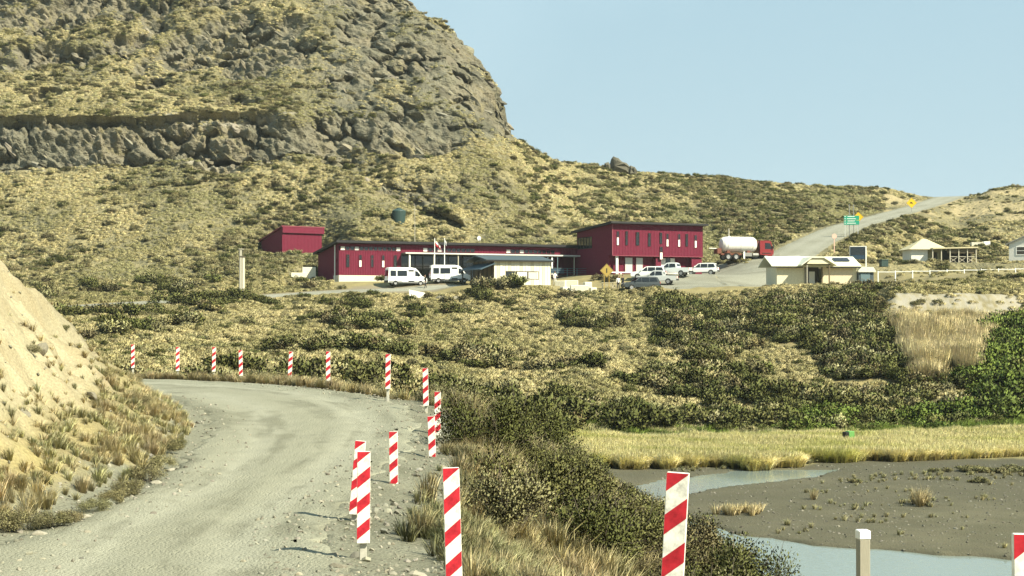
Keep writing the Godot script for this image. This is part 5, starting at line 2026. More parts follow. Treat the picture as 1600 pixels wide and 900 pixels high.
func tanker(M: Dictionary):
	var o = thing("tanker_truck", "gas tanker truck with white tank and red cab parked right of the red house", "tanker truck", Vector3(bear(1164, 221), height(bear(1164, 221), -221) + 0.02, -221), deg_to_rad(14))
	obj("chassis", bx(-4.0, 0.75, -0.5, 3.4, 1.0, 0.5, 0.02), M.rust, o)
	var st := st_new()
	lathe_x(st, [Vector2(-4.0, 0.01), Vector2(-3.96, 0.55), Vector2(-3.8, 0.88), Vector2(-3.5, 1.08), Vector2(-3.0, 1.17), Vector2(0.9, 1.17), Vector2(1.35, 1.08), Vector2(1.6, 0.88), Vector2(1.76, 0.55), Vector2(1.8, 0.01)], 2.35, 0, 32)
	var tk = obj("tank", st, M.white_tank, o)
	st = st_new()
	for x in [-3.0, -1.0, 0.9]:
		xf = Transform3D(Basis.IDENTITY, Vector3(x, 0, 0))
		lathe_x(st, [Vector2(-0.04, 1.165), Vector2(-0.04, 1.195), Vector2(0.04, 1.195), Vector2(0.04, 1.165)], 2.35, 0, 32)
	xf = Transform3D.IDENTITY
	obj("band", st, M.white_tank, tk)
	obj("valve_box", bx(-4.7, 0.95, -0.7, -4.02, 1.75, 0.7, 0.03), M.rust, o)
	obj("hose", tb(Vector3(-5.8, 1.75, 0.2), Vector3(-4.4, 1.7, 0.3), 0.07, 0.07, 8), M.curtain, o)
	for k in 2:
		obj("saddle", bx(-3.2 + k * 3.2, 1.0, -0.85, -2.7 + k * 3.2, 1.4, 0.85, 0.02), M.rust, o)
	obj("tool_box", bx(-0.6, 0.55, 0.55, 0.7, 1.1, 1.1, 0.03), M.grey_metal, o)
	obj("fuel_tank", tb(Vector3(0.85, 0.8, 0.85), Vector3(1.75, 0.8, 0.85), 0.28, 0.28, 14), M.grey_metal, o)
	# cab
	st = st_new()
	prism(st, PackedVector2Array([Vector2(1.95, 0.85), Vector2(4.1, 0.6), Vector2(4.15, 1.4), Vector2(4.05, 1.75), Vector2(3.75, 2.75), Vector2(3.5, 2.95), Vector2(2.0, 2.95), Vector2(1.95, 2.85)]), -1.18, 1.18)
	obj("cab", st, M.red_cab, o)
	for s in [1.0, -1.0]:
		var g := st_new()
		prism(g, PackedVector2Array([Vector2(2.75, 1.7), Vector2(3.85, 1.7), Vector2(3.6, 2.55), Vector2(2.75, 2.6)]), s * 1.19 - 0.012, s * 1.19 + 0.012)
		obj("window", g, M.car_glass, o)
		obj("mirror", bx(3.95, 1.75, s * 1.35 - 0.1, 4.08, 2.4, s * 1.35 + 0.1, 0.02), M.trim, o)
		obj("mudguard", bx(2.3, 1.02, s * 1.05 - 0.2, 3.7, 1.12, s * 1.05 + 0.2, 0.03), M.trim, o)
	obj("windscreen", cross_pane(4.05, 1.78, 3.76, 2.72, 1.05, 1.0, Vector2(1, 0.3)), M.car_glass, o)
	obj("bumper", bx(3.9, 0.4, -1.2, 4.3, 0.85, 1.2, 0.04), M.grey_metal, o)
	obj("exhaust", tb(Vector3(1.92, 1.0, 0.9), Vector3(1.92, 3.1, 0.9), 0.07, 0.07, 8), M.trim, o)
	for x in [-3.1, -1.85, 3.0]:
		for z in [-1.0, 1.0]:
			wheel(o, x, z, 0.5, 0.32, M)
	obj("mudguard", bx(-3.7, 1.02, 0.8, -1.3, 1.08, 1.2, 0.02), M.rust, o)
	obj("warning_flap", bx(-0.75, 0.2, 1.22, -0.5, 1.25, 1.25, 0.01), M.white_paint, o)

# ---------------------------------------------------------------- people: one skin over tapered bones
# bones: [a, b, radius a, radius b, colour number]
func skin(st: SurfaceTool, bones: Array, cell: float, blend: float, colors: Array):
	var lo := Vector3.ONE * 1e9
	var hi := -lo
	for q in bones:
		var r := Vector3.ONE * (maxf(q[2], q[3]) + blend + cell * 2)
		lo = lo.min(q[0] - r).min(q[1] - r)
		hi = hi.max(q[0] + r).max(q[1] + r)
	var n := Vector3i(((hi - lo) / cell).ceil()) + Vector3i.ONE
	var f := PackedFloat32Array()
	f.resize(n.x * n.y * n.z)
	f.fill(1.0)
	var who := PackedByteArray()
	who.resize(f.size())
	var near := PackedFloat32Array()
	near.resize(f.size())
	near.fill(9.0)
	for q in bones:
		var a: Vector3 = q[0]
		var ab: Vector3 = q[1] - a
		var l2 := maxf(ab.length_squared(), 1e-9)
		var r := Vector3.ONE * (maxf(q[2], q[3]) + blend + cell * 2)
		var i0 := Vector3i((((a.min(q[1]) - r) - lo) / cell).floor()).max(Vector3i.ZERO)
		var i1 := Vector3i((((a.max(q[1]) + r) - lo) / cell).ceil()).min(n - Vector3i.ONE)
		for z in range(i0.z, i1.z + 1):
			for y in range(i0.y, i1.y + 1):
				for x in range(i0.x, i1.x + 1):
					var p := lo + Vector3(x, y, z) * cell
					var t := clampf((p - a).dot(ab) / l2, 0.0, 1.0)
					var d: float = (p - a - ab * t).length() - lerpf(q[2], q[3], t)
					var o := (z * n.y + y) * n.x + x
					if d < near[o]:
						near[o] = d
						who[o] = q[4]
					var h := clampf(0.5 + 0.5 * (f[o] - d) / blend, 0.0, 1.0)
					f[o] = lerpf(f[o], d, h) - blend * h * (1.0 - h)
	var verts := {}
	var vs := PackedVector3Array()
	var vc := PackedByteArray()
	for z in n.z - 1:
		for y in n.y - 1:
			for x in n.x - 1:
				var o := (z * n.y + y) * n.x + x
				var inside := 0
				for c in 8:
					if f[o + (c & 1) + ((c >> 1) & 1) * n.x + ((c >> 2) & 1) * n.x * n.y] < 0:
						inside += 1
				if inside == 0 or inside == 8:
					continue
				var sum := Vector3.ZERO
				var cnt := 0
				for c in 8:
					for ax in 3:
						var b := 1 << ax
						if c & b:
							continue
						var c2 := c | b
						var fa := f[o + (c & 1) + ((c >> 1) & 1) * n.x + ((c >> 2) & 1) * n.x * n.y]
						var fb := f[o + (c2 & 1) + ((c2 >> 1) & 1) * n.x + ((c2 >> 2) & 1) * n.x * n.y]
						if (fa < 0) != (fb < 0):
							var t := fa / (fa - fb)
							var pa := Vector3(c & 1, (c >> 1) & 1, (c >> 2) & 1)
							var pb := Vector3(c2 & 1, (c2 >> 1) & 1, (c2 >> 2) & 1)
							sum += pa.lerp(pb, t)
							cnt += 1
				verts[o] = vs.size()
				vs.append(lo + (Vector3(x, y, z) + sum / cnt) * cell)
				vc.append(who[o])
	var step := [1, n.x, n.x * n.y]
	for o in verts:
		for ax in 3:
			var u: int = step[(ax + 1) % 3]
			var v: int = step[(ax + 2) % 3]
			var e: int = step[ax]
			if (f[o] < 0) == (f[o + e] < 0):
				continue
			if not (verts.has(o - u) and verts.has(o - v) and verts.has(o - u - v)):
				continue
			var a: int = verts[o - u - v]
			var b: int = verts[o - v]
			var c: int = verts[o]
			var d: int = verts[o - u]
			var ids := [a, b, c, a, c, d]
			if f[o] < 0:
				ids = [a, c, b, a, d, c]
			for k in ids:
				st.set_smooth_group(0)
				st.set_color(colors[vc[k]])
				st.add_vertex(vs[k])

# pose: arm directions and stride; faces +z
func person(label: String, at: Vector3, turn: float, shirt: Color, trousers: Color, hair: Color, M: Dictionary, arms: Array, stride := 0.12, bend := 0.0):
	var o = thing("person", label, "person", at, turn)
	var skin_c := Color(0.42, 0.25, 0.17)
	var colors := [shirt, trousers, skin_c, Color(0.04, 0.035, 0.03), Color(0.03, 0.02, 0.02)]
	var st := SurfaceTool.new()
	st.begin(Mesh.PRIMITIVE_TRIANGLES)
	var hip := Vector3(0, 0.93, 0)
	var chest := hip + Vector3(0, 0.42 * cos(bend), 0.42 * sin(bend))
	var neck := hip + Vector3(0, 0.56 * cos(bend), 0.56 * sin(bend))
	var bones := []
	bones.append([hip + Vector3(-0.07, 0, 0), hip + Vector3(0.07, 0, 0), 0.115, 0.115, 1])
	bones.append([hip + Vector3(0, 0.06, 0), chest, 0.125, 0.13, 0])
	bones.append([chest + Vector3(-0.1, 0.02, 0), chest + Vector3(0.1, 0.02, 0), 0.105, 0.105, 0])
	bones.append([chest + Vector3(-0.15, 0.1, 0), chest + Vector3(0.15, 0.1, 0), 0.06, 0.06, 0])
	bones.append([neck, neck + Vector3(0, 0.1, 0.015), 0.052, 0.05, 2])
	var hands := []
	for s in [-1.0, 1.0]:
		var ft = stride * s
		var knee := Vector3(s * 0.1, 0.5, ft * 0.5 + 0.03)
		var ank := Vector3(s * 0.1, 0.09, ft)
		bones.append([hip + Vector3(s * 0.09, -0.05, 0), knee, 0.09, 0.06, 1])
		bones.append([knee, ank, 0.06, 0.042, 1])
		bones.append([ank + Vector3(0, -0.045, -0.03), ank + Vector3(s * 0.03, -0.06, 0.15), 0.042, 0.034, 3])
		var sh := chest + Vector3(s * 0.19, 0.1, 0)
		var ar: Array = arms[0 if s < 0 else 1]
		var el: Vector3 = sh + Vector3(s * ar[0].x, ar[0].y, ar[0].z).normalized() * 0.28
		var wr: Vector3 = el + Vector3(s * ar[1].x, ar[1].y, ar[1].z).normalized() * 0.25
		bones.append([sh, el, 0.055, 0.043, 0])
		bones.append([el, wr, 0.042, 0.03, 0])
		hands.append([wr, (wr - el).normalized(), s])
	skin(st, bones, 0.024, 0.035, colors)
	for h in hands:
		var w: Vector3 = h[0]
		var dir: Vector3 = h[1]
		var across := dir.cross(Vector3(h[2], 0, 0.2)).normalized()
		var palm := across.cross(dir).normalized()
		var hb := [[w - dir * 0.02, w + dir * 0.07, 0.025, 0.03, 2], [w + dir * 0.05 - across * 0.025, w + dir * 0.075 + across * 0.025, 0.016, 0.015, 2]]
		for k in 4:
			var b0 := w + dir * 0.08 + across * (k - 1.5) * 0.02
			var l: float = [0.032, 0.038, 0.035, 0.027][k]
			var b1 := b0 + dir * l + palm * 0.006
			var b2 := b1 + dir * l * 0.7 + palm * 0.02
			hb.append([b0, b1, 0.009, 0.0085, 2])
			hb.append([b1, b2, 0.0085, 0.0075, 2])
		hb.append([w + dir * 0.025 - across * 0.025, w + dir * 0.06 - across * 0.055, 0.012, 0.01, 2])
		hb.append([w + dir * 0.06 - across * 0.055, w + dir * 0.085 - across * 0.06, 0.01, 0.008, 2])
		skin(st, hb, 0.006, 0.006, colors)
	var hd := neck + Vector3(0, 0.2, 0.03)
	skin(st, [[hd + Vector3(0, 0.03, -0.015), hd + Vector3(0, 0.05, -0.02), 0.088, 0.085, 2], [hd + Vector3(0, -0.03, 0.025), hd + Vector3(0, -0.07, 0.045), 0.062, 0.042, 2],
		[hd + Vector3(0, 0.02, 0.075), hd + Vector3(0, -0.02, 0.1), 0.01, 0.016, 2], [hd + Vector3(-0.08, 0, -0.01), hd + Vector3(-0.085, -0.03, -0.01), 0.014, 0.01, 2], [hd + Vector3(0.08, 0, -0.01), hd + Vector3(0.085, -0.03, -0.01), 0.014, 0.01, 2],
		[hd + Vector3(-0.032, 0.012, 0.072), hd + Vector3(-0.028, 0.012, 0.074), 0.011, 0.011, 4], [hd + Vector3(0.032, 0.012, 0.072), hd + Vector3(0.028, 0.012, 0.074), 0.011, 0.011, 4], [hd + Vector3(-0.02, -0.055, 0.084), hd + Vector3(0.02, -0.055, 0.084), 0.006, 0.006, 4]], 0.01, 0.012, colors)
	st.generate_normals()
	obj("body", st, M.skin, o)
	var hs := SurfaceTool.new()
	hs.begin(Mesh.PRIMITIVE_TRIANGLES)
	skin(hs, [[hd + Vector3(0, 0.07, -0.01), hd + Vector3(0, 0.06, -0.04), 0.082, 0.085, 0], [hd + Vector3(0, 0.0, -0.06), hd + Vector3(0, -0.04, -0.06), 0.06, 0.045, 0]], 0.014, 0.02, [hair])
	hs.generate_normals()
	obj("hair", hs, M.skin, o)
	return o

func people(M: Dictionary):
	var hang := [Vector3(0.15, -1, 0.05), Vector3(0.08, -1, 0.25)]
	var fwd := [Vector3(0.15, -0.9, 0.3), Vector3(-0.1, -0.1, 1.0)]
	person("person in black standing at the open door of the left minibus", on_ground(bear(665, 196.5), 196.5), -1.2, Color(0.02, 0.02, 0.022), Color(0.02, 0.02, 0.025), Color(0.03, 0.02, 0.015), M, [fwd, hang], 0.16, 0.1)
	person("person in white top walking past the right end of the kiosk", on_ground(bear(867, 191), 191), 0.6, Color(0.75, 0.74, 0.68), Color(0.55, 0.53, 0.47), Color(0.03, 0.02, 0.015), M, [hang, fwd], 0.2)
	person("person in white shirt and dark trousers standing near the dark car", on_ground(bear(966, 188.5), 188.5), 0.3, Color(0.75, 0.74, 0.7), Color(0.03, 0.03, 0.035), Color(0.04, 0.03, 0.02), M, [hang, hang], 0.1)
	person("person in dark jacket beside the white shirted one near the dark car", on_ground(bear(973, 188.8), 188.8), -0.8, Color(0.05, 0.045, 0.04), Color(0.03, 0.03, 0.04), Color(0.02, 0.015, 0.01), M, [fwd, hang], 0.06)

# ---------------------------------------------------------------- signs and small things
func diamond(called_label: String, at: Vector3, turn: float, size: float, leg: float, M: Dictionary, two: bool, dull: bool, mark: int):
	var o = thing("warning_sign", called_label, "road sign", at, turn, "")
	if two:
		for s in [-0.32, 0.32]:
			obj("post", bx(s - 0.04, -0.8, -0.08, s + 0.04, leg + size * 0.7 + absf(s) * 0.2, -0.012), M.ochre if dull else M.grey_metal, o)
	else:
		obj("post", bx(-0.04, -0.8, -0.08, 0.04, leg + size * 1.2, -0.012), M.grey_metal, o)
	var h := size * 0.7071
	var c := leg + h
	var st := st_new()
	prism(st, PackedVector2Array([Vector2(0, c - h), Vector2(h, c), Vector2(0, c + h), Vector2(-h, c)]), -0.012, 0.012)
	obj("plate", st, M.ochre if dull else M.yellow, o)
	st = st_new()
	var i := h - 0.05
	var j := h - 0.09
	for k in 4:
		var a := Vector2(0, -1).rotated(k * PI / 2)
		var b := Vector2(0, -1).rotated((k + 1) * PI / 2)
		prism(st, PackedVector2Array([Vector2(0, c) + a * i, Vector2(0, c) + b * i, Vector2(0, c) + b * j, Vector2(0, c) + a * j]), 0.012, 0.0145)
	obj("border", st, M.black, o)
	st = st_new()
	if mark == 0:
		# lorry on a slope
		xf = Transform3D(Basis(Vector3(0, 0, 1), -0.28), Vector3(0, c, 0))
		for p in [[-0.3, -0.06, 0.1, 0.16], [0.12, -0.06, 0.28, 0.08]]:
			box(st, Vector3(p[0], p[1], 0.012), Vector3(p[2], p[3], 0.016))
		prism(st, PackedVector2Array([Vector2(-0.4, -0.12), Vector2(0.4, -0.12), Vector2(0.4, -0.2), Vector2(-0.4, -0.2)]), 0.012, 0.016)
		xf = Transform3D.IDENTITY
	elif mark == 1:
		# bent arrow
		box(st, Vector3(-0.05, c - 0.35, 0.012), Vector3(0.06, c + 0.05, 0.016))
		box(st, Vector3(-0.22, c + 0.05, 0.012), Vector3(0.06, c + 0.15, 0.016))
		prism(st, PackedVector2Array([Vector2(-0.2, c - 0.05), Vector2(-0.2, c + 0.25), Vector2(-0.4, c + 0.1)]), 0.012, 0.016)
	else:
		box(st, Vector3(-0.07, c - 0.3, 0.012), Vector3(0.07, c + 0.3, 0.016))
	obj("symbol", st, M.black, o)
	return o

func small_things(M: Dictionary):
	# yard: diamond sign on two ochre posts
	var a := spot(948, 452, 187)
	diamond("ochre diamond sign on two posts at the near edge of the yard", a, 0.15, 1.25, 1.5, M, true, true, 2)
	diamond("yellow diamond sign with steep hill symbol high beside the climbing road", Vector3(bear(1425, 300), height(bear(1425, 300), -300) - 0.1, -300), -0.1, 1.5, 0.9, M, false, false, 0)
	var g := Vector3(bear(1343, 246), height(bear(1343, 246), -246), -246)
	diamond("yellow diamond sign with bent arrow behind the green direction board", g + Vector3(0.2, 0, -1.5), -0.15, 1.25, spot(0, 347, 247).y - g.y, M, false, false, 1)
	var b := Vector3(bear(1331, 244), height(bear(1331, 244), -244), -244)
	var low := spot(0, 351, 244).y - b.y
	var o = thing("direction_sign", "green road direction board with white lines on tall grey posts", "road sign", b, -0.1)
	for s in [-0.35, 0.35]:
		obj("post", bx(s - 0.07, -1.0, -0.14, s + 0.07, low + 3.4, -0.03), M.grey_metal, o)
	obj("leg", bx(-1.1, -1.0, -0.12, -1.0, low + 0.2, -0.03), M.pale_metal, o)
	obj("leg", bx(1.0, -1.0, -0.12, 1.1, low + 0.2, -0.03), M.pale_metal, o)
	obj("board", bx(-1.25, low, -0.03, 1.25, low + 0.72, 0.03, 0.01), M.green_sign, o)
	obj("board", bx(-1.25, low + 0.78, -0.03, 1.25, low + 1.5, 0.03, 0.01), M.green_sign, o)
	var st := st_new()
	for k in 4:
		var y := low + 0.2 + 0.37 * k
		box(st, Vector3(-0.75 + 0.1 * (k % 2), y, 0.03), Vector3(0.5 + 0.2 * ((k + 1) % 2), y + 0.1, 0.034))
		box(st, Vector3(-1.15, y, 0.03), Vector3(-0.95, y + 0.1, 0.034))
	obj("lettering", st, M.white_paint, o)
	# round sign on a pinkish post
	var r := Vector3(bear(1304, 222), height(bear(1304, 222), -222), -222)
	o = thing("round_sign", "small round sign on a pale pinkish post below the green board", "road sign", r, 0.1)
	var top := spot(0, 369, 222).y - r.y
	obj("post", bx(-0.06, -0.6, -0.1, 0.06, top, -0.025), M.pink_post, o)
	st = st_new()
	xf = Transform3D(Basis(Vector3.UP, PI / 2), Vector3(0, top, 0))
	lathe_x(st, [Vector2(-0.02, 0.001), Vector2(-0.02, 0.38), Vector2(0.02, 0.38), Vector2(0.02, 0.001)], 0, 0, 20)
	xf = Transform3D.IDENTITY
	obj("plate", st, M.pink_post, o)
	# information board
	var ib := spot(1341, 405, 208)
	o = thing("information_board", "dark blue information board in a white frame behind the cream hut", "notice board", ib, -0.2)
	obj("panel", bx(-1.1, 0.0, -0.06, 1.0, 1.75, 0.0), M.blue_screen, o)
	obj("panel_pane", bx(-1.0, 0.6, 0.0, 0.9, 1.6, 0.012), M.glass, o)
	obj("frame", bx(1.0, -1.5, -0.1, 1.18, 1.85, 0.06, 0.01), M.white_paint, o)
	obj("frame", bx(-1.22, -1.5, -0.1, -1.1, 1.85, 0.06, 0.01), M.grey_metal, o)
	obj("frame", bx(-1.1, 1.75, -0.1, 1.0, 1.85, 0.06, 0.01), M.white_paint, o)
	# pylon of two boards
	var pp := Vector3(bear(378, 190), height(bear(378, 190), -190), -190)
	var ph := spot(0, 390, 190).y - pp.y
	o = thing("wooden_pylon", "tall weathered pylon of two pale boards beside the far track", "pylon", pp, 0.5)
	obj("board", bx(-0.36, -0.8, -0.1, -0.03, ph, 0.1, 0.015), M.worn_board, o)
	obj("board", bx(0.04, -0.8, -0.14, 0.36, ph - 0.9, 0.08, 0.015), M.pale_wood, o)
	obj("cap", bx(-0.5, ph, -0.18, 0.2, ph + 0.12, 0.18, 0.015), M.grey_wood, o)
	obj("crosspiece", bx(-0.44, ph - 1.0, 0.1, 0.44, ph - 0.82, 0.14, 0.01), M.dark_wood, o)
	obj("foot", bx(-0.6, -0.8, -0.3, 0.65, 0.25, 0.3, 0.03), M.cream, o)
	# flags
	for k in 2:
		var px: float = [679.0, 694.5][k]
		var d := 201.0
		var p := on_ground(bear(px, d), d)
		var h := spot(0, 372, d).y - p.y
		o = thing("flagpole", ["white flagpole with red and white flag before the lodge, left of two", "white flagpole with drooping pale flag before the lodge, right of two"][k], "flagpole", p)
		obj("pole", tb(Vector3(0, -0.4, 0), Vector3(0, h, 0), 0.07, 0.05, 10), M.white_paint, o)
		for row in 2:
			st = st_new()
			var n := 8
			for i in n:
				var x0 := 0.06 + i * 0.09
				var x1 := x0 + 0.09
				if k == 1:
					x0 *= 0.35
					x1 *= 0.35
				var f0 := Vector3(x0, h - 0.2 - row * 0.3 - x0 * 1.1, 0.1 * sin(i * 1.1))
				var f1 := Vector3(x1, h - 0.2 - row * 0.3 - x1 * 1.1, 0.1 * sin((i + 1) * 1.1))
				quad(st, f0 + Vector3(0, -0.3, 0), f1 + Vector3(0, -0.3, 0), f1, f0)
				quad(st, f0 + Vector3(0, 0, -0.01), f1 + Vector3(0, 0, -0.01), f1 + Vector3(0, -0.3, -0.01), f0 + Vector3(0, -0.3, -0.01))
			obj("flag", st, (M.cloth_white if row == 0 else M.cloth_red) if k == 0 else (M.cloth_white if row == 0 else M.cloth_blue), o)
	# mast and tank on the hillside
	var mp := spot(648, 383, 231)
	o = thing("radio_mast", "thin pale radio mast on the hillside behind the lodge", "mast", mp)
	obj("mast", tb(Vector3(0, -2.5, 0), Vector3(0, 6.3, 0), 0.06, 0.035, 8), M.pale_wood, o)
	obj("bracket", tb(Vector3(-0.35, 5.6, 0), Vector3(0.35, 5.6, 0), 0.025, 0.025, 6), M.pale_metal, o)
	var wt := spot(623, 352, 238)
	o = thing("water_tank", "dark green round water tank on the scree above the lodge", "water tank", Vector3(wt.x, height(wt.x, wt.z) - 0.1, wt.z))
	st = st_new()
	xf = Transform3D(Basis(Vector3(0, 0, 1), PI / 2), Vector3.ZERO)
	lathe_x(st, [Vector2(-0.8, 0.98), Vector2(0.0, 1.05), Vector2(1.45, 1.15), Vector2(1.55, 1.1), Vector2(1.85, 0.5), Vector2(1.9, 0.01)], 0, 0, 24)
	xf = Transform3D.IDENTITY
	obj("shell", st, M.tank_green, o)
	obj("lid", tb(Vector3(0, 1.88, 0), Vector3(0, 2.0, 0), 0.35, 0.33, 14), M.tank_green, o)
	# utility pole beyond the tanker
	var up := on_ground(bear(1139, 240), 240)
	o = thing("utility_pole", "pale wooden pole with small white box behind the tanker truck", "utility pole", up)
	obj("pole", tb(Vector3(0, -0.5, 0), Vector3(0, spot(0, 357, 240).y - up.y, 0), 0.12, 0.09, 8), M.pale_wood, o)
	obj("box", bx(-0.2, spot(0, 375, 240).y - up.y, 0.1, 0.2, spot(0, 370, 240).y - up.y + 0.1, 0.4, 0.03), M.white_paint, o)
	# white rail fence
	var f0 := spot(1372, 432, 196)
	var f1 := spot(1640, 426, 198)
	o = thing("rail_fence", "long low white rail fence along the campground lawn", "fence", f0, atan2(-(f1.z - f0.z), f1.x - f0.x))
	var fl := Vector2(f1.x - f0.x, f1.z - f0.z).length()
	var seg := 10
	for k in seg:
		var x0 := fl * k / seg
		var y0 := lerpf(0, f1.y - f0.y, k / float(seg))
		obj("rail", bx(x0 + 0.06, y0 + 0.54, -0.05, x0 + fl / seg - 0.06, y0 + 0.66, 0.05, 0.01), M.pale_metal, o)
		obj("post", bx(x0 - 0.06, y0 - 0.9, -0.07, x0 + 0.06, y0 + 0.72, 0.07, 0.01), M.white_paint, o)
	# boxes, bins, blocks
	var wb := on_ground(bear(1535, 254), 254)
	o = thing("white_box", "white cabinet standing in the scrub on the slope at right", "cabinet", wb)
	obj("cabinet", bx(-1.9, -0.6, -0.5, 0.2, 0.8, 0.3, 0.02), M.cream, o)
	obj("cabinet", bx(0.21, -0.6, -0.4, 1.3, 0.95, 0.35, 0.02), M.white_paint, o)
	var gb := on_ground(bear(1381, 214), 214)
	o = thing("green_bin", "dark green wheeled bin left of the white camp hut", "bin", gb, 0.2)
	obj("tub", bx(-0.55, 0.05, -0.4, 0.55, 1.0, 0.4, 0.05), M.tank_green, o)
	obj("lid", bx(-0.6, 1.0, -0.45, 0.6, 1.12, 0.45, 0.04), M.tank_green, o)
	var gx := on_ground(bear(1325, 88), 88) + Vector3(0, 0.55, 0)
	o = thing("green_box", "small bright green box in the yellow meadow", "box", gx, 0.4)
	obj("box", bx(-0.1, -0.5, -0.2, 0.3, 0.36, 0.2, 0.02), M.box_green, o)
	obj("lid", bx(-0.32, -0.5, -0.18, -0.1, 0.32, 0.18, 0.02), M.black, o)
	var ws := pick(652, 183.5)
	o = thing("white_slab", "tilted white slab lying in the grass below the minibuses", "slab", ws + Vector3(0, 0.5, 0))
	o.rotation = Vector3(0.75, 0.2, -0.25)
	obj("slab", bx(-1.1, -0.08, -0.6, 1.1, 0.08, 0.6, 0.03), M.cream, o)
	# pale edging blocks, planters and a table along the yard
	var k2 := 0
	for q in [[876, 447, 190, 1.4, 0.7], [893, 446, 190.5, 1.7, 0.9], [905, 452, 187, 2.3, 0.8], [918, 449, 189, 1.0, 1.1], [926, 453, 187, 0.9, 0.5], [884, 452, 187.5, 1.5, 0.4]]:
		var p := pick(q[0], q[2])
		o = thing("stone_block", ["pale block right of the kiosk beside the walking person", "tall pale block before the deck of the lodge", "long pale block at the terrace edge below the deck", "upright pale block left of the ochre diamond sign", "small pale block at the foot of the ochre diamond sign", "low pale kerb block above the brown shrub"][k2], "block", p, 0.2 * k2 - 0.3, "pale blocks at the terrace edge")
		obj("block", bx(-q[3] / 2, -0.5, -0.35, q[3] / 2, q[4], 0.35, 0.06), M.cream, o)
		k2 += 1
	o = thing("picnic_table", "pale picnic table with bench beside the ochre diamond sign", "table", pick(950, 190.5), 0.2)
	for k in 3:
		obj("plank", bx(-0.95, 0.72, -0.4 + 0.27 * k, 0.95, 0.77, -0.16 + 0.27 * k, 0.01), M.pale_wood, o)
	obj("bench", bx(-0.95, 0.42, 0.65, 0.95, 0.47, 0.9, 0.01), M.pale_wood, o)
	for s in [-0.7, 0.7]:
		obj("leg", bx(s - 0.05, -0.3, -0.3, s + 0.05, 0.72, -0.2), M.pale_wood, o)
		obj("leg", bx(s - 0.05, -0.3, 0.6, s + 0.05, 0.42, 0.7), M.pale_wood, o)

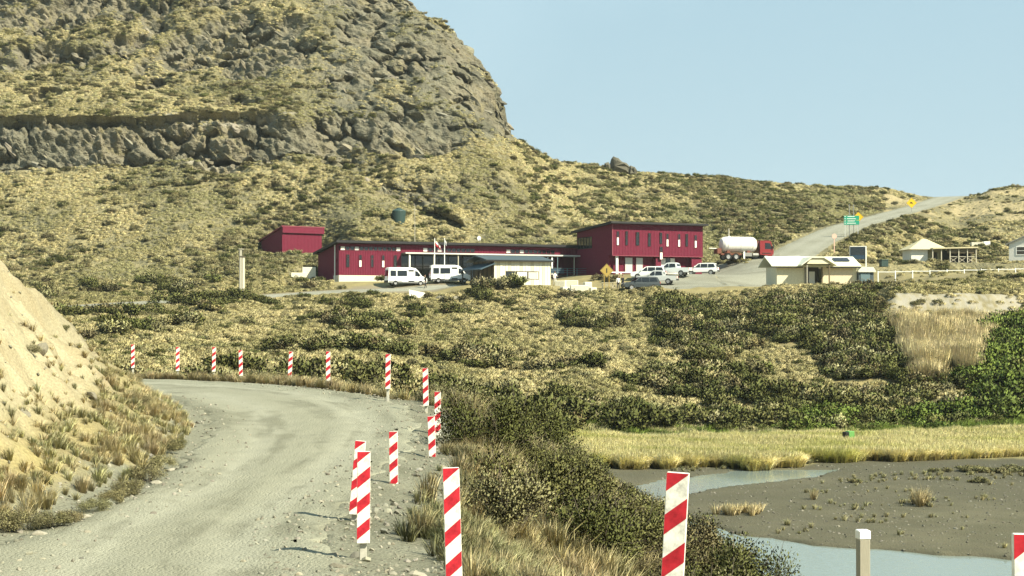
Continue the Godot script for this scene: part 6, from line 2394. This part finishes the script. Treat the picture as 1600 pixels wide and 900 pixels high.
func boulders(stone_m, pale_m, dark_m):
	# outcrop on the ridge and loose stones one can pick out
	var o = thing("boulder", "dark craggy boulder standing on the skyline of the ridge", "boulder", spot(963, 262, 330))
	for k in 3:
		var shape := [[-1.6, 0.0], [-1.0, 2.1], [-0.5, 2.55], [0.2, 2.35], [1.3, 1.55], [2.4, 0.9], [3.4, -0.3], [3.4, -2.0], [-1.6, -2.0]]
		if k == 1:
			shape = [[-2.9, -0.2], [-2.6, 1.0], [-1.9, 1.25], [-1.3, 0.7], [-1.2, -2.0], [-3.0, -2.0]]
		if k == 2:
			shape = [[2.6, -0.2], [3.2, 0.5], [4.1, 0.2], [4.5, -0.5], [4.5, -2.0], [2.5, -2.0]]
		var mid := Vector2.ZERO
		for q in shape:
			mid += Vector2(q[0], q[1]) / shape.size()
		var rk := st_new()
		rng.seed = 500 + k
		var rings := []
		for lay in 5:
			var ring := []
			for q in shape:
				var w := Vector2(q[0], q[1]).lerp(mid, [0.55, 0.12, 0.0, 0.1, 0.5][lay]) + Vector2(rng.randf_range(-0.15, 0.15), rng.randf_range(-0.15, 0.15))
				ring.append(Vector3(w.x, w.y, [-2.2, -1.5, 0.0, 1.3, 2.0][lay] + rng.randf_range(-0.3, 0.3)))
			rings.append(ring)
		var n := shape.size()
		for lay in 4:
			for i in n:
				quad(rk, rings[lay][(i + 1) % n], rings[lay][i], rings[lay + 1][i], rings[lay + 1][(i + 1) % n])
		for i in range(1, n - 1):
			tri(rk, rings[4][0], rings[4][i + 1], rings[4][i])
		obj("rock", rk, dark_m, o)
	for q in [[903, 262, 331, 3.6], [884, 254, 331, 3.2], [868, 250, 327, 2.8]]:
		var r = thing("boulder", ["small dark rock on the skyline between dome and boulder", "rounded dark rock nearest the boulder on the skyline", "little rock on the skyline at the foot of the dome"][0 if q[0] == 884 else (1 if q[0] == 903 else 2)], "boulder", spot(q[0], q[1] + 3, q[2]), q[0])
		var mi = obj("rock", stone_mesh(int(q[0]), 2, 0.6, 7), stone_m, r)
		mi.scale = Vector3.ONE * q[3]
		mi.material_override = dark_m
	for k in 2:
		var p := pick([690.0, 715.0][k], 183.0)
		var r = thing("boulder", ["dark angular rock in the grass below the kiosk, left of two", "dark angular rock in the grass below the kiosk, right of two"][k], "boulder", p, k)
		obj("rock", stone_mesh(40 + k, 2, 0.6, 7), stone_m, r).scale = Vector3(2.2, 1.7, 1.6)
	# stones by the road and in the bank
	var list := [[62, 26.5, 0.36, "flat grey stone set in the sandy face of the cut bank", 0.9, 34.5], [38, 24, 0.22, "small dark stone low in the cut bank left of a green shrub", 0.7, 29], [145, 36, 0.24, "dark stone jutting from the cut bank near the bend", 0.7, 36],
		[243, 27.6, 0.2, "pale stone on the left road edge below the grassy foot", 0.6, 0], [268, 29.8, 0.17, "small pale stone on the left road edge farther on", 0.6, 0], [130, 22.7, 0.26, "flat pale stone at the left road edge before the bank", 0.5, 0], [60, 20.9, 0.22, "low pale stone on the near left road edge", 0.6, 0],
		[652, 17.0, 0.17, "white stone in the grass right of the bare footed post", 0.7, 0], [533, 17.4, 0.2, "dark angular stone left of the bare footed post", 0.6, 0], [522, 18.6, 0.16, "dark angular stone behind another left of the bare footed post", 0.6, 0], [548, 16.4, 0.14, "broken grey stone at the foot of the bare footed post", 0.6, 0], [690, 31, 0.22, "pale stone at the foot of the two overlapping posts", 0.7, 0], [590, 16.2, 0.16, "small white stone just right of the bare footed post", 0.7, 0]]
	var k3 := 0
	for q in list:
		var d: float = q[5] if q[5] > 0 else q[1]
		var p := on_ground(bear(q[0], d), d)
		var r = thing("stone", q[3], "stone", p, k3 * 1.3)
		var mi = obj("rock", stone_mesh(60 + k3, 1, q[4] * 0.8, 12), pale_m if k3 in [3, 4, 5, 6, 7, 11, 12] else stone_m, r)
		mi.scale = Vector3.ONE * (q[2] * 1.6)
		if q[5] > 0:
			mi.rotation = Vector3(0.9, 0.3, 0.5)
			mi.position.y = 0.05
		k3 += 1

# ---------------------------------------------------------------- the scene
func _ready():
	# camera, sky, sun, exposure
	var cam := Camera3D.new()
	cam.name = "camera"
	add_child(cam)
	cam.position = Vector3(0, EYE, 0)
	cam.rotation.x = atan2(36.0, LENS)
	cam.fov = rad_to_deg(2.0 * atan(450.0 / LENS))
	cam.near = 0.2
	cam.far = 9000.0
	cam.current = true
	var sky := ProceduralSkyMaterial.new()
	sky.sky_top_color = Color(0.43, 0.53, 0.58)
	sky.sky_horizon_color = Color(0.525, 0.59, 0.61)
	sky.sky_curve = 0.14
	sky.ground_bottom_color = Color(0.35, 0.33, 0.26)
	sky.ground_horizon_color = Color(0.6, 0.62, 0.58)
	sky.sun_angle_max = 12.0
	sky.sky_energy_multiplier = 1.0
	var cloud := noise(FastNoiseLite.TYPE_SIMPLEX_SMOOTH, 0.006, 41, 5, 0.55).get_seamless_image(1024, 512)
	cloud.convert(Image.FORMAT_L8)
	cloud.resize(1024, 1024)
	var cd := cloud.get_data()
	var rgba := PackedByteArray()
	rgba.resize(1024 * 512 * 4)
	for j in 512:
		for i in 1024:
			var o := (j * 1024 + i) * 4
			rgba[o] = 150
			rgba[o + 1] = 150
			rgba[o + 2] = 146
			rgba[o + 3] = int(clampf((cd[((j * 2) % 1024) * 1024 + i] - 120) * 0.55, 0, 60))
	sky.sky_cover = ImageTexture.create_from_image(Image.create_from_data(1024, 512, false, Image.FORMAT_RGBA8, rgba))
	sky.sky_cover_modulate = Color(1, 1, 1, 0.8)
	var env := Environment.new()
	env.background_mode = Environment.BG_SKY
	env.sky = Sky.new()
	env.sky.sky_material = sky
	env.tonemap_mode = Environment.TONE_MAPPER_LINEAR
	env.tonemap_exposure = 2.5
	env.fog_enabled = true
	env.fog_density = 0.0001
	env.fog_light_color = Color(0.8, 0.85, 0.86)
	env.sdfgi_enabled = true
	env.ssao_enabled = true
	env.ssil_enabled = true
	var we := WorldEnvironment.new()
	we.name = "world"
	we.environment = env
	add_child(we)
	var sun := DirectionalLight3D.new()
	sun.name = "sun"
	sun.light_energy = 1.4
	sun.light_color = Color(1.0, 0.965, 0.86)
	sun.light_angular_distance = 0.5
	sun.shadow_enabled = true
	add_child(sun)
	var to_sun := Vector3(0.60, 0.68, 0.41).normalized()
	sun.look_at_from_position(to_sun * 100.0, Vector3.ZERO)
	# noises
	n_soft = noise(FastNoiseLite.TYPE_SIMPLEX_SMOOTH, 0.045, 5, 3)
	n_mid = noise(FastNoiseLite.TYPE_SIMPLEX_SMOOTH, 0.17, 6, 4)
	n_fine = noise(FastNoiseLite.TYPE_SIMPLEX_SMOOTH, 0.6, 7, 4, 0.6)
	n_ridge = noise(FastNoiseLite.TYPE_SIMPLEX_SMOOTH, 1.0, 8, 5, 0.55)
	n_ridge.fractal_type = FastNoiseLite.FRACTAL_RIDGED
	n_cell = noise(FastNoiseLite.TYPE_CELLULAR, 0.16, 9, 3, 0.5)
	n_cell.cellular_return_type = FastNoiseLite.RETURN_CELL_VALUE
	n_joint = noise(FastNoiseLite.TYPE_CELLULAR, 0.3, 10, 1)
	n_joint.cellular_return_type = FastNoiseLite.RETURN_DISTANCE2_SUB
	# lines of the roads and the stream
	for q in ROAD:
		road_c.append(Vector3((q[0] + q[2]) / 2.0, q[4], -(q[1] + q[3]) / 2.0))
		road_w.append(Vector2(q[2] - q[0], q[3] - q[1]).length() / 2.0)
	far_road = PackedVector3Array([spot(-300, 492, 168), spot(0, 488, 172), spot(135, 484.5, 176), spot(200, 478.5, 179), spot(300, 470.5, 183), spot(400, 464.5, 188), spot(500, 459, 192), spot(600, 454.5, 195), spot(700, 450.5, 196.5), spot(800, 449.5, 196), spot(900, 446, 195)])
	hill_road = PackedVector3Array([spot(1150, 438, 200), spot(1208, 420, 210), spot(1232, 402, 221), spot(1268, 380, 237), spot(1325, 354, 264), spot(1395, 335, 295), spot(1448, 320, 325), spot(1486, 307, 358), spot(1520, 308, 400), spot(1560, 316, 470)])
	channel = PackedVector3Array([Vector3(34, -3.0, -82), Vector3(22, -2.5, -77.5), Vector3(16.8, -0.4, -75.2), Vector3(14.5, 1.1, -73.8), Vector3(12.5, 1.8, -72.6), Vector3(9, 1.6, -69.8), Vector3(6.0, 1.1, -65.5), Vector3(5.0, 1.0, -59), Vector3(6.3, 1.7, -52.5), Vector3(9.6, 2.9, -47.8), Vector3(12.6, 3.4, -45.6), Vector3(17, 3.6, -43.8), Vector3(30, 4, -41)])
	pads = [[bear(575, 209), -209.0, 7.0, 7.15], [bear(700, 212), -212.0, 9.0, 7.2], [bear(800, 216), -216.0, 9.0, 7.25], [bear(880, 218), -218.0, 8.0, 7.4], [bear(1010, 213), -213.0, 9.0, 8.2], [bear(465, 230.5), -230.5, 5.2, 11.8], [bear(800, 194), -194.0, 6.0, 6.45], [bear(1290, 190), -190.0, 9.0, 6.2], [bear(1465, 227), -227.0, 7.0, 10.4], [bear(1600, 224), -224.0, 8.0, 10.3]]
	make_table()
	# textures
	var grain = lut_tex(noise(FastNoiseLite.TYPE_SIMPLEX_SMOOTH, 0.06, 21, 5, 0.7), 0.62, 1.0)
	var grit_n := noise(FastNoiseLite.TYPE_CELLULAR, 0.055, 22, 2, 0.5)
	grit_n.cellular_return_type = FastNoiseLite.RETURN_DISTANCE
	var grit = lut_tex(grit_n, 1.0, 0.0)
	var rough_rock = lut_tex(noise(FastNoiseLite.TYPE_SIMPLEX_SMOOTH, 0.02, 23, 6, 0.62), 0.0, 1.0)
	var speck = lut_tex(noise(FastNoiseLite.TYPE_SIMPLEX_SMOOTH, 0.12, 24, 3, 0.7), 0.4, 1.0)
	var wear = lut_tex(noise(FastNoiseLite.TYPE_SIMPLEX_SMOOTH, 0.02, 25, 5, 0.65), 0.86, 1.0)
	var ground_m := earth_mat(grain, 0.45, grit, 2.5)
	var road_m := earth_mat(speck, 0.7, grit, 3.0)
	var rr_a := noise(FastNoiseLite.TYPE_SIMPLEX_SMOOTH, 0.012, 27, 5, 0.55)
	rr_a.fractal_type = FastNoiseLite.FRACTAL_RIDGED
	var rr_b := noise(FastNoiseLite.TYPE_CELLULAR, 0.03, 28, 2, 0.5)
	rr_b.cellular_return_type = FastNoiseLite.RETURN_CELL_VALUE
	rr_b.domain_warp_enabled = true
	rr_b.domain_warp_amplitude = 12.0
	var ia: Image = rr_a.get_seamless_image(512, 512)
	var ib: Image = rr_b.get_seamless_image(512, 512)
	ia.convert(Image.FORMAT_L8)
	ib.convert(Image.FORMAT_L8)
	var da := ia.get_data()
	var db := ib.get_data()
	for i in da.size():
		da[i] = int(0.55 * da[i] + 0.45 * db[i])
	rough_rock = ImageTexture.create_from_image(Image.create_from_data(512, 512, false, Image.FORMAT_L8, da))
	var hill_m := earth_mat(grain, 0.1, rough_rock, 85.0)
	hill_m.uv1_scale = Vector3(0.07, 0.12, 0.07)
	var stone_m := grained(0.33, 0.315, 0.25, grain, 0.8, 0.9)
	stone_m.vertex_color_use_as_albedo = true
	var pale_m := grained(0.46, 0.43, 0.34, grain, 0.8, 0.9)
	var crag_m := grained(0.3, 0.275, 0.205, grain, 0.35, 0.9)
	crag_m.vertex_color_use_as_albedo = true
	var M := {}
	M.post_wood = grained(0.5, 0.49, 0.42, wear, 1.0)
	M.white_board = grained(0.86, 0.85, 0.78, lut_tex(noise(FastNoiseLite.TYPE_SIMPLEX_SMOOTH, 0.015, 26, 6, 0.7), 0.66, 1.08, 512, 0.6), 0.9, 0.6)
	M.red_stripe = grained(0.5, 0.025, 0.04, M.white_board.albedo_texture, 0.9, 0.55)
	M.grey_wood = grained(0.36, 0.34, 0.27, wear, 1.2, 0.85, Vector3(6, 0.6, 6))
	M.white_paint = mat(0.82, 0.82, 0.77, 0.6)
	M.dark_wood = mat(0.065, 0.055, 0.04)
	M.brown_plank = grained(0.16, 0.125, 0.075, wear, 0.6)
	M.pale_wood = mat(0.5, 0.46, 0.36)
	M.cream = grained(0.74, 0.7, 0.55, wear, 0.4)
	M.cream_wall = grained(0.74, 0.69, 0.5, wear, 0.3)
	M.buff_wall = grained(0.72, 0.63, 0.45, wear, 0.3)
	M.olive_wall = mat(0.3, 0.28, 0.16)
	M.white_board_wall = grained(0.76, 0.75, 0.68, wear, 0.4)
	M.worn_board = grained(0.36, 0.345, 0.28, wear, 0.7, 0.9, Vector3(4, 0.4, 4))
	M.tan_roof = grained(0.6, 0.54, 0.34, wear, 0.3, 0.7)
	M.pale_roof = grained(0.74, 0.74, 0.6, wear, 0.25, 0.6)
	M.red_metal = grained(0.16, 0.016, 0.04, wear, 0.15, 0.55)
	M.dark_red = mat(0.12, 0.01, 0.025, 0.6)
	M.dusty_red = mat(0.2, 0.04, 0.06, 0.6)
	M.black_metal = mat(0.02, 0.02, 0.022, 0.6)
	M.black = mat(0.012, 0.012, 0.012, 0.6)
	M.grey_metal = mat(0.25, 0.25, 0.23, 0.5, 0.3)
	M.pale_metal = mat(0.6, 0.6, 0.55, 0.5, 0.2)
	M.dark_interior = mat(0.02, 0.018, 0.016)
	M.glass = mat(0.015, 0.018, 0.02, 0.08, 0.0, 0.6)
	M.pale_glass = mat(0.5, 0.5, 0.46, 0.15, 0.0, 0.6)
	M.curtain = mat(0.78, 0.76, 0.68, 0.8)
	M.whitewash = grained(0.82, 0.78, 0.62, wear, 0.7, 0.85, Vector3(3, 0.3, 3))
	M.whitewash_worn = grained(0.66, 0.61, 0.46, wear, 0.7, 0.85, Vector3(3, 0.3, 3))
	M.slate = mat(0.05, 0.07, 0.08, 0.6)
	M.slate_blue = mat(0.05, 0.085, 0.11, 0.6)
	M.blue_grey = mat(0.11, 0.17, 0.19, 0.6)
	M.blue_screen = mat(0.03, 0.06, 0.1, 0.4)
	M.solar = mat(0.02, 0.022, 0.03, 0.2)
	M.white_car = mat(0.8, 0.81, 0.78, 0.3, 0.0, 0.5)
	M.silver_car = mat(0.62, 0.63, 0.6, 0.3, 0.2, 0.5)
	M.dark_car = mat(0.04, 0.05, 0.055, 0.3, 0.0, 0.5)
	M.car_glass = mat(0.012, 0.014, 0.016, 0.05, 0.0, 0.6)
	M.trim = mat(0.03, 0.03, 0.03, 0.6)
	M.tail = mat(0.35, 0.02, 0.02, 0.3)
	M.tyre = mat(0.018, 0.018, 0.018, 0.9)
	M.rim = mat(0.35, 0.35, 0.34, 0.4, 0.5)
	M.rust = grained(0.2, 0.08, 0.055, wear, 0.8)
	M.white_tank = grained(0.85, 0.82, 0.76, wear, 0.3, 0.45)
	M.red_cab = mat(0.2, 0.016, 0.02, 0.35, 0.0, 0.5)
	M.ochre = grained(0.42, 0.3, 0.08, wear, 1.0)
	M.yellow = mat(0.8, 0.5, 0.02, 0.5)
	M.green_sign = mat(0.02, 0.3, 0.19, 0.5)
	M.pink_post = mat(0.6, 0.4, 0.32, 0.7)
	M.tank_green = mat(0.028, 0.055, 0.05, 0.5)
	M.box_green = mat(0.1, 0.26, 0.07, 0.6)
	M.cloth_white = mat(0.75, 0.72, 0.68)
	M.cloth_red = mat(0.45, 0.03, 0.04)
	M.cloth_blue = mat(0.45, 0.47, 0.5)
	var sk := StandardMaterial3D.new()
	sk.vertex_color_use_as_albedo = true
	sk.roughness = 0.8
	M.skin = sk
	# ---- setting
	var plain := st_new()
	box(plain, Vector3(-6000, -12, -6000), Vector3(6000, -9, 6000))
	var pl = obj("plain", plain, mat(0.25, 0.22, 0.12))
	pl.set_meta("kind", "structure")
	pl.set_meta("label", "dry plain spreading to the horizon beyond the valley")
	make_ground(ground_m)
	make_fan(ground_m, hill_m)
	var road_shade := func(x: float, z: float, s: float, off: float) -> Color:
		var v := n_mid.get_noise_2d(x * 1.4, z * 1.4)
		var f := n_fine.get_noise_2d(x * 2.0, z * 2.0)
		var streak := n_fine.get_noise_2d(s * 5.0, off * 0.16)
		var c := Color(0.51, 0.51, 0.39)
		var track := exp(-pow((absf(s + 0.08 * v) - 0.42) / 0.17, 2.0))
		c = c.lerp(Color(0.62, 0.62, 0.49), 0.75 * track)
		c = c.lerp(Color(0.33, 0.33, 0.245), clampf(smoothstep(0.62, 1.0, absf(s)) * 0.6 + 0.75 * v + 1.4 * streak + 0.5 * f - 0.05, 0, 0.75))
		return c
	var rm = obj("road", strip(road_c, road_w, 0.2, 44, 0.015, road_shade, true, 0.5), road_m)
	rm.set_meta("kind", "structure")
	rm.set_meta("label", "pale grey gravel road bending left between striped posts and a sandy bank")
	var pale_shade := func(x: float, z: float, s: float, off: float) -> Color:
		var v := n_mid.get_noise_2d(x * 0.6, z * 0.6)
		var c := Color(0.54, 0.54, 0.44).lerp(Color(0.42, 0.415, 0.325), clampf(0.35 + 0.9 * v + 0.35 * absf(s), 0, 1))
		return c.lerp(Color(0.62, 0.62, 0.52), 0.5 * exp(-pow((absf(s) - 0.4) / 0.2, 2.0)))
	var fw := PackedFloat32Array()
	for k in far_road.size():
		fw.append(3.6 if k < 4 else 2.1)
	rm = obj("road", strip(far_road, fw, 0.6, 10, 0.05, pale_shade, true, 0.4), road_m)
	rm.set_meta("kind", "structure")
	rm.set_meta("label", "pale narrow track running from the bend to the buildings")
	var hw := PackedFloat32Array([5.0, 4.6, 4.4, 4.2, 4.2, 4.2, 4.2, 4.2, 4.2, 4.2])
	rm = obj("road", strip(hill_road, hw, 0.6, 12, 0.05, pale_shade, true, 0.4), road_m)
	rm.set_meta("kind", "structure")
	rm.set_meta("label", "pale gravel road climbing from the yard over the ridge")
	# the yard
	var yp := PackedVector3Array()
	var yc := PackedColorArray()
	var nxy := 90
	var nzy := 70
	for j in nzy:
		for i in nxy:
			var d := lerpf(187.6, 227.0, j / (nzy - 1.0))
			var left := lerpf(bear(985, d), bear(1085, d), smoothstep(200.0, 222.0, d)) + 0.8 * n_mid.get_noise_2d(d, 4.0)
			var right := lerpf(bear(1212, d), bear(1222, d), smoothstep(188.0, 227.0, d)) + 0.8 * n_mid.get_noise_2d(d, 40.0)
			if d < 190.5:
				left = lerpf(bear(1055, d), left, smoothstep(187.6, 190.5, d))
			var x := lerpf(left, right, i / (nxy - 1.0))
			var edge := i == 0 or j == 0 or i == nxy - 1 or j == nzy - 1
			yp.append(Vector3(x, height(x, -d) + (-0.1 if edge else 0.06), -d))
			var v := n_mid.get_noise_2d(x * 0.5, d * 1.4)
			yc.append(Color(0.5, 0.5, 0.405).lerp(Color(0.38, 0.375, 0.295), clampf(0.4 + 1.1 * v, 0, 1)))
	rm = obj("yard", grid_mesh(yp, yc, nxy, nzy), road_m)
	rm.set_meta("kind", "structure")
	rm.set_meta("label", "grey gravel yard where the vehicles are parked")
	# the stream
	var water := StandardMaterial3D.new()
	water.albedo_color = Color(0.17, 0.205, 0.185).linear_to_srgb()
	water.roughness = 0.1
	water.metallic_specular = 0.3
	var wn = noise(FastNoiseLite.TYPE_SIMPLEX_SMOOTH, 0.03, 31, 4).get_seamless_image(256, 256)
	wn.bump_map_to_normal_map(2.0)
	water.normal_enabled = true
	water.normal_texture = ImageTexture.create_from_image(wn)
	water.normal_scale = 0.3
	water.uv1_triplanar = true
	water.uv1_world_triplanar = true
	water.uv1_scale = Vector3(0.35, 0.35, 0.8)
	var wp := PackedVector3Array()
	var wc := PackedColorArray()
	for j in 25:
		for i in 30:
			wp.append(Vector3(lerpf(2.0, 46.0, i / 29.0), -5.0, -lerpf(34.0, 88.0, j / 24.0)))
			wc.append(Color.WHITE)
	rm = obj("river", grid_mesh(wp, wc, 30, 25), water)
	rm.set_meta("kind", "structure")
	rm.set_meta("label", "shallow milky stream curling round the gravel bar")
	# ---- things
	posts(M)
	lodge(M)
	tall_block(M)
	small_shed(M)
	kiosk(M)
	toll_hut(M)
	camp_hut(M)
	minibus(M, "white minibus with open side door, left of two, rear towards the shrubs", on_ground(bear(634, 198.5), 198.5), deg_to_rad(22))
	minibus(M, "white minibus nearest the kiosk, right of two, below the flagpoles", on_ground(bear(703, 200), 200), deg_to_rad(12))
	car(M, "pickup_truck", M.silver_car, "silver double cab pickup nearest the camera on the yard", on_ground(bear(1027, 192.5), 192.5) + Vector3(0, 0.06, 0), deg_to_rad(180 - 14))
	car(M, "pickup_truck", M.white_car, "white double cab pickup behind the silver one", on_ground(bear(1050, 200), 200) + Vector3(0, 0.06, 0), deg_to_rad(180 - 24))
	car(M, "car", M.white_car, "white car half hidden behind the silver pickup", on_ground(bear(1014, 198), 198) + Vector3(0, 0.06, 0), deg_to_rad(180 - 10))
	car(M, "car", M.white_car, "white estate car parked before the tanker truck", on_ground(bear(1097, 211.5), 211.5) + Vector3(0, 0.06, 0), deg_to_rad(180 - 16))
	car(M, "car", M.dark_car, "dark grey car low behind the grassy edge of the yard", on_ground(bear(1001, 187.3), 187.3) + Vector3(0, -0.25, 0), deg_to_rad(180 + 12))
	car(M, "car", M.white_car, "white car showing only its roof behind the cream hut", on_ground(bear(1243, 207), 207) + Vector3(0, 0.06, 0), deg_to_rad(70))
	tanker(M)
	people(M)
	small_things(M)
	boulders(crag_m, pale_m, grained(0.17, 0.16, 0.12, grain, 0.35, 0.9))
	stones(stone_m, crag_m)
	vegetation()
